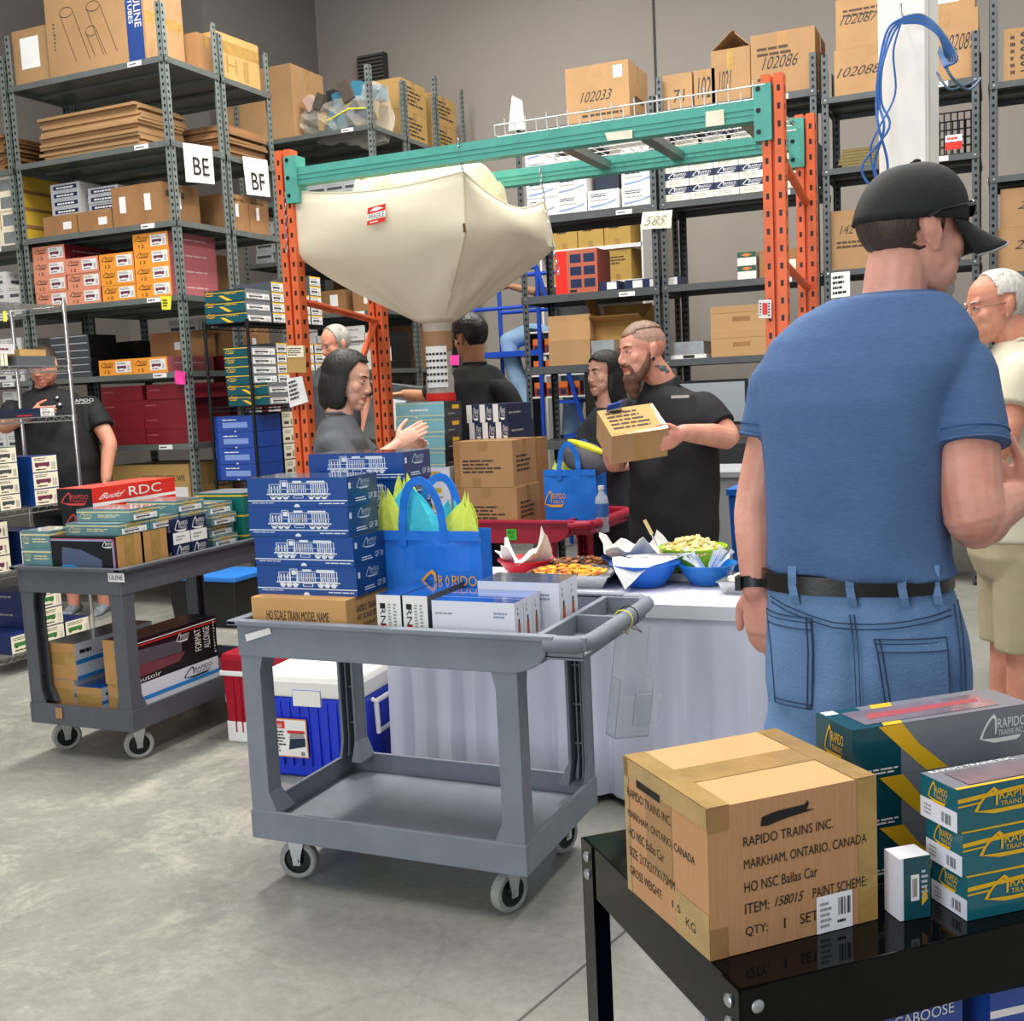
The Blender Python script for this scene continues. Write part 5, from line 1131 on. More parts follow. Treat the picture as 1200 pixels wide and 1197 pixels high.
for i in range(6): put('gp', 'engine_box', CFX+.035+g.uniform(-.004, .004), CFY+.404, tz+.001+i*.0945, f'blue engine box in rear stack on front cart, {rowword(i, 6)} {"from bottom" if 0 < i < 5 else "one"}', 'box', 'blue engine boxes on front cart', rz=g.uniform(-.02, .02))
BLTOP = mat('glossy_blue_lid', '1d4e9e', .1, var=.3, vscale=5, coat=.9)
def dr(P, F): 
    f = F['F']; f.text(P(), (.14, .42, .36, .76), 'RN', INK, vert='d'); f.quad(P(), (.14, .76, .36, .84), INK); f.quad(P(), (.14, .2, .36, .42), RED); f.lines(P(), (.46, .15, .62, .85), 12, BARC); f.lines(P(), (.68, .2, .82, .85), 10, BARC); f.quad(P(), (.72, .12, .8, .18), DGREY)
kind('rn', (.084, .25, .158), DGREY, {'F': WHITE, 'T': BLTOP}, dr)
put('rn', 'train_box', -1.748, CFY+.055, tz, 'narrow box with white end beside the tan carton, left one', 'box', 'white-ended narrow boxes'); put('rn', 'train_box', -1.658, CFY+.057, tz, 'narrow box with white end on front cart, right one', 'box', 'white-ended narrow boxes')
LILW = mat('white_glossy_box', 'dfe1ea', .3); LOCOO = mat('orange_loco', 'b06032', .5)
def dr(P, F):
    f = F['F']; f.lines(P(), (.04, .72, .34, .78), 1, BARC); f.lines(P(), (.75, .68, .95, .82), 2, mat('grey_blue', '8798b0', .5)); f.logo(P(), (.4, .02, .62, .28), INK)
    f = F['R']; f.quad(P(), (.35, .2, .62, .55), LOCOO); f.quad(P(), (.4, .55, .55, .65), INK); f.lines(P(), (.3, .72, .45, .92), 2, BARC)
kind('wg', (.268, .062, .148), LILW, {'T': BLTOP}, dr); kind('wg2', (.27, .078, .172), LILW, {'T': SHN}, dr)
for i in range(3): put('wg', 'train_box', -1.557, CFY+.052+i*.065, tz, f'glossy white train box in the lower front row, {("nearest", "middle", "rear")[i]}', 'box', 'white train boxes on front cart')
for i in range(3): put('wg2', 'train_box', -1.50, CFY+.252+i*.0785+.0, tz, f'glossy white train box in the taller back row, {("nearest", "middle", "rear")[i]}', 'box', 'white train boxes on front cart') if i < 2 else None
# gift bags
BAGB = mat('blue_bag', '0f74d8', .55, bump=.1, bscale=25); LOGO_ = mat('bag_logo', 'e6a52f', .5)
def tote_bag(loc, w, d, h, label, logo_r, handles=((-.4, .03), (.4, .0)), rz=0, hang=.19):
    e = empty('shopping_bag', loc, label, 'bag', None, rz); mb = MB(); n = 10; rings = []
    for z in (0, .02, h*.3, h*.6, h*.85, h):
        f = z/h; r = []
        for (a, b) in (((-1, -1), (1, -1)), ((1, -1), (1, 1)), ((1, 1), (-1, 1)), ((-1, 1), (-1, -1))):
            for i in range(n):
                t = i/n; x = (a[0]*(1-t)+b[0]*t)*w/2; y = (a[1]*(1-t)+b[1]*t)*d/2
                if a[0] == b[0]: x -= a[0]*.25*d*(1-abs(2*t-1))*f
                else: y += .006*math.sin(t*9+z*20)*f - a[1]*.0
                r.append((x, y, z))
        rings.append(r)
    mb.loft(rings, BAGB, True, False); b_ = mb.build('bag_body', e, merge=True); b_.modifiers.new('t', 'SOLIDIFY').thickness = .003
    mb = MB(); mb.box((-w/2, -d/2-.004, h-.03), (w/2, -d/2-.001, h-.002), BAGB); mb.build('hem', b_)
    for k, sy in enumerate((-1, 1)):
        mb = MB(); pts = []; hw = w*.19
        for i in range(15):
            a = math.pi*i/14; pts.append(V((-hw*math.cos(a)+.012*k, sy*d/2*(.9 if 1 < i < 13 else 1.02)+sy*.0+math.sin(a)*(-.02 if k == 0 else .03), h-.05+ (math.sin(a)**.75)*(hang+.05))))
        rr = []
        for i, p in enumerate(pts):
            t = (pts[min(i+1, 14)]-pts[max(i-1, 0)]).normalized(); s_ = V((0, 1, 0)) if True else 0; c_ = t.cross(s_).normalized()
            wv = c_*.014*0+V((0, 1, 0))*.0; q = V((0, 1, 0)); rr.append([p-q*.002-c_*.013, p+q*.002-c_*.013, p+q*.002+c_*.013, p-q*.002+c_*.013])
        mb.loft(rr, BAGB); mb.build('handle', e)
    f = Face((-w/2, -d/2-.006, 0), (w, 0, 0), (0, 0, h)); mb = MB(); f.logo(mb, logo_r, LOGO_, e=.001); mb.build('logo', b_)
    return e
def tissue(parent, x, y, z, r, h, m, seed, lean=(0, 0)):
    g = random.Random(seed); mb = MB(); n = 18; rings = []; ph = [g.uniform(0, 6.28) for _ in range(4)]
    for i in range(9):
        f = i/8; rr = []
        for k in range(n):
            a = 2*math.pi*k/n; q = r*min(.5+1.7*f, 1-.8*f**2.6)*(1+.28*math.sin(3*a+ph[0]+f*2)+.16*math.sin(7*a+ph[1]))
            rr.append((q*math.cos(a)+lean[0]*f, q*math.sin(a)*.26+lean[1]*f, h*f+.018*math.sin(4*a+ph[2])*f+(.010*math.sin(6*a+ph[3])+.012*math.sin(2*a+ph[0]))*f))
        rings.append(rr)
    mb.loft(rings, m, False, False); o = mb.build('tissue_paper', parent); o.location = (x, y, z); o.modifiers.new('t', 'SOLIDIFY').thickness = .001
    return o
TY = mat('lime_tissue', 'dbe85c', .8, bump=.2, bscale=40); TT = mat('aqua_tissue', '46c7d6', .8, bump=.2, bscale=40)
bg = tote_bag((-1.712, CFY+.352, tz), .40, .086, .318, 'blue shopping bag with lime and aqua tissue on the front cart', (.40, .30, .97, .62), hang=.165)
def tissues(parent, items, z0, desc):
    for i, (x, r, h, m, lx, nm) in enumerate(items):
        o = tissue(None, x, 0, 0, r, h, m, i*3+len(items), (lx, 0)); o.location = parent.location + V((x, (i % 2)*.02-.01, z0)); tag(o, f'{nm} {desc}', 'tissue paper')
tissues(bg, [(-.105, .08, .20, TY, -.045, 'lime tissue tuft at left in'), (-.06, .075, .25, TY, -.03, 'tall lime tissue tuft left of handle in'), (.0, .10, .22, TT, -.07, 'aqua tissue tuft between handles in'), (.06, .08, .17, TT, .02, 'aqua tissue tuft right of handle in'), (.105, .07, .18, TY, .04, 'lime tissue tuft at right in')], .225, 'the blue bag on front cart')
# clear brochure holder hanging from the handle
ac = empty('brochure_holder', at(742, 735, y=3.16), 'clear acrylic brochure holder tied to the front cart handle', 'brochure holder', None, 0.9)
mb = MB(); mb.box((-.06, -.002, -.33), (.06, .002, 0), CLEAR); mb.box((-.06, -.05, -.33), (.06, -.002, -.326), CLEAR); mb.box((-.06, -.052, -.33), (.06, -.049, -.2), CLEAR)
for s_ in (-1, 1): mb.box((s_*.06-.0015, -.05, -.33), (s_*.06+.0015, 0, -.15), CLEAR)
o = mb.build('pocket', ac, bevel=.001); o.rotation_euler = (.06, .12, 0)
mb = MB(); mb.cbox((.045, -.055, -.24), (.1, .004, .1), CLEAR); o = mb.build('card_pocket', ac); o.rotation_euler = (.06, .12, 0)
hp = at(735, 722, x=-1.05)-ac.location
Rm = M.Rotation(-.9, 3, 'Z')
hl = Rm @ (V((-1.055, 3.16, .855))-ac.location)
mb = MB(); mb.tube([(-.02, 0, -.02)] + [tuple(hl+Rm @ V((.03*math.cos(a), -.02, .03*math.sin(a)))) for a in [k*.5 for k in range(-2, 9)]] + [(-.02, 0, -.02)], .002, mat('yellow_string', 'e5dc4c', .6), 5); mb.build('yellow_tie', ac)
mb = MB(); mb.tube([(.03, 0, -.02)] + [tuple(hl+Rm @ V((.032*math.cos(a), .03, .032*math.sin(a)))) for a in [k*.5 for k in range(-2, 9)]] + [(.03, 0, -.02)], .002, BLACKP, 5); mb.build('black_tie', ac)
# ------------------------------------------------------------------ left cart load
LX0, LX1, LY0 = -4.035, -3.475, 3.62
BRN = mat('brown_end', 'b98a52', .8, var=.12, vscale=9, stretch=(1, 8, 1))
def dr(P, F):
    f = F['F']; PK = mat('pink_line', 'c9658c', .5); SK = mat('sky_print', '2a8fd8', .4)
    for k, m in ((0, PK), (1, mat('pale_line', '9fb2d6', .5))):
        e = .03+.018*k
        for r in ((e, .0, e+.012, 1-e*2), (1-e-.012, 0, 1-e, 1-e*2), (e, 1-e*2-.03, 1-e, 1-e*2)): f.quad(P(), r, m)
    f.poly(P(), [(.2, .1), (.78, .0), (.78, .35), (.5, .62), (.22, .7)], mat('slate_print', '4f5a75', .4)); f.poly(P(), [(.2, .0), (.6, .0), (.36, .2), (.2, .18)], SK, .001); f.logo(P(), (.8, .68, .95, .88), WHITE)
    F['R'].quad(P('tape'), (.3, .0, .7, 1), TAPE)
kind('art', (.40, .15, .155), mat('black_print', '0f1016', .3), {'R': BRN}, dr)
put('art', 'train_box', -3.89, LY0+.01, tz+.05, 'black train box with pink border at the left cart corner', 'box'); put('art', 'train_box', -3.89, LY0+.175, tz+.05, 'train box with brown taped end, second on left cart edge', 'box')
carton('sup', (.40, .33, .049), m=CARD3, tape=False); put('sup', 'carton', -3.89, LY0+.02, tz, 'flat brown carton under the pink bordered boxes', 'carton')
WRAP = mat('shrink_teal', '5f8a90', .12, var=.3, vscale=7, coat=.8, bump=.25, bscale=12); WRAPT = mat('shrink_pale', 'aebfbc', .1, var=.3, vscale=6, coat=.8, bump=.25, bscale=12)
def dr(P, F):
    for k in 'FR': F[k].quad(P(), (0, .72, 1, .82), mat('pale_gold', 'd9cf9a', .4)); 
    F['F'].logo(P(), (.05, .2, .3, .75), mat('pale_gold', 'd9cf9a', .4)); lab_end(F['R'], P('sticker'), (.1, .05, .9, .5), 0, DGREY); F['R'].logo(P(), (.2, .5, .8, .98), GOLD, e=.0016); F['F'].lines(P(), (.4, .3, .95, .6), 2, mat('pale_gold', 'd9cf9a', .4))
kind('sw_t', (.30, .19, .0535), WRAP, {'T': WRAPT}, dr)
put('sw_t', 'wrapped_train_box', -3.80, LY0+.03+.01, tz+.206, 'shrink-wrapped teal train box resting on the pink bordered box', 'box', 'wrapped teal boxes on left cart'); 
put('sw_t', 'wrapped_train_box', -3.80, LY0+.235, tz+.206, 'shrink-wrapped teal train box beside navy boxes, lower layer', 'box', 'wrapped teal boxes on left cart')
put('sw_t', 'wrapped_train_box', -3.79, LY0+.10, tz+.2605, 'shrink-wrapped teal train box in the upper layer, near end', 'box', 'wrapped teal boxes on left cart', rz=.03)
put('sw_t', 'wrapped_train_box', -3.80, LY0+.42, tz+.2605, 'shrink-wrapped teal train box in the upper layer, behind the near one', 'box', 'wrapped teal boxes on left cart', rz=-.03)
put('sw_t', 'wrapped_train_box', -3.80, LY0+.44, tz+.206, 'shrink-wrapped teal train box over navy boxes, middle of cart', 'box', 'wrapped teal boxes on left cart')
for i in range(5): put('sw_t', 'wrapped_train_box', -3.84+.02*(i % 2), LY0+.68, tz+i*.054+.0, f'shrink-wrapped teal train box toward the far cart end, {rowword(i, 5)} {"up" if 0 < i < 4 else "one"}', 'box', 'wrapped teal boxes on left cart')
kind('sw_s', (.17, .16, .075), WRAP, {'T': WRAPT}, dr)
for i in range(3): put('sw_s', 'wrapped_train_box', -4.037, LY0-.0+.005, tz+i*.0765-.0, f'small wrapped teal box at the left end of the cart, {("bottom", "middle", "top")[i]}', 'box', 'small wrapped boxes on left cart')
def dr(P, F):
    f = F['F']; f.logo(P(), (.1, .2, .9, .85), mat('red_logo', 'd8433c', .5)); f = F['R']; f.quad(P(), (0, .16, 1, .3), WHITE); f.text(P(), (.42, .42, .82, .86), 'RDC', WHITE); f.text(P(), (.1, .45, .34, .72), 'Budd', WHITE, shear=.3); F['T'].quad(P(), (.06, .02, .94, .98), mat('red_top', 'e2574a', .3))
kind('longred', (.215, .56, .1), RED, {'F': BLACKP}, dr)
px_ = at(57, 574, y=LY0+.28)
carton('rsup', (.2, .5, .19), m=CARD3, tape=False); put('rsup', 'carton', -4.03, LY0+.3, tz, 'plain brown carton beneath the two long red boxes', 'carton')
put('longred', 'train_box', -4.045, LY0+.26, tz+.191, 'long red train box with black end, lower of two', 'box'); put('longred', 'train_box', -4.055, LY0+.25, tz+.292, 'long red train box with black end, upper of two', 'box')
def dr(P, F):
    F['R'].quad(P(), (0, 0, 1, .45), WHITE); F['R'].logo(P(), (.12, .46, .9, .98), WHITE, e=.0012); F['R'].lines(P(), (.15, .12, .7, .35), 2, BARC, .0014); F['F'].text(P(), (.3, .5, .95, .7), 'POWER CARS', WHITE); F['F'].lines(P(), (.2, .25, .9, .4), 1, WHITE)
kind('nvx', (.28, .115, .118), NAVY, None, dr)
for i in range(2):
    for j in range(2): put('nvx', 'train_box', -3.475-.285, LY0+.355+i*.12, tz+.0+j*.1185, f'navy and white train box at left cart edge, {("nearer", "farther")[i]} column, {("lower", "upper")[j]}', 'box', 'navy white-banded boxes on left cart') if j == 1 or True else 0
def dr(P, F):
    for z in (.82,): F['R'].quad(P(), (0, z, .66, z+.08), GOLD); F['F'].quad(P(), (0, z, 1, z+.08), GOLD)
    F['R'].quad(P(), (.66, 0, 1, 1), GREYT, .0005); F['R'].lines(P(), (.35, .6, .62, .74), 1, GOLD)
kind('tx', (.3, .24, .1), mat('teal_side', '0d6a62', .35), {'T': GREYT}, dr)
for i in range(3): put('tx', 'train_box', -3.475-.31, LY0+.885+.005, tz+i*.1008, f'teal train box at the far end of the left cart, {("bottom", "middle", "top")[i]}', 'box', 'teal boxes at far end of left cart')
kind('wsm', (.2, .12, .05), WB, {'T': SHN}, lambda P, F: lab_end(F['R'], P('sticker'), (.1, .1, .9, .9), 0, BARC))
for i in range(2): put('wsm', 'train_box', -3.69, LY0+.602, tz+.0+i*.051+.0, f'little white train box in front of wrapped teal boxes, {("lower", "upper")[i]}', 'box', 'little white boxes on left cart') if False else None
# bottom tray of the left cart
bz = .183
SKY = mat('sky_blue_print', '2b8bd6', .4)
def dr(P, F):
    f = F['R']; f.quad(P(), (0, .42, 1, .54), SKY); f.quad(P(), (0, .0, 1, .1), SKY); f.lines(P(), (.05, .66, .28, .86), 1, INK); f.lines(P(), (.5, .22, .95, .36), 2, mat('small_blue', '5f86c0', .5)); F['F'].quad(P('tape'), (0, .4, 1, .75), TAPE); f.lines(P(), (.3, .6, .95, .66), 1, SKY)
kind('wb_l', (.18, .5, .168), LILW, {'F': BRN, 'T': mat('dark_lid', '32333a', .2, coat=.5)}, dr)
put('wb_l', 'train_box', -4.02, LY0+.065, bz+.158, 'white and sky blue train box, upper left in left cart tray', 'box', 'white and blue boxes in left cart')
def dr2(P, F):
    f = F['R']; f.quad(P(), (0, .5, 1, .62), SKY); f.logo(P(), (.55, .62, .92, .98), INK); f.lines(P(), (.05, .2, .5, .4), 1, SKY); f.quad(P('tape') if False else P(), (.6, .1, .66, .28), RED); f.quad(P(), (.8, .12, .86, .3), SKY); F['F'].quad(P('tape'), (0, .4, 1, .75), TAPE)
kind('wb_s', (.155, .55, .155), LILW, {'F': BRN}, dr2)
put('wb_s', 'train_box', -4.02, LY0+.065, bz, 'white and blue train box, bottom left in left cart tray', 'box', 'white and blue boxes in left cart')
kind('wb_m', (.15, .5, .13), LILW, {'F': BRN, 'T': BLTOP}, dr); put('wb_m', 'train_box', -3.855, LY0+.065, bz, 'white and blue train box in the middle of left cart tray', 'box', 'white and blue boxes in left cart')
kind('wb_r', (.165, .56, .155), LILW, {'F': BRN}, dr2); put('wb_r', 'train_box', -3.665, LY0+.065, bz, 'white and blue train box under the black one, left cart tray', 'box', 'white and blue boxes in left cart')
def dr(P, F):
    f = F['R']; f.quad(P(), (0, .84, 1, .87), RED); f.quad(P(), (0, .9, 1, .92), WHITE); f.text(P(), (.72, .28, .80, .80), 'FORMAT', WHITE, vert=True); f.text(P(), (.83, .28, .91, .80), 'ALLONGE', WHITE, vert=True); f.logo(P(), (.5, .62, .66, .84), WHITE)
    f.poly(P(), [(.05, .15), (.52, .2), (.6, .38), (.05, .42)], mat('dim_red', '7a3a44', .4)); f.poly(P(), [(.05, .42), (.56, .4), (.56, .7), (.05, .76)], mat('dim_grey', '555058', .4)); f.text(P(), (.04, .04, .3, .14), 'autoir', WHITE); F['F'].quad(P('tape'), (.35, 0, .65, 1), TAPE); f.lines(P(), (.96, .1, .985, .95), 12, WHITE)
kind('fal', (.165, .57, .2), mat('black_print', '0f1016', .3), {'F': BRN}, dr); put('fal', 'train_box', -3.668, LY0+.06, bz+.1555, 'black train box with sideways white lettering in the left cart tray', 'box')
# ------------------------------------------------------------------ red cart load
rz_ = .8305
carton('rc', (.33, .3, .235), [('L', (.15, .3, .85, .62), 4, PRN), ('Q', (.42, .8, .58, 1), TAPEB), ('Q', (.0, .0, .1, 1), TAPEB), ('Q', (.3, .0, .45, .2), TAPEB)], [('L', (.15, .3, .8, .7), 4, PRN)], m=mat('carton_plain', 'b0875a', .85, var=.1))
for i in range(2): put('rc', 'carton', -2.60+.012*(1-i)+.012, 5.085, rz_+i*.236+.001, f'brown printed carton on red cart beside blue bag, {("lower", "upper")[i]}', 'carton', 'brown cartons on red cart')
def dr(P, F):
    f = F['F']; f.quad(P(), (.0, .2, .14, .8), WHITE); f.text(P(), (.3, .1, .9, .9), 'LRC', WHITE) if False else None
kind('nd', (.075, .34, .095), NAVY, {'F': WHITE}, lambda P, F: (F['F'].quad(P(), (.42, 0, 1, 1), NAVY), F['F'].logo(P(), (.5, .1, .95, .9), WHITE, e=.001), F['R'].lines(P(), (.1, .4, .9, .6), 1, BARC)))
carton('ndsup', (.32, .26, .46), m=CARD3); put('ndsup', 'carton', -2.62, 5.39, rz_, 'brown carton behind the two on the red cart, under navy boxes', 'carton')
for j in range(2):
    for i in range(3): put('nd', 'train_box', -2.63+i*.078+j*-.012, 5.37, rz_+.461+j*.0955, f'navy train box with white end behind brown cartons, {("lower", "upper")[j]} row, {ORD[i]} from left', 'box', 'navy white-ended boxes on red cart')
WTP = mat('pale_teal_window', '7fb4bd', .08, var=.3, vscale=5, coat=.9); 
def dr(P, F): f = F['F']; f.quad(P(), (0, .12, 1, .17), mat('pale_gold', 'd9cf9a', .4)); f.quad(P(), (0, .86, 1, .9), mat('pale_gold', 'd9cf9a', .4)); f.lines(P(), (.3, .4, .7, .6), 1, WHITE); f.poly(P(), [(.42+.04*math.cos(k*.4), .0+.1*math.sin(k*.4)) for k in range(8)], WHITE); F['R'].text(P(), (.45, .5, .85, .8), 'G', GOLD) if False else F['R'].quad(P(), (.45, .5, .85, .75), GOLD); F['R'].lines(P(), (.2, .15, .8, .3), 1, BARC)
kind('tst', (.285, .2, .084), WTP, {'R': mat('charcoal_end', '33343a', .4)}, dr)
kind('ywb', (.34, .22, .085), LILW, None, lambda P, F: (F['F'].quad(P(), (.3, .45, .85, .75), mat('mustard', 'c9b13a', .5)), F['F'].lines(P(), (.5, .1, .95, .3), 1, BARC)))
for i in range(4): put('ywb', 'train_box', -2.965, 5.10, rz_+i*.0855, f'white and mustard box under the pale teal stack, {("bottom", "second", "third", "top")[i]}', 'box', 'white and mustard boxes on red cart')
for i in range(4): put('tst', 'train_box', -2.935+.003*i, 5.11, rz_+.343+i*.085, f'glossy pale teal train box the seated-stack woman handles, {("bottom", "second", "third", "top")[i]}'.replace('seated-stack ', ''), 'box', 'pale teal boxes on red cart')
bg2 = tote_bag((-2.01, 5.3, rz_), .28, .16, .31, 'blue shopping bag on red cart beside brown cartons', (.0, .38, .42, .68), hang=.13)
tissues(bg2, [(-.07, .06, .08, TY, -.02, 'lime tissue tuft in'), (-.03, .05, .1, TT, .02, 'aqua tissue tuft in')], .25, 'the bag on red cart')
mb = MB(); mb.ell((0, 0, 0), (.13, .07, .085), mat('grey_fabric', '6d6c70', .9, bump=.3, bscale=20), M.Rotation(.3, 3, 'Y')); mb.ell((.02, -.03, .06), (.11, .025, .02), YELLOWN, M.Rotation(.35, 3, 'Y'))
tag(mb.build('jacket', loc=(-1.95, 5.3, rz_+.36), smooth=True), 'folded grey and yellow jacket stuffed in bag on red cart', 'jacket')
mb = MB(); bt = empty('water_bottle', (-1.88, 5.28, rz_+.0), 'clear water bottle with blue label on red cart end', 'bottle'); bt.location = (-1.83, 5.18, rz_)
mb.lathe([(0, 0), (.033, .002), (.035, .02), (.031, .05), (.034, .08), (.034, .15), (.03, .175), (.014, .20), (.014, .215)], mat('bottle_pet', 'dfe8ee', .05, alpha=.5), n=20); mb.build('bottle_body', bt, smooth=True)
mb = MB(); mb.lathe([(.0355, .08), (.0355, .145)], mat('bottle_label', '3f6fb8', .4), n=20); mb.build('label', bt, smooth=True)
mb = MB(); mb.cyl((0, 0, .213), (0, 0, .232), .0155, WHITE, 16); mb.build('cap', bt)
# packing counter behind
ct = empty('packing_counter', (-1.75, 6.55, 0), 'grey packing counter behind red cart with pink sticky note', 'counter'); GC = mat('grey_counter', '9b9ea2', .6)
mb = MB(); mb.box((-.6, -.3, 1.0), (.6, .3, 1.03), GC); mb.build('worktop', ct); mb = MB(); mb.box((-.58, -.28, 0), (.58, .28, 1.0), GC); mb.build('body', ct)
p = at(714, 588, y=6.255); sheet('sticky_note', [V((p.x-.055, 6.266, p.z-.045)), V((p.x+.055, 6.266, p.z-.04)), V((p.x+.055, 6.262, p.z+.06)), V((p.x-.055, 6.262, p.z+.055))], PINKN, 'pink sticky note lettered in black on the grey counter', 'note', [('T', (.15, .35, .85, .6), 'DATON', INK)])
# little white boxes stack and display under hopper: tilted display stand
kind('lw', (.1, .1, .045), WB, None, lambda P, F: F['F'].quad(P(), (.1, .2, .5, .8), BARC))
for j in range(5):
    for i in range(2): put('lw', 'train_box', -2.3+i*.105, 6.4, 1.032+j*.0455, f'tiny white box on the grey counter, {ORD[j]} up, {("left", "right")[i]} column', 'box', 'tiny white boxes on counter')
bx = at(853, 568, y=5.3)
bn = empty('blue_bin', (bx.x+.09, 5.42, 0), 'blue plastic bin behind the man in the blue shirt', 'bin'); mb = MB()
mb.loft([[(sx*.085*k, sy*.15*k, z) for sx, sy in ((-1, -1), (1, -1), (1, 1), (-1, 1))] for z, k in ((.62, .85), (bx.z-.05, 1.0))], mat('bin_blue', '2470cc', .4)); mb.build('body', bn, bevel=.01)
mb = MB(); mb.box((-.09, -.16, bx.z-.05), (.09, .16, bx.z-.02), mat('bin_blue', '2470cc', .4)); mb.build('rim', bn)
mb = MB(); mb.box((-.09, -.16, 0), (.09, .16, .62), mat('dark_cabinet', '26282b', .6)); mb.build('stool_box', bn)
# tilted document display in front of the rack
a = at(462, 450, y=6.7)
ds = empty('display_stand', (a.x, 6.7, 0), 'tilted clear display of packages below the hopper', 'display'); mb = MB()
mb.box((-.24, -.1, 0), (.24, .1, 1.15), mat('dark_cabinet', '26282b', .6)); mb.build('cabinet', ds)
T = M.Translation((0, 0, 1.42)) @ M.Rotation(-.35, 4, 'X') @ M.Rotation(.15, 4, 'Y')
mb = MB(); mb.box((-.22, -.01, -.2), (.22, .01, .2), mat('display_dark', '4d4f4c', .3, var=.4, vscale=9)); mb.box((-.06, -.013, -.12), (.06, -.011, .1), GREYB); mb.box((-.24, -.06, .19), (.24, .0, .2), CLEAR); mb.v = [T @ p for p in mb.v]; mb.build('panel', ds)
f = None
# ------------------------------------------------------------------ black steel table in the foreground
A1 = math.radians(42.2); FC = V((-.298, 1.282, 0))
tbk = empty('steel_table', (FC.x, FC.y, 0), 'glossy black bolted steel table in the foreground', 'table', None, A1)
LT, WT, HT = 1.3, .512, .82
mb = MB(); mb.box((0, 0, HT-.004), (LT, WT, HT), BLACKG); mb.box((0, 0, HT-.09), (LT, .004, HT), BLACKG); mb.box((0, WT-.004, HT-.09), (LT, WT, HT), BLACKG); mb.box((0, 0, HT-.09), (.004, WT, HT), BLACKG); mb.box((LT-.004, 0, HT-.09), (LT, WT, HT), BLACKG)
mb.build('tabletop', tbk, bevel=.002)
mb = MB(); mb.box((0, 0, .30), (LT, WT, .304), BLACKG); mb.box((0, 0, .25), (LT, .004, .304), BLACKG); mb.box((0, 0, .25), (.004, WT, .304), BLACKG); mb.build('lower_shelf', tbk, bevel=.002)
for x in (0, LT):
    for y in (0, WT):
        mb = MB(); dx = 1 if x == 0 else -1; dy = 1 if y == 0 else -1; e = .003
        X = sorted((x-dx*e, x+dx*.042)); Y = sorted((y-dy*e, y)); mb.box((X[0], Y[0], 0), (X[1], Y[1], HT-.002), BLACKG)
        X = sorted((x-dx*e, x)); Y = sorted((y-dy*e, y+dy*.042)); mb.box((X[0], Y[0], 0), (X[1], Y[1], HT-.002), BLACKG)
        lg = mb.build('leg', tbk)
        for z in (HT-.025, HT-.055, .285, .265):
            for q, ax in (((x+dx*.022, y-dy*e, z), V((0, -dy, 0))), ((x-dx*e, y+dy*.022, z), V((-dx, 0, 0)))):
                mb = MB(); q = V(q); mb.tube([q, q+ax*.002, q+ax*.005, q+ax*.006], [.009, .009, .006, .002], ZINC, 12); mb.build('bolt', lg, smooth=True)
TZ2 = HT+.001
def place_rot(key, name, p, ang, label, cat='box', group=None, z=TZ2):
    """p = nearest bottom corner (front-left corner of the box's own frame)"""
    (w, d, h), _ = _K[key]; c = V((p[0], p[1], z)) + M.Rotation(ang, 3, 'Z') @ V((w/2, d/2, 0))
    return put(key, name, c.x, c.y, z, label, cat, group, rz=ang, corner=False)
def dr(P, F):
    f = F['F']
    f.text(P(), (.20, .705, .73, .77), 'RAPIDO TRAINS INC.', INK); f.text(P(), (.20, .545, .935, .62), 'MARKHAM, ONTARIO, CANADA', INK); f.text(P(), (.20, .40, .63, .47), 'HO NSC Ballas Car', INK)
    f.text(P(), (.20, .255, .34, .325), 'ITEM:', INK); f.text(P(), (.38, .26, .54, .325), '158015', INK, shear=.1); f.text(P(), (.60, .255, .93, .325), 'PAINT SCHEME:', INK); f.text(P(), (.20, .1, .33, .17), 'QTY:', INK); f.text(P(), (.425, .1, .434, .17), '1', INK); f.text(P(), (.52, .1, .63, .17), 'SET', INK)
    f.poly(P(), [(.30, .82), (.31, .88), (.4, .90), (.56, .905), (.58, .93), (.585, .90), (.57, .87), (.62, .86), (.45, .84), (.34, .815)], INK, .0011)
    s_ = P('shipping_label'); f.quad(s_, (.62, .0, .84, .255), mat('label_white', 'f1f2f6', .35), .0012); f.bars(s_, (.745, .1, .83, .22), 14, INK, .0016); f.lines(s_, (.64, .03, .73, .22), 5, BARC, .0016); f.lines(s_, (.745, .04, .83, .08), 1, INK, .0016)
    tp = P('tape'); f.quad(tp, (.88, .0, 1, 1), TAPE, .0007); f.quad(tp, (0, .0, .1, .2), TAPEB, .0007); f.quad(tp, (.0, .84, .12, 1), TAPEB, .0007)
    f = F['L']
    f.text(P(), (.04, .72, .60, .785), 'RAPIDO TRAINS INC.', INK); f.text(P(), (.04, .56, .86, .625), 'MARKHAM, ONTARIO, CANADA', INK); f.text(P(), (.04, .42, .5, .49), 'HO NSC Ballas Car', INK); f.text(P(), (.04, .275, .62, .345), 'SIZE: 217X217X175MM', INK); f.text(P(), (.04, .135, .46, .2), 'GROSS WEIGHT:', INK); f.text(P(), (.74, .1, .85, .165), 'KG', INK); f.text(P(), (.58, .15, .68, .2), '1.5', INK)
    f.quad(P(), (.17, .83, .47, .885), INK, .0011)
    f.quad(tp, (0, .86, 1, 1), TAPE, .0007); f.quad(tp, (.62, .0, 1, .3), TAPE, .0007); f.quad(tp, (.28, .3, .6, .86), TAPEB, .0006); f.quad(tp, (0, 0, .06, 1), TAPE, .0007)
    f = F['T']; f.quad(tp, (0, .38, 1, .62), TAPE, .0007); f.quad(tp, (.42, 0, .58, 1), TAPE, .001) if False else None; f.quad(tp, (.0, 0, .13, 1), TAPE, .001); f.quad(tp, (.87, 0, 1, 1), TAPE, .001)
    f.quad(P(), (0, .498, 1, .502), mat('seam_shadow', '7a5a30', .9), .0005)
kind('big', (.262, .235, .203), CARDN, {'T': mat('carton_top', 'c49c66', .75, var=.08, vscale=8)}, dr)
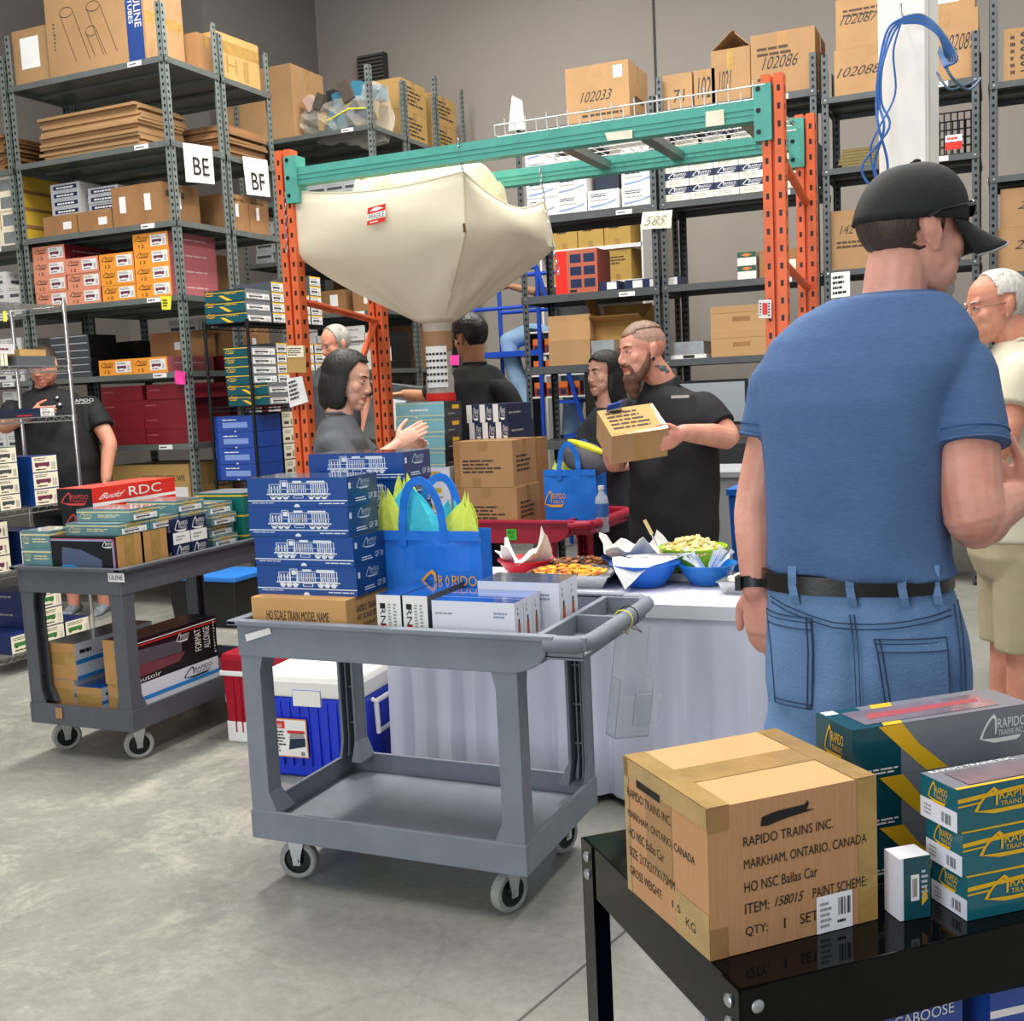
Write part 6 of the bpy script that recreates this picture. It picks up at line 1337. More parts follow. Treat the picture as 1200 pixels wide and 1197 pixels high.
place_rot('big', 'carton', (-.347, 1.334), math.radians(44.5), 'brown taped carton with black stencilled lettering on the black table', 'carton')
DTE = mat('deep_teal_print', '0e4a55', .25, var=.06, vscale=4, coat=.4); GY = mat('box_grey_print', '7b7c84', .3, coat=.3); YL = mat('box_yellow_print', 'e8b41e', .35); WIN = mat('box_window', '8f7f86', .05, var=.35, vscale=12, coat=1.0)
def dr(P, F):
    f = F['F']; f.quad(P(), (.26, 0, 1, 1), GY, .0005); f.poly(P(), [(.14, 1), (.27, 1), (.36, .55), (.52, .0), (.40, 0), (.28, .45)], YL, .0009); f.logo(P(), (.70, .3, .97, .92), WHITE); f.lines(P(), (.02, .06, .3, .2), 2, WHITE, .0012)
    f = F['L']; f.quad(P(), (0, 0, 1, .2), LILW, .0006); f.logo(P(), (.25, .28, .78, .95), YL, e=.001)
    f = F['T']; f.quad(P(), (.0, 0, .22, 1), DTE, .0005); f.quad(P(), (.22, 0, 1, 1), GY, .0005); f.poly(P(), [(.17, 0), (.27, 0), (.42, 1), (.3, 1)], YL, .0007); f.quad(P('window'), (.10, .14, .86, .8), WIN, .0012); f.quad(P('sticker'), (.02, .8, .09, .98), WHITE, .001)
    f.poly(P('window'), [(.16, .35), (.8, .42), (.82, .58), (.2, .6)], mat('model_red', 'a5484e', .4), .0014)
kind('lg', (.315, .095, .0765), DTE, None, dr)
for i in range(3): place_rot('lg', 'train_box', (-.203+.0, 1.618), math.radians(41), f'long teal and grey window box behind brown carton, {("bottom", "middle", "top")[i]} of stack', 'box', 'long window boxes on black table', TZ2+i*.0768)
def dr(P, F):
    f = F['F']; f.poly(P(), [(0, .78), (1, .98), (1, .88), (0, .68)], YL); f.poly(P(), [(0, .62), (.14, .64), (.14, .6), (0, .58)], YL); f.logo(P(), (.1, .3, .52, .95), YL, e=.0012); f.text(P(), (.6, .5, .95, .6), 'www.rapidotrains.com', WHITE)
    f = F['L']; f.quad(P(), (0, 0, 1, .48), LILW, .0008); f.logo(P(), (.22, .45, .75, .98), YL, e=.001); f.bars(P(), (.5, .1, .85, .34), 12, INK, .001); f.lines(P(), (.1, .1, .4, .38), 3, BARC, .001)
    f = F['T']; f.text(P(), (.04, .86, .6, .97), 'RAPIDO TRAINS INC.', WHITE); f.quad(P('window'), (.1, .12, .85, .8), WIN, .001); f.quad(P(), (0, 0, 1, .08), YL)
kind('sh', (.26, .075, .0605), mat('bright_teal_print', '11626f', .25, coat=.4), {'T': GY}, dr)
for i in range(3): place_rot('sh', 'train_box', (-.055+.006*(2-i)-.008+.004, 1.548), math.radians(40+i), f'short teal train box with barcode end on black table, {("bottom", "middle", "top")[i]} of stack', 'box', 'short teal boxes on black table', TZ2+i*.0608)
def dr(P, F):
    f = F['F']; f.quad(P(), (.12, 0, 1, 1), DTE, .0006); s_ = P('sticker'); f.quad(s_, (.35, .3, .62, .72), WHITE, .001); f.bars(s_, (.4, .36, .58, .66), 5, INK, .0014); f.lines(P(), (.7, .3, .92, .8), 6, mat('pale_ink', 'b9c8d4', .5), .001); f.poly(P(), [(.7, .2), (.9, .3), (.85, .5), (.72, .4)], YL, .001)
kind('sm', (.047, .037, .088), LILW, {'T': mat('white_top', 'e2e3e8', .35)}, dr)
place_rot('sm', 'train_box', (-.131, 1.519), math.radians(38), 'small upright white and teal box between carton and teal stack')
def dr(P, F):
    f = F['F']; f.text(P(), (.08, .905, .95, .945), 'STEEL RIVETED CABOOSE', WHITE); f.lines(P(), (.08, .955, .9, .99), 1, YL); f.logo(P(), (.3, .5, .7, .75), WHITE)
    F['T'].quad(P('window'), (.1, .1, .9, .9), SHN); F['T'].quad(P(), (0, .9, 1, 1), YL)
kind('cab', (.30, .2, .40), CLB, {'T': SHN}, dr)
lp = FC + M.Rotation(A1, 3, 'Z') @ V((.09, .06, 0)); place_rot('cab', 'train_box', (lp.x, lp.y), A1+.03, 'blue box with white lettering on the table lower shelf', 'box', None, .305)
lp = FC + M.Rotation(A1, 3, 'Z') @ V((.43, .06, 0)); kind('cab2', (.3, .2, .38), CLB, {'T': SHN}, lambda P, F: (F['F'].quad(P(), (0, .9, 1, .93), WHITE), F['T'].quad(P(), (0, .85, 1, 1), YL))); place_rot('cab2', 'train_box', (lp.x, lp.y), A1-.05, 'blue window-top box with white stripe, lower shelf of black table', 'box', None, .305)
# ------------------------------------------------------------------ chrome wire rack at the left edge
CX0, CX1, CY0, CY1 = -5.83, -5.38, 4.15, 5.33
CL = [2.2, 1.83, 1.52, .98, .62, .12]
wire_rack('chrome_wire_rack', CX0, CX1, CY0, CY1, CL, 2.24, CHROME, 'chrome wire rack at the left edge in front of man in black')
def mk_white(key, dep=.3, w=.155, h=.092, side=NAVY, img=DGREY):
    def dr(P, F): lab_end(F['R'], P('sticker'), (.02, .03, .98, .97), 0, img, CREAM); F['F'].lines(P(), (.1, .6, .5, .8), 1, BARC); 
    return kind(key, (dep, w, h), side, None, dr)
mk_white('cw1', side=mat('dull_teal', '24505a', .4)); mk_white('cw2', .34, .2, .1, BLUEU, LOCO); mk_white('cw3', .36, .2, .112, mat('navy_gloss', '182a5e', .3), mat('green_loco', '3c7a3a', .5)); mk_white('cw4', .34, .16, .1, NAVY, LOCO)
cx = CX1-.012
def crow(key, y, z, n, label, grp):
    (w, d, h), _ = _K[key]
    for r in range(n): put(key, 'train_box', cx-w-.01, y, z+.003+r*(h+.001), f'{label}, {rowword(r, n)} {"up" if 0 < r < n-1 else "box"}', 'box', grp)
crow('cw1', 4.72, .98, 4, 'white-ended teal box on chrome rack near frame edge', 'white-ended boxes on chrome rack'); crow('cw1', 4.55, .98, 3, 'white-ended teal box cut by the left frame edge', 'white-ended boxes on chrome rack')
crow('cw2', 4.98, .98, 3, 'white-ended blue box on chrome rack beside the long red boxes', 'white-ended blue boxes on chrome rack')
crow('cw4', 4.60, .62, 3, 'white-ended navy box on chrome rack under main shelf, left', 'white-ended navy boxes on chrome rack'); crow('cw3', 4.84, .62+.0, 2, 'large white-ended navy box on chrome rack, right', 'white-ended navy boxes on chrome rack')
crow('cw3', 4.70, .12, 1, 'white-ended box on lowest chrome shelf, left column', 'white-ended boxes low on chrome rack'); crow('cw3', 4.915, .12, 3, 'white-ended box with green picture on lowest chrome shelf, middle column', 'white-ended boxes low on chrome rack'); crow('cw3', 5.115-.005+.012, .12, 1, 'white-ended box with green picture on lowest chrome shelf, last column', 'white-ended boxes low on chrome rack')
kind('nb', (.3, .3, .055), mat('slate_box', '2b3044', .4), None, lambda P, F: (lab_end(F['R'], P('sticker'), (.62, .05, .98, .95), 0, BARC), F['R'].quad(P(), (.0, .55, .6, .9), NAVY), F['R'].quad(P(), (.02, .15, .4, .25), RED)))
put('nb', 'train_box', cx-.31, 4.9, 1.523, 'flat dark box with white end label below the man\'s hand', 'box')
kind('gs', (.26, .3, .06), mat('slate_grey_box', '55585c', .5), None); put('gs', 'flat_grey_box', cx-.28, 4.95, 1.833, 'flat grey box on chrome shelf hiding the man\'s eyes', 'box')
kind('tanb', (.2, .2, .04), CARD2); put('tanb', 'flat_tan_box', cx-.24, 5.0, 1.894, 'tan box lying on flat grey box, chrome rack', 'box')
for i in range(4): kind('thin', (.18, .02, .07), CREAM); put('thin', 'thin_box', cx-.22, 4.8+i*.028, 1.833, f'thin upright cream box on chrome rack, {ORD[i]} from left', 'box', 'thin upright boxes on chrome rack')
kind('whs', (.2, .14, .06), WB, None, lambda P, F: F['R'].lines(P(), (.1, .3, .9, .7), 1, LOCO)); put('whs', 'train_box', cx-.24, 4.82, 1.833+.071, 'white box lying over thin cream boxes, chrome rack', 'box')
sheet('price_tag', quadpx([(4, 377), (8, 377), (7, 365), (3, 365)], x=CX1+.02), YELLOWN, 'yellow tag on the chrome rack post', 'tag')
# cables on the white column
cb = empty('cable_loop', at(1058, 20, y=5.0), 'blue network cables looped over a hook on the white column', 'cable'); BC = mat('blue_cable', '2f63a8', .45); BC2 = mat('grey_blue_cable', '4a6378', .5)
def cab(pts, r, m, y=5.08): 
    P_ = [at(a, b, y=y+(c if c else 0))-cb.location for a, b, c in pts]; 
    Q = []
    for i in range(len(P_)-1):
        p0, p1, p2, p3 = P_[max(i-1, 0)], P_[i], P_[i+1], P_[min(i+2, len(P_)-1)]
        for k in range(6):
            t = k/6; Q.append(.5*((2*p1)+(p2-p0)*t+(2*p0-5*p1+4*p2-p3)*t*t+(3*p1-p0-3*p2+p3)*t**3))
    Q.append(P_[-1]); mb = MB(); mb.tube(Q, r, m, 6); mb.build('cable', cb, smooth=True)
for k in range(3):
    o = k*3; cab([(1060, 20+k, 0), (1040+o, 35+o, 0), (1030+o*.6, 80, -.01*k), (1027+o, 120, 0), (1030+o*2, 150, -.02), (1040-o*5, 190+o, 0), (1038-o*2, 225, 0)], .0055, BC)
cab([(1058, 21, 0), (1047, 60, 0), (1049, 110, 0), (1030, 150, -.02), (1020, 180, 0), (1032, 230, 0)], .0045, BC)
for k in range(6):
    cab([(1058, 20+k*1.5, 0), (1080, 17+k*2.2, -.02), (1100, 32+k*2, -.03), (1117-k*2, 56+k*1.5, -.05+k*.01), (1122-k*3, 70+k, -.06+.02*k), (1112-k, 74+k, -.02), (1101, 55+k*2, .03)], .0045, BC if k % 3 else BC2)
cab([(1100, 60, .03), (1115, 90, -.02), (1135, 105, .1), (1149, 92, .3)], .006, BC2); cab([(1098, 85, .03), (1112, 104, 0), (1130, 100, .1), (1148, 92, .3)], .005, BC2)
mb = MB(); h = at(1058, 20, y=5.16)-cb.location; mb.tube([h, h+V((0, -.09, 0)), h+V((0, -.09, .03))], .005, ZINC, 6); mb.build('hook', cb)
# ------------------------------------------------------------------ people
def skin(name, hexc, hue2): return mat(name, hexc, .5, var=.12, vscale=9, hue2=hue2, bump=.12, bscale=90, sss=.06)
def remesh(mb, name, voxel, smooth=3, parent=None, loc=None, post=None, bump=None):
    me = mb.mesh(name); o = bpy.data.objects.new(name, me); COL.objects.link(o)
    r = o.modifiers.new('r', 'REMESH'); r.mode = 'VOXEL'; r.voxel_size = voxel; r.use_smooth_shade = True
    if smooth: s = o.modifiers.new('s', 'SMOOTH'); s.factor = .5; s.iterations = smooth
    bpy.context.view_layer.update(); dg = bpy.context.evaluated_depsgraph_get()
    m2 = bpy.data.meshes.new_from_object(o.evaluated_get(dg)); bpy.data.objects.remove(o); bpy.data.meshes.remove(me)
    m2.name = name; m2.materials.clear()
    for k in mb.mats: m2.materials.append(k)
    m2.polygons.foreach_set('material_index', [0]*len(m2.polygons)); m2.polygons.foreach_set('use_smooth', [True]*len(m2.polygons))
    if post: post(m2)
    o = bpy.data.objects.new(name, m2); COL.objects.link(o)
    if parent is not None: o.parent = parent
    if loc is not None: o.location = loc
    return o
def crv(pts, rad, k=4):
    n = len(pts); P, R_ = [], []
    tup = lambda r: V((r[0], r[1], 0)) if isinstance(r, tuple) else V((r, r, 0))
    for i in range(n-1):
        p0, p1, p2, p3 = pts[max(i-1, 0)], pts[i], pts[i+1], pts[min(i+2, n-1)]
        for j in range(k):
            t = j/k; P.append(.5*((2*p1)+(p2-p0)*t+(2*p0-5*p1+4*p2-p3)*t*t+(3*p1-p0-3*p2+p3)*t**3)); R_.append(tup(rad[i]).lerp(tup(rad[i+1]), t))
    P.append(pts[-1]); R_.append(tup(rad[-1])); return P, R_
def limb(mb, pts, rad, m, ax=None, n=14, k=4, caps=True):
    """tapering limb through pts; rad entries r or (r along ax, r across)"""
    P, R_ = crv([V(p) for p in pts], rad, k); rings = []; prev = V(ax) if ax is not None else None
    t0 = (P[1]-P[0]).normalized(); t1 = (P[-1]-P[-2]).normalized()
    if caps:
        A = [(P[0]-t0*R_[0].y*math.cos(a), R_[0]*math.sin(a)) for a in (.35, .8, 1.2)]; B = [(P[-1]+t1*R_[-1].y*math.cos(a), R_[-1]*math.sin(a)) for a in (1.2, .8, .35)]
        P = [a for a, b in A]+P+[a for a, b in B]; R_ = [b for a, b in A]+R_+[b for a, b in B]
    for i, p in enumerate(P):
        t = (P[min(i+1, len(P)-1)]-P[max(i-1, 0)]).normalized()
        a = prev if prev is not None else t.orthogonal()
        a = a-t*a.dot(t); a = a.normalized() if a.length > 1e-5 else t.orthogonal().normalized()
        if ax is None: prev = a
        b = t.cross(a)
        rings.append([p+a*(R_[i].x*math.cos(q*2*math.pi/n))+b*(R_[i].y*math.sin(q*2*math.pi/n)) for q in range(n)])
    return mb.loft(rings, m)
def torso(mb, lv, m, n=28, k=4):
    """lv: (centre, half width, half depth, right vec, forward vec)"""
    out = []
    for i in range(len(lv)-1):
        for j in range(k):
            t = j/k; t = t*t*(3-2*t)*.5+t*.5; a, b = lv[i], lv[i+1]
            out.append((a[0].lerp(b[0], t), a[1]+(b[1]-a[1])*t, a[2]+(b[2]-a[2])*t, a[3].lerp(b[3], t).normalized(), a[4].lerp(b[4], t).normalized()))
    out.append(lv[-1]); rings = []
    for c, w_, d_, r_, f_ in out:
        ring = []
        for q in range(n):
            a = 2*math.pi*q/n; cx, sy = math.cos(a), math.sin(a); e = .8
            ring.append(c+r_*(w_*math.copysign(abs(cx)**e, cx))+f_*(d_*math.copysign(abs(sy)**e, sy)))
        rings.append(ring)
    return mb.loft(rings, m)
def ik(s, w_, l1, l2, pole):
    s, w_ = V(s), V(w_); d = w_-s; L_ = min(d.length, (l1+l2)*.999); t = d.normalized(); a = (l1*l1-l2*l2+L_*L_)/(2*L_); h = math.sqrt(max(0, l1*l1-a*a))
    p = V(pole); p = (p-t*p.dot(t)).normalized(); return s+t*a+p*h
def hand(mb, wrist, fdir, nrm, side, m, curl=.35, s=1, spread=.05, thumb=.6, curls=None):
    """wrist point, finger direction, palm normal, 'R'/'L'"""
    f = V(fdir).normalized(); n = V(nrm); n = (n-f*n.dot(f)).normalized(); ac = f.cross(n)*(1 if side == 'R' else -1)   # towards the thumb
    w_ = V(wrist)
    limb(mb, [w_-f*.02*s, w_+f*.02*s, w_+f*.06*s, w_+f*.088*s], [(.027*s, .02*s), (.034*s, .018*s), (.041*s, .0155*s), (.039*s, .012*s)], m, ax=ac, n=14)
    for i, (off, ln, r) in enumerate(((.029, .074, .0092), (.0098, .083, .0096), (-.0095, .077, .0092), (-.028, .062, .0082))):
        c = (curls[i] if curls else curl); base = w_+f*.078*s+ac*off*s; d = (f+ac*off*spread*20*.3).normalized(); pts = [base-d*.012*s, base]; p = base; ang = 0
        for seg, fr in enumerate((.46, .30, .24)):
            ang += c*(1.0, 1.15, .7)[seg]; dd = (d*math.cos(ang)+n*math.sin(ang)); p = p+dd*ln*fr*s; pts.append(p)
        limb(mb, pts, [r*s*1.05, r*s, r*s*.95, r*s*.88, r*s*.75], m, n=8, k=2)
    b = w_+f*.022*s+ac*.026*s; d1 = (ac*.75+f*.65+n*.25*thumb).normalized(); d2 = (ac*(.45-.2*thumb)+f*.85+n*.35*thumb).normalized()
    limb(mb, [b-d1*.015*s, b+d1*.02*s, b+d1*.042*s, b+d1*.042*s+d2*.03*s, b+d1*.042*s+d2*.052*s], [.015*s, .014*s, .0112*s, .0108*s, .009*s], m, n=9, k=2)
class Head:
    def __init__(s, c, fwd, up, sc=1.0):
        f = V(fwd).normalized(); u = V(up); u = (u-f*u.dot(f)).normalized(); r = f.cross(u)
        s.R = M((r, f, u)).transposed(); s.c = V(c); s.s = sc
    def p(s, x, y, z): return s.c+s.R @ (V((x, y, z))*s.s)
    def ell(s, mb, c, r, m, rot=None, n=14, k=9):
        R_ = s.R @ rot if rot is not None else s.R
        mb.ell(s.p(*c), V(r)*s.s, m, R_, n, k)
    def loc(s, w_): return (s.R.transposed() @ (V(w_)-s.c))/s.s
    def skull(s, mb, m, jaw=1.0, nose=1.0, ears=True, cheek=1.0, chin=1.0):
        E = s.ell
        E(mb, (0, -.012, .032), (.077, .097, .088), m, n=20, k=12); E(mb, (0, .022, -.025), (.067*cheek, .068, .088), m, n=18, k=11)
        E(mb, (0, .032, -.072), (.053*jaw, .050, .043), m); E(mb, (0, .064, -.100), (.025*chin, .021, .018*chin), m); E(mb, (0, -.02, -.055), (.056, .06, .06), m)
        E(mb, (0, .070, .028), (.052, .016, .013), m)
        for x in (-1, 1):
            E(mb, (x*.038, .054, -.022), (.028*cheek, .024, .026), m); E(mb, (x*.0115, .092, -.034), (.0085*nose, .0105, .0075), m); E(mb, (x*.030, .045, -.06), (.03*cheek, .03, .035), m)
            E(mb, (x*.031, .077, .004), (.0165, .0095, .0095), m)
            if ears:
                rt = M.Rotation(x*-.32, 3, 'Z') @ M.Rotation(.18, 3, 'X')
                E(mb, (x*.079, -.012, -.006), (.0065, .019, .031), m, rt); E(mb, (x*.083, -.02, .004), (.006, .013, .024), m, rt); E(mb, (x*.079, -.004, -.032), (.0065, .010, .012), m, rt)
        limb(mb, [s.p(0, .080, .020), s.p(0, .089, -.002), s.p(0, .101*nose, -.025), s.p(0, .096*nose, -.035)], [.0085*s.s, .0085*s.s, .0105*s.s*nose, .009*s.s*nose], m, n=10)
        E(mb, (0, .0835, -.0575), (.023, .0105, .0062), m); E(mb, (0, .082, -.0685), (.020, .0105, .007), m); E(mb, (0, .076, -.082), (.028, .014, .012), m)
    def post(s, lip=1):
        def f(me):
            co = [0]*(3*len(me.vertices)); me.vertices.foreach_get('co', co)
            for i in range(len(me.vertices)):
                w_ = V(co[3*i:3*i+3])
                if (w_-s.c).length > .2*s.s: continue
                q = s.loc(w_)
                for x in (-1, 1):
                    d = math.hypot((q.x-x*.031)/.017, (q.z-.003)/.009)
                    if q.y > .05 and d < 1: q = q-V((0, .006*(1-d*d), 0))
                dm = math.hypot(q.x/.024, (q.z+.0628)/.0022)
                if q.y > .05 and dm < 1.4: q = q-V((0, .003*max(0, 1-dm/1.4), 0))
                w2 = s.p(*q); co[3*i:3*i+3] = w2
            me.vertices.foreach_set('co', co)
            for p in me.polygons:
                q = s.loc(p.center) if (p.center-s.c).length < .2*s.s else None
                if q is None: continue
                if q.y > .07 and (q.x/.024)**2+((q.z+.063)/.0125)**2 < 1 and lip: p.material_index = 1
                if s.scalp and s.scalp(q): p.material_index = 2
            me.update()
        return f
    scalp = None
    def eyes(s, parent, loc, iris='3a2a1c', brow='2c1d14', lash='1c1410', look=(0, 0), browt=1.0, glasses=None, open_=1.0):
        W = mat('eye_white', 'e6e0da', .25); I = mat('iris_'+iris, iris, .2); B = mat('pupil', '080808', .1); L_ = mat('lash_'+lash, lash, .7); BR = mat('brow_'+brow, brow, .9, bump=.5, bscale=200)
        for x in (-1, 1):
            mb = MB(); c = (x*.031, .0705, .003); s.ell(mb, c, (.0118, .0118, .0118), W, n=18, k=12); d = V((look[0], 1, look[1])).normalized()
            for rr, off, m in ((.0056, .0068*1.0, I), (.0028, .0105, B)): s.ell(mb, tuple(V(c)+d*(.0118-rr*.28)), (rr, .0022+.0006*(m is B), rr), m, n=14, k=6)
            e = mb.build('eye', parent, smooth=True); e.location = -loc
            mb = MB(); up = .0062*open_
            P_ = [s.p(x*.031+t*.0155, .0836-.35*abs(t)**2*.02-.0045*abs(t)**1.5, .003+up*(1-t*t)+.0006) for t in (-1, -.6, -.2, .2, .6, 1)]
            mb.tube(P_, [.0007*s.s, .0014*s.s, .0016*s.s, .0016*s.s, .0014*s.s, .0007*s.s], L_, 6); e = mb.build('eyelash', parent, smooth=True); e.location = -loc
            mb = MB(); P_ = [s.p(x*(.014+t*.034), .0885-.016*t*t, .0225+.006*math.sin(t*2.4)) for t in (0, .2, .4, .6, .8, 1)]
            mb.tube(P_, [.0018*browt*s.s, .003*browt*s.s, .0034*browt*s.s, .003*browt*s.s, .0022*browt*s.s, .001*s.s], BR, 7); e = mb.build('eyebrow', parent, smooth=True); e.location = -loc
        if glasses:
            G_ = mat('glasses_'+glasses, glasses, .3, .6); mb = MB()
            for x in (-1, 1):
                mb.tube([s.p(x*(.032)+.0235*math.cos(a), .101-.12*(.0235*math.cos(a)*x+.03)**2, .0+.0165*math.sin(a)) for a in [k*math.pi/9 for k in range(18)]], .0013*s.s, G_, 5, closed=True)
                mb.tube([s.p(x*.0555, .096, .004), s.p(x*.076, .075, .008), s.p(x*.0835, .0, .008), s.p(x*.083, -.02, -.004)], .0014*s.s, G_, 5)
            mb.tube([s.p(-.009, .1015, .003), s.p(0, .106, .006), s.p(.009, .1015, .003)], .0013*s.s, G_, 5); e = mb.build('glasses', parent, smooth=True); e.location = -loc
def shell_hair(h, name, parent, loc, m, keep, grow=.008, vox=.006, extra=None, sm=2, base=(.083, .105, .096), cz=.032):
    """hair volume around the skull: ellipsoid lumps remeshed, with the face side cut away by 'keep'"""
    mb = MB(); h.ell(mb, (0, -.014, cz), tuple(b+grow-.006 for b in base), m, n=26, k=18)
    if extra: extra(mb)
    mb2 = remesh(mb, name, vox*h.s, sm, None)
    me = mb2.data; bm = bmesh.new(); bm.from_mesh(me)
    dl = [v for v in bm.verts if not keep(h.loc(v.co))]
    bmesh.ops.delete(bm, geom=dl, context='VERTS'); bm.to_mesh(me); bm.free()
    mb2.parent = parent; mb2.location = -loc
    so = mb2.modifiers.new('thick', 'SOLIDIFY'); so.thickness = .010; so.offset = -1
    return mb2
HAIRK = dict(rough=.45, var=.35, vscale=6, bump=.6, bscale=60)
def hairmat(name, hexc, st=(1, 1, .12), **k): return mat(name, hexc, k.get('rough', .42), var=.4, vscale=22, bump=.8, bscale=70, stretch=st)
def shoe(mb, heel, fwd, m, sole, L_=.28):
    f = V(fwd); f.z = 0; f.normalize(); r = f.cross(V((0, 0, 1))); p = V(heel)
    T = M.Translation(p) @ M((r, f, V((0, 0, 1)))).transposed().to_4x4()
    def ring(y, w_, z0, z1): return [T @ V((w_*math.cos(a), y+.0, z0+(z1-z0)*(.5+.5*math.sin(a)))) for a in [k*2*math.pi/14 for k in range(14)]]
    mb.loft([ring(-.035, .02, .03, .07), ring(-.02, .036, .022, .10), ring(.03, .04, .02, .12), ring(.09, .043, .02, .10), ring(.15, .048, .02, .075), ring(.2, .045, .02, .062), ring(.235, .03, .022, .05), ring(.245, .012, .025, .04)], m)
    def so(y, w_): return [T @ V((w_*x, y, z)) for x, z in ((-1, 0), (1, 0), (1, .028), (-1, .028))]
    mb.loft([so(-.04, .022), so(-.025, .038), so(.05, .04), (so(.15, .05)), so(.21, .046), so(.25, .022)], sole)
def wpx(px, py, d): return at(px, py, d=d)
AXh = V((AX.x, AX.y, 0)).normalized(); AFh = V((AF.x, AF.y, 0)).normalized(); UP = V((0, 0, 1))
def direc(a, f, z=0): return (AXh*a+AFh*f+UP*z).normalized()
class Person:
    def __init__(s, root, label): s.e = empty('person', root, label, 'person'); s.o = s.e.location.copy()
    def add(s, mb, name, voxel, smooth=3, post=None, bump=None):
        ob = remesh(mb, name, voxel, smooth, s.e, None, post); ob.location = -s.o; return ob
    def raw(s, mb, name, smooth=True):
        ob = mb.build(name, s.e, smooth=smooth); ob.location = -s.o; return ob
def displace(ob, name, strength, scale, vec=(1, 1, 1), kind_='CLOUDS'):
    t = bpy.data.textures.new(name, kind_); t.noise_scale = scale
    d = ob.modifiers.new(name, 'DISPLACE'); d.texture = t; d.strength = strength; d.mid_level = .5; d.texture_coords = 'LOCAL'
def jeans_legs(mb, hipL, hipR, kneeL, kneeR, ankL, ankR, m, r0=.098, r1=.07, r2=.062):
    for a, b, c in ((hipL, kneeL, ankL), (hipR, kneeR, ankR)): limb(mb, [a, a.lerp(b, .5), b, b.lerp(c, .6), c], [r0, r0*.9, r1, r2, r2], m, n=18)
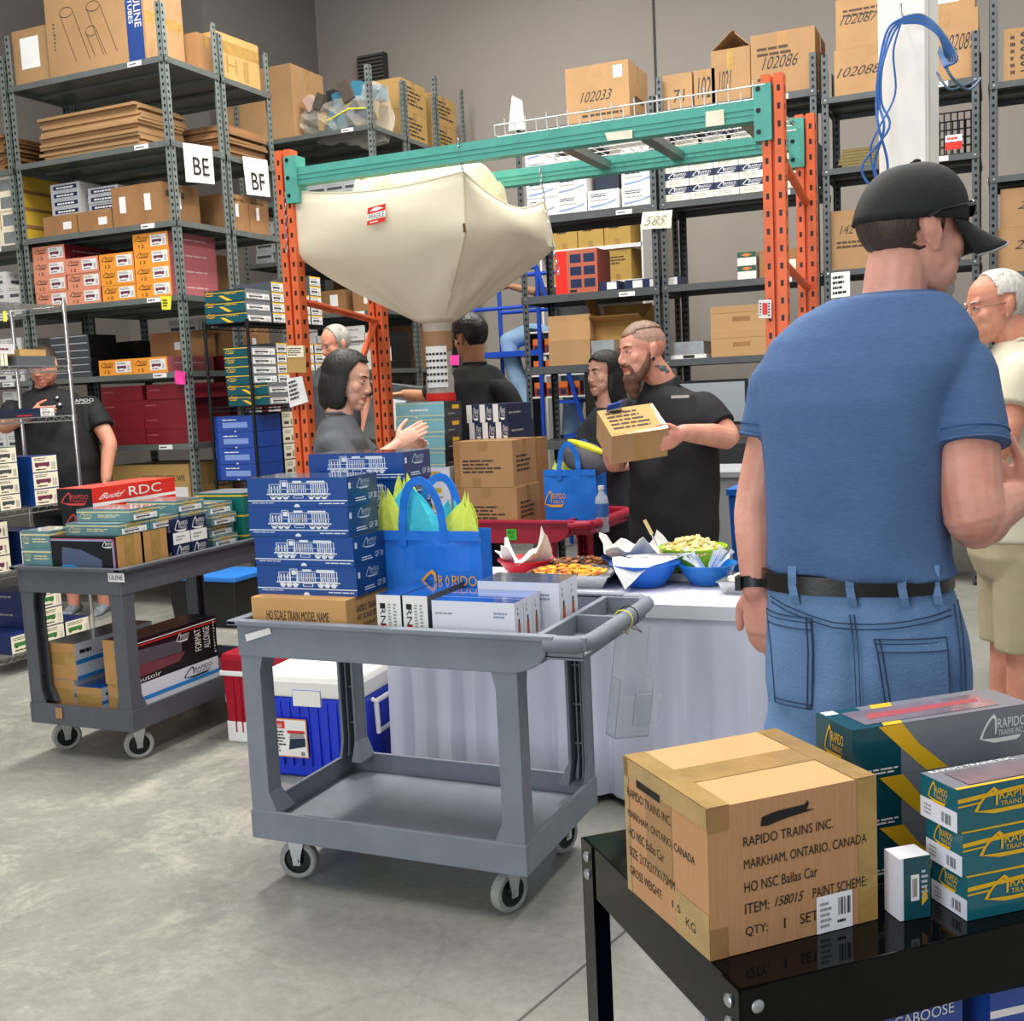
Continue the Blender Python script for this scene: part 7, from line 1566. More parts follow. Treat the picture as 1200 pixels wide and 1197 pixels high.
# ---- man in the blue tee and black cap, seen from behind
def man_blue():
    D = 2.28
    SK = skin('skin_pink', 'e0a793', 'ca8875'); LIPM = mat('lip_pink', 'b8695c', .5)
    q = lambda x, y, dd=0: wpx(x, y, D+dd)
    base = q(1005, 670); root = V((base.x, base.y, 0)); P = Person(root, 'man in blue tee, black cap and jeans, back to viewer by black table')
    fw = (AFh*.94+AXh*.34).normalized(); rt = fw.cross(UP).normalized()       # facing away, turned a little right
    H = Head(q(1070, 274, .03), AXh*.97+AFh*.24-UP*.05, UP+AXh*.02, 1.09)
    neck = q(1048, 352, .03); shL = q(918, 440, .07); shR = q(1125, 426, -.06)
    elL, wrL = q(885, 592, .09), q(887, 690, .06); elR, wrR = q(1142, 606, -.13), q(1193, 584, .0)
    B = MB()
    H.skull(B, SK, jaw=1.05, cheek=1.02)
    limb(B, [neck-UP*.05, neck+UP*.02, H.p(0, -.03, -.05)], [.075, .064, .062], SK)
    B.ell(neck-UP*.06, (.16, .07, .06), SK, M((rt, fw, UP)).transposed())
    torso(B, [(q(1008, 700), .13, .09, rt, fw), (q(1004, 600), .135, .09, rt, fw), (q(1006, 480), .16, .11, rt, fw), (q(1020, 400), .17, .09, rt, fw), (neck-UP*.02, .07, .06, rt, fw)], SK)
    limb(B, [shL-UP*.035, shL.lerp(elL, .5), elL, elL.lerp(wrL, .35), wrL], [.04, .046, .043, .044, .032], SK, n=16); limb(B, [shR-UP*.035, shR.lerp(elR, .5), elR, elR.lerp(wrR, .35), wrR], [.045, .060, .058, .052, .034], SK, n=16)
    hand(B, wrL, V((.0, .0, -1))+AXh*.02, AXh*.75+AFh*.5, 'L', SK, curl=.28, s=1.02, thumb=.7)
    hand(B, wrR, UP*.62-AXh*.62+AFh*.3, -AFh*.85-AXh*.25+UP*.15, 'R', SK, curl=.5, s=1.05, thumb=.0, spread=.1)
    B.ell(elR, .0565, SK)
    ank = []
    for s_, dx in ((-1, -.11), (1, .11)):
        a = root+rt*dx; ank.append(a); limb(B, [a+UP*.95, a+UP*.52, a+UP*.1], [.075, .052, .04], SK)
    H.scalp = lambda v: False
    P.add(B, 'body', .0042, 2, H.post())
    H.eyes(P.e, P.o, iris='5b6a70', brow='8d8378', lash='5a4a40')
    # shirt
    TEE = mat('blue_heather_tee', '4b6791', .9, var=.14, vscale=55, bump=.12, bscale=120, stretch=(1, 1, 4))
    S_ = MB()
    torso(S_, [(q(1010, 668), .188, .154, (rt-UP*.04).normalized(), fw), (q(1006, 650), .184, .150, (rt-UP*.05).normalized(), fw), (q(1002, 610), .176, .145, rt, fw), (q(999, 540), .178, .143, rt, fw), (q(1002, 470), .192, .14, rt, fw), (q(1012, 430), .212, .128, rt, fw), (q(1022, 395), .205, .110, rt, fw), (q(1030, 368), .165, .092, rt, fw), (q(1040, 348), .115, .08, rt, fw), (neck+UP*.012, .078, .072, rt, fw)], TEE, n=36, k=5)
    for s1, e1, cu in ((shL, elL, .50), (shR, elR, .56)):
        a, b = V(s1), V(e1); dr_ = (b-a).normalized(); c0 = a+(neck-a)*.3-UP*.05
        e_ = a+dr_*(b-a).length*cu
        limb(S_, [c0, a-UP*.012, a.lerp(e_, .5), e_], [.06, .066 if s1 is shL else .07, .066 if s1 is shL else .074, .064 if s1 is shL else .076], TEE, n=18, caps=False)
    ob = P.add(S_, 'shirt', .006, 14)
    bm = bmesh.new(); bm.from_mesh(ob.data)      # soft drape folds running from the shoulders to the waist
    for v in bm.verts:
        p = v.co; rel = p-base; u = rel.dot(rt); z = p.z
        f1 = math.sin((u*1.0+(z-1.2)*.55)*34+math.sin(z*9)*.8); m1 = max(0, min(1, (u+.04)/.14))*max(0, min(1, (1.72-z)/.2))
        f2 = math.sin((u*1.2-(z-1.2)*.32)*30+1.0); m2 = max(0, min(1, (1.42-z)/.2))
        f3 = math.sin(z*38+u*22); m3 = math.exp(-((z-1.20)/.07)**2)
        v.co += v.normal*(.0034*f1*m1+.0030*f2*m2+.003*f3*m3*.8)
    bm.to_mesh(ob.data); bm.free()
    mb = MB(); rng_ = [neck+UP*.008+rt*(.079*math.cos(a))+fw*(.073*math.sin(a)) for a in [k*math.pi/14 for k in range(28)]]; mb.tube(rng_, .008, TEE, 8, closed=True); P.raw(mb, 'collar')
    for s1, e1, cu, rr in ((shL, elL, .50, .065), (shR, elR, .56, .077)):
        a, b = V(s1), V(e1); dr_ = (b-a).normalized(); e_ = a+dr_*((b-a).length*cu-.004); x_ = dr_.orthogonal().normalized(); y_ = dr_.cross(x_); mb = MB()
        mb.tube([e_+x_*rr*math.cos(t)+y_*rr*math.sin(t) for t in [k*math.pi/12 for k in range(24)]], .0028, TEE, 6, closed=True); mb.tube([e_-dr_*.022+x_*(rr+.0015)*math.cos(t)+y_*(rr+.0015)*math.sin(t) for t in [k*math.pi/12 for k in range(24)]], .0016, mat('tee_stitch', '35558a', .9), 5, closed=True); P.raw(mb, 'sleeve_hem')
    # jeans
    DEN = mat('worn_denim', '6f8fb6', .85, var=.3, vscale=5, bump=.25, bscale=220, hue2='4f6f9a'); STI = mat('dark_stitch', '2c3c58', .9); DEN2 = mat('denim_pocket', '6484ad', .85, var=.25, vscale=7, bump=.25, bscale=220)
    J = MB(); zb = base.z
    c0 = q(1003, 674); c1 = q(1008, 700); c2 = q(1014, 745); c3 = q(1016, 800); c4 = q(1016, 850)
    torso(J, [(c4-UP*.06, .19, .10, rt, fw), (c4, .198, .122, rt, fw), (c3, .203, .138, rt, fw), (c2, .198, .142, rt, fw), (c1, .186, .136, rt, fw), (c0, .178, .132, rt, fw)], DEN, n=34)
    hz = c4.z-.02
    for i, s_ in enumerate((-1, 1)):
        hp = V((c4.x, c4.y, hz))+rt*s_*.10; an = ank[i]+UP*.05; limb(J, [hp, hp.lerp(an, .45), hp.lerp(an, .75), an], [(.105, .118), (.092, .1), (.085, .09), (.08, .085)], DEN, ax=rt, n=20)
    jo = P.add(J, 'jeans', .007, 3)
    bm = bmesh.new(); bm.from_mesh(jo.data)
    for v in bm.verts:
        p = v.co; u = (p-base).dot(rt); b_ = (p-base).dot(fw); z = p.z
        if b_ < 0: v.co -= fw*(-.012*math.exp(-(u/.022)**2))*max(0, min(1, (zb-.06-z)/.08))
        v.co += v.normal*(.004*math.sin(z*46+u*30)*math.exp(-((z-(zb-.33))/.12)**2))
    bm.to_mesh(jo.data); bm.free()
    def ringpts(c, w_, d_, n=48, e=.8): return [c+rt*(w_*math.copysign(abs(math.cos(a))**e, math.cos(a)))+fw*(d_*math.copysign(abs(math.sin(a))**e, math.sin(a))) for a in [2*math.pi*k/n for k in range(n)]]
    mb = MB(); LE = mat('black_leather_belt', '14110f', .3, bump=.05, bscale=60)
    cb_ = c0+UP*.0; mb.loft([ringpts(cb_-UP*.019-UP*.0, .186, .140), ringpts(cb_-UP*.018, .1895, .1435), ringpts(cb_+UP*.018, .1875, .1415), ringpts(cb_+UP*.019, .184, .138)], LE, False, False); P.raw(mb, 'belt')
    def backpt(u, z, off=.0):
        """point on the seat of the jeans at sideways offset u and height z"""
        lv = [(c4, .198, .122), (c3, .203, .138), (c2, .198, .142), (c1, .186, .136), (c0, .178, .132)]
        for i in range(len(lv)-1):
            if z <= lv[i+1][0].z or i == len(lv)-2:
                t = max(0, min(1, (z-lv[i][0].z)/(lv[i+1][0].z-lv[i][0].z))); c = lv[i][0].lerp(lv[i+1][0], t); w_ = lv[i][1]+(lv[i+1][1]-lv[i][1])*t; d_ = lv[i][2]+(lv[i+1][2]-lv[i][2])*t; break
        k = min(.999, abs(u)/w_); y = d_*(1-k**2.5)**(1/2.5)
        return V((c.x, c.y, z))+rt*u-fw*(y+off)
    for u in (-.115, -.005, .09, .15):
        mb = MB(); pts = [backpt(u, zb+.03-.075*i/4, .012 if i in (1, 2, 3) else .006) for i in range(5)]
        mb.loft([[p-rt*.008, p+rt*.008, p+rt*.008-fw*.003, p-rt*.008-fw*.003] for p in pts], DEN2); P.raw(mb, 'belt_loop', False)
    def patch(u0, u1, z0, z1, skew=0):
        mb = MB(); n = 8
        rows = []
        for j in range(n+1):
            z = z0+(z1-z0)*j/n; k = .5-.5*j/n; rows.append([backpt(u0+(u1-u0)*(i/n)+skew*(1-j/n)*(1 if u0 > 0 else 1)+((.5-i/n)*.02*(1-j/n)), z, .004) for i in range(n+1)])
        for j in range(n):
            for i in range(n): mb.face([rows[j][i], rows[j][i+1], rows[j+1][i+1], rows[j+1][i]], DEN2)
        P.raw(mb, 'back_pocket')
        for off in (.0, .009):
            mb = MB(); ed = []
            for i in range(n+1): ed.append(rows[n][i]-fw*.0015-UP*off)
            for j in range(n, -1, -1): ed.append(rows[j][n]-fw*.0015-rt*off)
            for i in range(n, -1, -1): ed.append(rows[0][i]-fw*.0015+UP*off)
            for j in range(n+1): ed.append(rows[j][0]-fw*.0015+rt*off)
            mb.tube(ed, .0012, STI, 4); P.raw(mb, 'stitching')
        mb = MB(); mb.tube([rows[n-1][i]-fw*.0015 for i in range(n+1)], .0012, STI, 4); P.raw(mb, 'stitching')
    patch(.025, .155, zb-.30, zb-.105, .012); patch(-.185, -.09, zb-.25, zb-.07, .0)
    for off in (0, .010):
        mb = MB(); mb.tube([backpt(-.17+.34*i/14, zb-.058-.02*math.sin(math.pi*i/14)+(.018 if i < 5 else 0)*(1-i/5)-off, .003) for i in range(15)], .0012, STI, 4); P.raw(mb, 'stitching')
        mb = MB(); mb.tube([backpt(-.015+off*.8, zb-.06-.24*i/8, .001) for i in range(9)], .0012, STI, 4); P.raw(mb, 'stitching')
        mb = MB(); mb.tube([backpt(.178+off*.8, zb-.05-.27*i/8, .004) for i in range(9)], .0012, STI, 4); P.raw(mb, 'stitching')
    # watch, hair, beard, cap
    mb = MB(); dw = (wrL-elL).normalized(); w0 = wrL-dw*.012; x_ = AXh; y_ = dw.cross(x_).normalized(); x_ = y_.cross(dw)
    mb.loft([[w0+dw*t+x_*(.036*math.cos(a))+y_*(.034*math.sin(a)) for a in [2*math.pi*k/20 for k in range(20)]] for t in (-.012, -.011, .011, .012)], BLACKP, False, False); mb.cbox(w0-x_*.037, (.012, .03, .03), BLACKP); P.raw(mb, 'wristwatch')
    HM = hairmat('grey_brown_hair', '4a3a31')
    shell_hair(H, 'hair', P.e, P.o, HM, lambda v: v.z < .022 and v.z > -.052+max(0, (v.y+.03))*.9 and v.y < .018-max(0, -.02-v.z)*1.2 and not (abs(v.x) > .06 and abs(v.y+.012) < .022 and v.z < .02), grow=.004, vox=.006)
    GB = hairmat('grey_beard', 'b9b0a4', (1, 1, .3)); mb = MB(); H.ell(mb, (0, .068, -.100), (.027, .022, .026), GB); H.ell(mb, (0, .086, -.049), (.03, .008, .007), GB); P.add(mb, 'goatee', .004, 1)
    CAP = mat('black_cap_fabric', '1b1b1c', .75, var=.15, vscale=40, bump=.15, bscale=250); mb = MB(); rings = []
    for i in range(13):
        f = i/12; th = f*math.pi/2; r = []
        for k in range(36):
            a = 2*math.pi*k/36; w_ = .088*math.cos(th)**.75; l_ = .112*math.cos(th)**.75; z = .018+.004*math.cos(a)+.112*math.sin(th)
            x, y = w_*math.sin(a), l_*math.cos(a)-.008; seam = 1-.010*(abs(math.cos(3*a))**24); r.append(H.p(x*seam, y*seam+.012*math.sin(th)*math.cos(th), z))
        rings.append(r)
    mb.loft(rings, CAP, False, True); cap = mb.build('cap', P.e, smooth=True); cap.location = -P.o; so = cap.modifiers.new('t', 'SOLIDIFY'); so.thickness = .004; so.offset = 1
    mb = MB(); H.ell(mb, (0, .002, .134), (.008, .008, .005), CAP); b2 = mb.build('button', cap, smooth=True)
    rings = []
    for i in range(9):
        t = i/8; r = []
        for k in range(15):
            a = (-1+2*k/14); x = a*(.080-.006*t); y0 = -.008+.112*math.sqrt(max(0, 1-(a*.93)**2)); y = y0*.97+t*(.098*(1-.42*abs(a)**2.2)); r.append((x, y, .022-.030*t-a*a*(.002+.034*t)))
        rings.append(r)
    mb = MB(); top = [[H.p(*p) for p in r] for r in rings]; mb.loft(top, CAP, False, False, closed=False); br = mb.build('brim', cap, smooth=True); so = br.modifiers.new('t', 'SOLIDIFY'); so.thickness = .005
    mb = MB(); mb.tube([H.p(p[0], p[1]+.001, p[2]-.002) for p in rings[-1]], .0022, mat('grey_piping', '8d8d90', .7), 6); mb.build('piping', br)
    # sunglasses perched on the brim
    GL = mat('sunglass_frame', '0b0b0c', .15, coat=.5); mb = MB()
    for x in (-1, 1): H.ell(mb, (x*.032, .101, .046), (.028, .008, .017), GL, M.Rotation(x*-.35, 3, 'Z')); mb.tube([H.p(x*.055, .090, .050), H.p(x*.082, .05, .045), H.p(x*.092, -.01, .03), H.p(x*.09, -.03, .018)], .0032*H.s, GL, 6)
    mb.tube([H.p(-.01, .109, .048), H.p(.01, .109, .048)], .003, GL, 6); P.raw(mb, 'sunglasses')
    mb = MB(); H.ell(mb, (.0, .098, .075), (.014, .006, .012), mat('patch_white', 'c9c9c9', .6)); P.raw(mb, 'cap_badge')
    mb = MB()
    for s_ in (0, 1): shoe(mb, ank[s_]-fw*.05, fw, mat('white_trainer', 'c9c7c2', .6), RUBBER)
    P.raw(mb, 'shoes')
man_blue()
BLKT = mat('black_polo', '17171a', .8, var=.25, vscale=30, bump=.15, bscale=160)
def figure(label, D, neck, sh, el, wr, levels, fw, head, skinm, lip, shirt, sleeve=.5, sr=(.07, .072), hands=None, pants=None, shorts=False, legs=True, vox=.006, arm=(.05, .045, .042, .03), hipw=.09, root_px=None, jaw=1, nose=1, cheek=1, beard=None, ears=True, eyes=None, scalp=None, scalpm=None, collar=True, folds=.004, chin=1, shoes=None, hem=None, legr=.085, stance=.1, shift=0):
    q = lambda t: wpx(t[0], t[1], D+(t[2] if len(t) > 2 else 0))
    lv = [(q(l), l[3] if len(l) > 4 else l[2], l[4] if len(l) > 4 else l[3]) for l in levels] if False else [(wpx(l[0], l[1], D+(l[4] if len(l) > 4 else 0)), l[2], l[3]) for l in levels]
    root = V((lv[0][0].x, lv[0][0].y, 0)); P = Person(root, label); fw = V(fw).normalized(); rt = fw.cross(UP).normalized()
    hx, hf, hu, hs = head; H = Head(q(hx), hf, hu, hs); nk = q(neck)
    S2 = [q(p) for p in sh]; E2 = [q(p) if p else None for p in el]; W2 = [q(p) if p else None for p in wr]
    B = MB(); H.skull(B, skinm, jaw, nose, ears, cheek, chin)
    limb(B, [nk-UP*.05, nk+UP*.015, H.p(0, -.025, -.05)], [.066, .058*hs, .056*hs], skinm)
    torso(B, [(c, w_*.86, d_*.82, rt, fw) for c, w_, d_ in lv]+[(nk-UP*.03, .065, .055, rt, fw)], skinm)
    B.mats.append(lip); 
    for i, (a, e, w_) in enumerate(zip(S2, E2, W2)):
        if e is None: e = ik(a, w_, .30, .27, (0, 0, -1))
        E2[i] = e; limb(B, [a-UP*.035, a.lerp(e, .5), e, e.lerp(w_, .35), w_], [arm[0]*.72, arm[0]*.96, arm[1], arm[2]*1.02, arm[3]], skinm, n=14)
        if hands and hands[i]:
            h = hands[i]; hand(B, w_, h[0], h[1], 'LR'[i], skinm, curl=h[2], s=h[3] if len(h) > 3 else .95, curls=h[4] if len(h) > 4 else None, spread=h[5] if len(h) > 5 else .05)
    hipc = lv[0][0]; ank = []
    if legs:
        for s_ in (-1, 1):
            a = V((hipc.x, hipc.y, 0))+rt*s_*stance+(AXh*shift if shift else V((0, 0, 0))); ank.append(a); hp = V((hipc.x, hipc.y, hipc.z-.04))+rt*s_*hipw
            limb(B, [hp, hp.lerp(a+UP*.1, .5), a+UP*.30, a+UP*.07], [legr*.88, .056, .056, .04], skinm)
    H.scalp = scalp
    if scalpm: B.mats.append(scalpm)
    P.add(B, 'body', vox, 2, H.post())
    if eyes is not None: H.eyes(P.e, P.o, **eyes)
    S_ = MB(); torso(S_, [(c, w_, d_, rt, fw) for c, w_, d_ in lv]+[(nk+UP*.005, .07, .066, rt, fw)], shirt, n=30)
    for a, e in zip(S2, E2):
        dr_ = (e-a).normalized(); e_ = a+dr_*(e-a).length*sleeve; limb(S_, [a+(nk-a)*.3-UP*.05, a-UP*.015, a.lerp(e_, .5), e_], [.055, sr[0]*.88, sr[0]*.96, sr[1]], shirt, n=16, caps=False)
    ob = P.add(S_, 'shirt', .008, 9)
    if folds:
        bm = bmesh.new(); bm.from_mesh(ob.data)
        for v in bm.verts:
            u = (v.co-root).dot(rt); z = v.co.z; v.co += v.normal*folds*(math.sin(u*28+z*17+math.sin(z*11)*1.3)*.6+math.sin(z*40-u*18)*.4)
        bm.to_mesh(ob.data); bm.free()
    if collar:
        CM = shirt; mb = MB(); n = 26; rr = []
        for k in range(n+1):
            a = math.radians(100+340*k/n) if collar == 'v' else 2*math.pi*k/n
            rr.append(nk+UP*.012+rt*(.072*math.cos(a))+fw*(.068*math.sin(a))-UP*(.035*max(0, math.sin(a))))
        if collar == 'v': mb.loft([[p-UP*.004, p+UP*.028+(p-nk)*.02, p+UP*.024+(p-nk)*.14, p-UP*.012+(p-nk)*.32] for p in rr], CM)
        else: mb.tube(rr[:-1], .008, CM, 6, closed=True)
        P.raw(mb, 'collar')
    if pants:
        J = MB(); c = lv[0][0]; w_, d_ = lv[0][1]*.98, lv[0][2]*.95; torso(J, [(c-UP*.14, w_*.9, d_*.8, rt, fw), (c-UP*.06, w_*1.0, d_, rt, fw), (c+UP*.05, w_*.95, d_*.96, rt, fw)], pants)
        for s_, a in zip((-1, 1), ank):
            hp = V((c.x, c.y, c.z-.05))+rt*s_*hipw; kz = a+UP*.30; e_ = (hp.lerp(a, .52) if shorts is True else hp.lerp(a, shorts)) if shorts else a+UP*.06
            limb(J, [hp, hp.lerp(e_, .5), e_], [legr*1.25, legr*1.2, legr*1.12 if shorts else .075], pants, n=18, caps=False)
        P.add(J, 'shorts' if shorts else 'trousers', .008, 4)
    if legs:
        mb = MB()
        for a in ank: shoe(mb, a-fw*.05, fw+rt*0, shoes or BLACKP, RUBBER)
        P.raw(mb, 'shoes')
    return P, H, nk, rt, fw, lv, S2, E2, W2
SKL = skin('skin_light', 'dca38a', 'c98570'); SKF = skin('skin_fair', 'd8a78e', 'c8917a'); SKT = skin('skin_tan', 'b5825f', '9d6b4c'); SKO = skin('skin_ruddy', 'd99c80', 'c47c62'); LIP = mat('lip_rose', 'b4625a', .45); LIP2 = mat('lip_brown', '9b5a4a', .45)
PTB = mat('black_trousers', '18191c', .85, var=.2, vscale=20)
# ---- bearded man holding a carton
def bearded():
    D = 5.0; fw = -AXh*.66-AFh*.75
    P, H, nk, rt, fw, lv, S2, E2, W2 = figure('bearded man in black polo holding a tilted brown carton', D, (776, 452, .04), [(820, 474, -.06), (738, 480, .12)], [(853, 512, -.16), (722, 540, .05)], [(800, 507, -.36), (713, 507, -.28)],
        [(790, 640, .20, .15), (790, 600, .205, .16), (790, 540, .205, .155), (788, 490, .2, .13), (783, 463, .155, .095)], fw, ((752, 412, 0), -AXh*.94-AFh*.34-UP*.10, UP-AXh*.10, 1.10),
        SKL, LIP, BLKT, sleeve=.74, sr=(.088, .082), arm=(.058, .052, .05, .034), vox=.0046, jaw=1.05, cheek=1.05,
        hands=[(-AXh*.75-UP*.35-AFh*.3, -AXh*.5+AFh*.75, .5, 1.0), (AXh*.5+AFh*-.35-UP*.55, AXh*.8-AFh*.1, .35, 1.0)], pants=PTB,
        eyes=dict(iris='5a6a70', brow='6a4a36'), scalp=lambda v: v.z > .02 and v.y < .055 and v.z > .03+max(0, v.y)*.5 and not (abs(v.x) > .07 and v.z < .03), scalpm=mat('shaved_scalp', 'b08c78', .6, var=.15, vscale=60, hue2='927060'), collar='v', folds=.005)
    HB = hairmat('ginger_brown_hair', '8a6b52'); BD = hairmat('dark_beard', '6a4a38', (1, 1, .35))
    shell_hair(H, 'hair', P.e, P.o, HB, lambda v: v.z > .074+abs(v.x)*.25 - (.01 if v.y > .04 else 0) and v.y < .088, grow=.003, vox=.005)
    mb = MB()
    H.ell(mb, (0, .058, -.104), (.046, .040, .036), BD); H.ell(mb, (0, .062, -.135), (.036, .033, .036), BD); H.ell(mb, (0, .062, -.165), (.022, .022, .026), BD)
    for x in (-1, 1): limb(mb, [H.p(x*.066, .004, -.02), H.p(x*.058, .020, -.062), H.p(x*.040, .045, -.095)], [.012, .022, .027], BD, n=10); H.ell(mb, (x*.016, .089, -.049), (.02, .0085, .0055), BD); limb(mb, [H.p(x*.03, .082, -.05), H.p(x*.036, .072, -.07), H.p(x*.03, .066, -.095)], [.006, .009, .012], BD, n=8)
    P.add(mb, 'beard', .004, 1)
    TT_ = mat('tattoo_ink', '5d6a68', .6); mb = MB()
    p_ = [H.p(-.062, -.05, -.075), H.p(-.066, -.02, -.085)]
    for c, r in (((-.057, -.055, -.080), (.004, .018, .013)), ((-.056, -.072, -.094), (.004, .011, .009)), ((-.062, -.03, -.068), (.004, .010, .005))): H.ell(mb, c, r, TT_)
    P.raw(mb, 'tattoo')
    mb = MB(); H.ell(mb, (-.086, -.004, -.037), (.004, .008, .008), BLACKP); P.raw(mb, 'ear_plug')
    p = at(797, 465, d=D-.17); mb = MB(); mb.cbox((0, 0, 0), (.09, .004, .012), mat('logo_thread', 'bfb6b0', .7), M.Translation(p) @ M((rt, fw, UP)).transposed().to_4x4()); P.raw(mb, 'shirt_logo', False)
    # carton in his hands
    a, b_, c, d = at(717, 512, d=D-.46), at(784, 502, d=D-.42), at(782, 538, d=D-.40), at(778, 464, d=D-.20)
    u = (b_-a).normalized(); tp = (d-b_); tp = (tp-u*tp.dot(u)).normalized(); w_ = (b_-a).length; dep = .215; n_ = u.cross(tp).normalized(); h = .135
    def dr(P_, F):
        F['T'].lines(P_(), (.1, .2, .85, .9), 5, PRN, .001); F['F'].quad(P_('tape'), (.4, 0, .62, 1), TAPEB); F['T'].quad(P_('tape'), (0, .0, 1, .08), TAPE); F['T'].quad(P_('hand_hole'), (.2, .84, .42, .9), INK, .002)
        F['T'].quad(P_('tape'), (.92, 0, 1, 1), TAPE)
    kind('held', (w_, dep, h), CARD, {'T': CARD2}, dr)
    o = put('held', 'carton', 0, 0, 0, 'brown printed carton tilted in the bearded man\'s hands', 'carton', corner=False)
    Mx = M((u, tp, n_)).transposed().to_4x4(); o.matrix_world = M.Translation(a+u*w_/2+tp*dep/2-n_*h) @ Mx
    k = d+tp*.01; mb = MB(); mb.cbox((0, 0, 0), (.07, .004, .045), mat('blue_tab', '2456b8', .4)); mb.cbox((0, -.001, -.018), (.06, .0045, .012), WHITE); tb_ = mb.build('price_tab', o); tb_.location = (-.05, dep/2-.015, h+.018); tb_.rotation_euler = (.3, 0, .2)
bearded()
# ---- woman with black hair behind him
def woman_black():
    D = 6.3; fw = -AXh*.62-AFh*.78; GT = mat('charcoal_shirt', '2b2c30', .85, var=.2, vscale=20)
    P, H, nk, rt, fw, lv, S2, E2, W2 = figure('woman with long black hair in charcoal shirt beside bearded man', D, (712, 478, .02), [(738, 497, 0), (688, 500, .05)], [(742, 545, -.05), (680, 548, -.02)], [(716, 548, -.22), (702, 550, -.15)],
        [(712, 600, .17, .12), (712, 560, .16, .12), (712, 520, .165, .115), (712, 495, .15, .09)], fw, ((708, 438, 0), -AXh*.86-AFh*.5-UP*.03, UP, 1.04), SKF, LIP2, GT, sleeve=.95, sr=(.056, .048), arm=(.042, .036, .034, .025), vox=.005,
        hands=[(-AXh*.8+UP*.35-AFh*.2, -UP*.4+AFh*.4, .5, .9), (-AXh*.7+UP*.3, -UP, .5, .9)], pants=PTB, eyes=dict(iris='241610', brow='140c0a', browt=1.25), jaw=.92, nose=.95, ears=False, folds=.004, hipw=.075, legr=.075)
    BH = mat('black_hair', '0d0b0c', .5, var=.3, vscale=30, bump=.5, bscale=60, stretch=(1, 1, .1))
    def ex(mb):
        H.ell(mb, (0, -.07, -.05), (.085, .06, .13), BH); H.ell(mb, (-.07, -.02, -.07), (.026, .05, .12), BH); H.ell(mb, (.07, -.02, -.07), (.026, .05, .12), BH); H.ell(mb, (0, -.08, -.19), (.085, .05, .12), BH); H.ell(mb, (-.05, -.05, -.2), (.05, .05, .12), BH)
    shell_hair(H, 'hair', P.e, P.o, BH, lambda v: not (v.y > .03-max(0, v.z-.0)*.0 and v.z < .085-abs(v.x)*.35 and v.y > .012) , grow=.010, vox=.007, extra=ex)
    LY = mat('lanyard', '8d9498', .6); mb = MB(); mb.tube([nk+rt*.05+fw*.05, nk+fw*.12-UP*.15+rt*.02, nk+fw*.135-UP*.3], .005, LY, 6); mb.tube([nk-rt*.05+fw*.05, nk+fw*.12-UP*.15-rt*.02, nk+fw*.135-UP*.3], .005, LY, 6); P.raw(mb, 'lanyard')
woman_black()
# ---- woman in grey tee with bobbed hair
def woman_grey():
    D = 5.3; fw = AXh*.86+AFh*.2; GT = mat('grey_tee', '525356', .9, var=.12, vscale=40, bump=.12, bscale=160)
    P, H, nk, rt, fw, lv, S2, E2, W2 = figure('woman with dark bob in grey tee reaching to pale teal boxes', D, (398, 487, 0), [(405, 512, .17), (392, 518, -.15)], [(446, 548, .16), (414, 560, -.24)], [(472, 530, .12), (466, 521, -.10)],
        [(400, 640, .178, .145), (402, 590, .168, .145), (402, 545, .178, .145), (399, 515, .184, .125), (397, 498, .137, .09)], fw, ((408, 446, 0), AXh*.93-AFh*.24-UP*.20, UP+AXh*.16, 1.14), SKF, LIP, GT, sleeve=.72, sr=(.07, .072), arm=(.046, .04, .038, .026), vox=.0045,
        hands=[(AXh*.8+UP*.35, AFh*-.6-UP*.2, .35, .9), (AXh*.78+UP*.50+AFh*.12, AFh*.65-UP*.2+AXh*.15, .16, 1.06, None, .12)], pants=PTB, eyes=dict(iris='2a1c14', brow='241812', look=(0, -.5), open_=.7), jaw=.92, nose=.98, ears=False, folds=.006, collar=True, hipw=.08, legr=.08)
    BH = mat('dark_brown_hair', '150f0e', .55, var=.3, vscale=30, bump=.6, bscale=60, stretch=(1, 1, .1))
    def ex(mb):
        H.ell(mb, (0, -.055, -.03), (.088, .068, .115), BH)
        for x in (-1, 1): H.ell(mb, (x*.068, -.012, -.045), (.026, .060, .088), BH)
        H.ell(mb, (0, -.05, -.09), (.085, .06, .055), BH)
    shell_hair(H, 'hair', P.e, P.o, BH, lambda v: not (v.y > .034+max(0, v.z-.03)*.4 and v.z < .088), grow=.011, vox=.006, extra=ex)
    LY = mat('lanyard_grey', 'b9c4c6', .6); mb = MB(); mb.tube([nk-rt*-.055+fw*.03+UP*.0, nk+fw*.09-UP*.09+rt*.05, nk+fw*.15-UP*.24+rt*.02], .006, LY, 6); P.raw(mb, 'lanyard')
    NM = mat('pale_nails', 'd8dbe0', .2)
woman_grey()
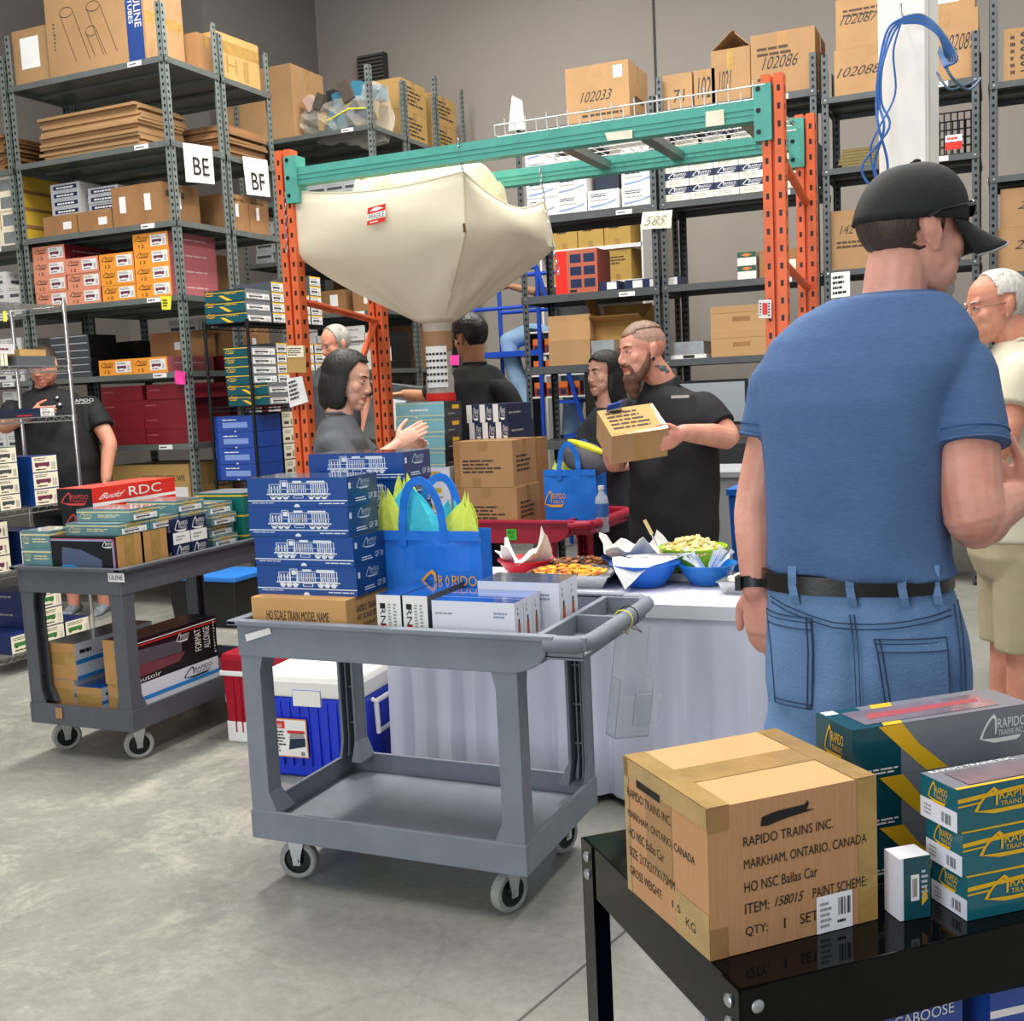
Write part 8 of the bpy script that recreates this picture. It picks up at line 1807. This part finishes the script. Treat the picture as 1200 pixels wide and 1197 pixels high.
# ---- bespectacled man in black polo at the left, behind the chrome rack
def man_left():
    D = 8.3; fw = -AFh*.97-AXh*.1
    P, H, nk, rt, fw, lv, S2, E2, W2 = figure('heavy bespectacled man in black polo and shorts behind chrome rack', D, (52, 456, 0), [(106, 474, .02), (16, 478, 0)], [(128, 520, -.05), (6, 500, -.1)], [(124, 562, -.12), (38, 484, -.34)],
        [(72, 580, .265, .21), (70, 545, .29, .25), (66, 505, .285, .235), (62, 475, .265, .19), (57, 460, .19, .11)], fw, ((51, 430, -.08), -AFh*.9-AXh*.16-UP*.25, UP-AXh*.05, 1.15), SKO, LIP, BLKT, sleeve=.6, sr=(.092, .092), arm=(.065, .056, .05, .036), vox=.007,
        hands=[(-UP, AXh*-.6, .4, 1.0), (AXh*.98+UP*.05, AFh*.9, .1, 1.05)], pants=PTB, shorts=.55, eyes=dict(iris='3a4a50', brow='4a3a30', glasses='2a2a2c'), jaw=1.2, cheek=1.2, chin=1.2, hipw=.12, legr=.1, stance=.12, shift=.13, shoes=mat('trainer_mix', '3a4044', .6, var=.5, vscale=30, hue2='8a9096'), collar='v')
    HB = hairmat('brown_hair', '3d2c22'); shell_hair(H, 'hair', P.e, P.o, HB, lambda v: v.z > .05 and not (v.y > .05 and v.z < .085) , grow=.008, vox=.007)
    mb = MB(); f = Face(at(84, 474, d=D-.32), rt*-.22*0+AXh*.16, UP*.035); f.text(mb, (0, .4, 1, 1), 'RAPIDO', WHITE); f.lines(mb, (.1, 0, .9, .3), 1, WHITE); P.raw(mb, 'shirt_logo', False)
    mb = MB()
    for c, r in (((66, 468), .03), ((69, 476), .035), ((63, 478), .025)): mb.ell(at(*c, d=D-.3), r*.7, mat('dark_badge', '22282a', .3), n=8, k=6); mb.ell(at(c[0]+1, c[1]-2, d=D-.32), r*.3, WHITE, n=6, k=5)
    P.raw(mb, 'badge')
man_left()
# ---- dark-haired man seen from behind under the hopper
def man_back():
    D = 6.75; fw = AFh*.82-AXh*.56
    P, H, nk, rt, fw, lv, S2, E2, W2 = figure('dark-haired man in black tee seen from behind under the hopper', D, (556, 428, 0), [(522, 452, .1), (590, 454, -.1)], [(500, 466, .2), (612, 500, -.1)], [(474, 462, .3), (600, 540, .1)],
        [(562, 590, .2, .14), (562, 530, .215, .15), (562, 480, .215, .15), (560, 448, .2, .115), (558, 432, .14, .08)], fw, ((550, 396, 0), AFh*.7-AXh*.72-UP*.2, UP-AXh*.04, 1.08), SKT, LIP2, mat('black_tee', '1e1f20', .85, var=.25, vscale=14), sleeve=.8, sr=(.075, .075), vox=.007,
        hands=[(-AXh, -UP, .4), (-UP, AXh, .4)], pants=PTB, eyes=dict(iris='241610', brow='140c0a'), collar=True)
    BH = mat('wavy_black_hair', '0f0d0d', .4, var=.3, vscale=20, bump=.9, bscale=40); shell_hair(H, 'hair', P.e, P.o, BH, lambda v: (v.z > -.035 or v.y < -.04 and v.z > -.075) and not (v.y > .03 and v.z < .09) and not (abs(v.x) > .06 and -.04 < v.y < .02 and v.z < .02), grow=.018, vox=.007)
man_back()
# ---- elderly man in beige at the right edge
def man_old():
    D = 4.2; fw = -AXh*.95+AFh*.1; BG = mat('beige_shirt', 'd6cdb4', .85, var=.08, vscale=10); BS = mat('khaki_shorts', 'b5a888', .85, var=.12, vscale=10)
    P, H, nk, rt, fw, lv, S2, E2, W2 = figure('white-haired man in glasses, beige shirt and khaki shorts at right', D, (1188, 402, 0), [(1196, 430, -.17), (1180, 430, .17)], [(1180, 510, -.22), (1160, 510, .2)], [(1150, 560, -.2), (1135, 545, .12)],
        [(1188, 630, .19, .165), (1188, 580, .19, .17), (1190, 520, .19, .165), (1192, 450, .185, .14), (1191, 418, .14, .10)], fw, ((1166, 360, 0), -AXh*.97+AFh*.0-UP*.12, UP-AXh*.08, 1.13), SKO, LIP, BG, sleeve=.62, sr=(.085, .08), vox=.006,
        hands=[(-AXh*.8-UP*.2, AFh*.8, .4), (-AXh*.9, -UP, .4)], pants=BS, shorts=.42, eyes=dict(iris='5a6a70', brow='c9c0b4', glasses='6a5a4a'), collar=True, nose=1.04, legr=.085, shoes=mat('tan_shoes', '8a7a66', .7))
    WH = hairmat('white_hair', 'd6d0c6', (1, 1, .3)); shell_hair(H, 'hair', P.e, P.o, WH, lambda v: v.y < .02-(.03 if v.z < .03 else 0)+max(0, v.z-.07)*.3 and v.z > -.05 and not (abs(v.x) > .06 and abs(v.y+.012) < .026 and v.z < .035), grow=.004, vox=.006)
man_old()
# ---- grey-haired head glimpsed behind the orange rack
def man_far():
    D = 7.8; fw = AXh*.3-AFh*.9
    P, H, nk, rt, fw, lv, S2, E2, W2 = figure('grey-haired person glimpsed behind the woman in grey tee', D, (394, 424, 0), [(424, 440, 0), (364, 442, 0)], [(430, 490, 0), (358, 492, 0)], [(426, 540, 0), (362, 540, 0)],
        [(394, 560, .17, .13), (394, 500, .18, .13), (394, 452, .19, .12), (394, 432, .13, .09)], fw, ((393, 404, 0), -AXh*.75-AFh*.6-UP*.3, UP, 1.1), SKO, LIP, mat('dim_shirt', '3a3b40', .85), vox=.009, hands=[(-UP, -AXh, .4), (-UP, AXh, .4)], pants=PTB, eyes=dict(iris='3a4a50', brow='8a8278'))
    shell_hair(H, 'hair', P.e, P.o, hairmat('grey_hair', 'a9a49b', (1, 1, .3)), lambda v: v.y < .03 and v.z > -.04, grow=.006, vox=.008)
man_far()
# ---- person on the blue rolling steps behind the back shelves
def climber():
    D = 10.6
    JE = mat('light_jeans', '8fb0cf', .85, var=.2, vscale=8); DK = mat('dark_grey_tee', '3c3d40', .85, var=.2, vscale=12)
    hp = at(672, 418, d=D); P = Person(V((hp.x, hp.y, 0)), 'person in light jeans and dark grey top bending on blue steps')
    q = lambda x, y, dd=0: at(x, y, d=D+dd)
    B = MB(); H = Head(q(676, 312, .2), AFh*.8-AXh*.4-UP*.5, UP+AFh*.3, 1.05); H.skull(B, SKT)
    limb(B, [q(668, 335), q(672, 322), H.p(0, -.02, -.05)], [.06, .055, .055], SKT); limb(B, [q(655, 345), q(628, 342), q(600, 336)], [.05, .042, .032], SKT); hand(B, q(600, 336), -AXh, -UP, 'L', SKT, s=1.0)
    limb(B, [q(668, 400), q(672, 370), q(668, 345)], [.12, .12, .1], SKT); limb(B, [q(620, 470), q(615, 505), q(618, 530)], [.05, .045, .04], SKT)
    P.add(B, 'body', .008, 2)
    S_ = MB(); limb(S_, [q(672, 425), q(676, 385), q(674, 345), q(670, 332)], [(.19, .15), (.2, .16), (.18, .13), (.08, .08)], DK, ax=AXh, n=20); limb(S_, [q(665, 345), q(645, 345), q(632, 343)], [.075, .07, .062], DK); P.add(S_, 'shirt', .009, 4)
    J = MB(); limb(J, [q(668, 425), q(632, 392), q(596, 400)], [.15, .105, .085], JE, n=18); limb(J, [q(596, 400), q(604, 436), q(618, 470), q(618, 505)], [.085, .085, .08, .07], JE, n=16); limb(J, [q(672, 428), q(672, 470, .1), q(668, 510, .1)], [.14, .1, .08], JE, n=16); P.add(J, 'jeans', .009, 3)
    shell_hair(H, 'hair', P.e, P.o, mat('wavy_black_hair', '0f0d0d'), lambda v: v.y < .03 and v.z > -.06 or v.z > .09, grow=.012, vox=.008)
    mb = MB(); shoe(mb, q(622, 532), -AXh, BLACKP, RUBBER); shoe(mb, q(672, 520, .1), -AXh, BLACKP, RUBBER); P.raw(mb, 'shoes')
    # rolling steps
    BL = mat('blue_steel_paint', '1f4fc0', .4, .2); lo = at(600, 412, d=D-.1); e = empty('rolling_steps', (lo.x, lo.y, 0), 'blue steel rolling steps behind the back shelves', 'steps'); o = e.location
    zt = lo.z
    mb = MB(); mb.box((-.35, -.1, zt-.05), (.35, .5, zt), BL); mb.build('platform', e)
    for i in range(5): mb = MB(); z = zt*(i+.5)/6; mb.box((.38+.12*(5-i)*.6, -.1, z-.03), (.62+.12*(5-i)*.6, .5, z), BL); mb.build('step', e)
    for x, y in ((-.33, -.1), (.33, -.1), (-.33, .5), (.33, .5)): mb = MB(); mb.cyl((x, y, 0), (x, y, zt+.75), .022, BL, 8); mb.build('rail_post', e)
    for y in (-.1, .5): mb = MB(); mb.tube([(.33, y, zt+.75), (-.33, y, zt+.75)], .02, BL, 8); mb.tube([(-.33, y, zt+.4), (.33, y, zt+.4)], .018, BL, 8); mb.cyl((.33, y, zt+.75), (1.0, y, .2), .02, BL, 8); mb.build('handrail', e)
    kind('tiny', (.09, .1, .13), mat('toy_red', '9a3a22', .5), None, lambda P_, F: (F['F'].quad(P_(), (.0, .6, 1, 1), mat('toy_orange', 'd8702a', .5)), F['F'].quad(P_(), (.2, .1, .8, .5), NAVY)))
    a = at(562, 398, d=9.2)
    te = empty('small_shelf', (a.x+.2, 9.75, 0), 'low dark shelf of red toy boxes far behind the hopper', 'shelf'); 
    for k in range(4): mb = MB(); mb.box((-.26, -.12, 1.45+k*.2), (.26, .12, 1.465+k*.2), WHITE); mb.build('board', te)
    for x in (-.27, .26): mb = MB(); mb.box((x, -.12, 0), (x+.01, .12, 2.1), BLACKM); mb.build('side_panel', te)
    for k in range(3):
        for i in range(4): put('tiny', 'toy_box', te.location.x-.24+i*.12, 9.64, 1.466+k*.2, f'small red toy box on far shelf, {("bottom", "middle", "top")[k]} row, {ORD[i]} from left', 'box', 'red toy boxes far back')
climber()
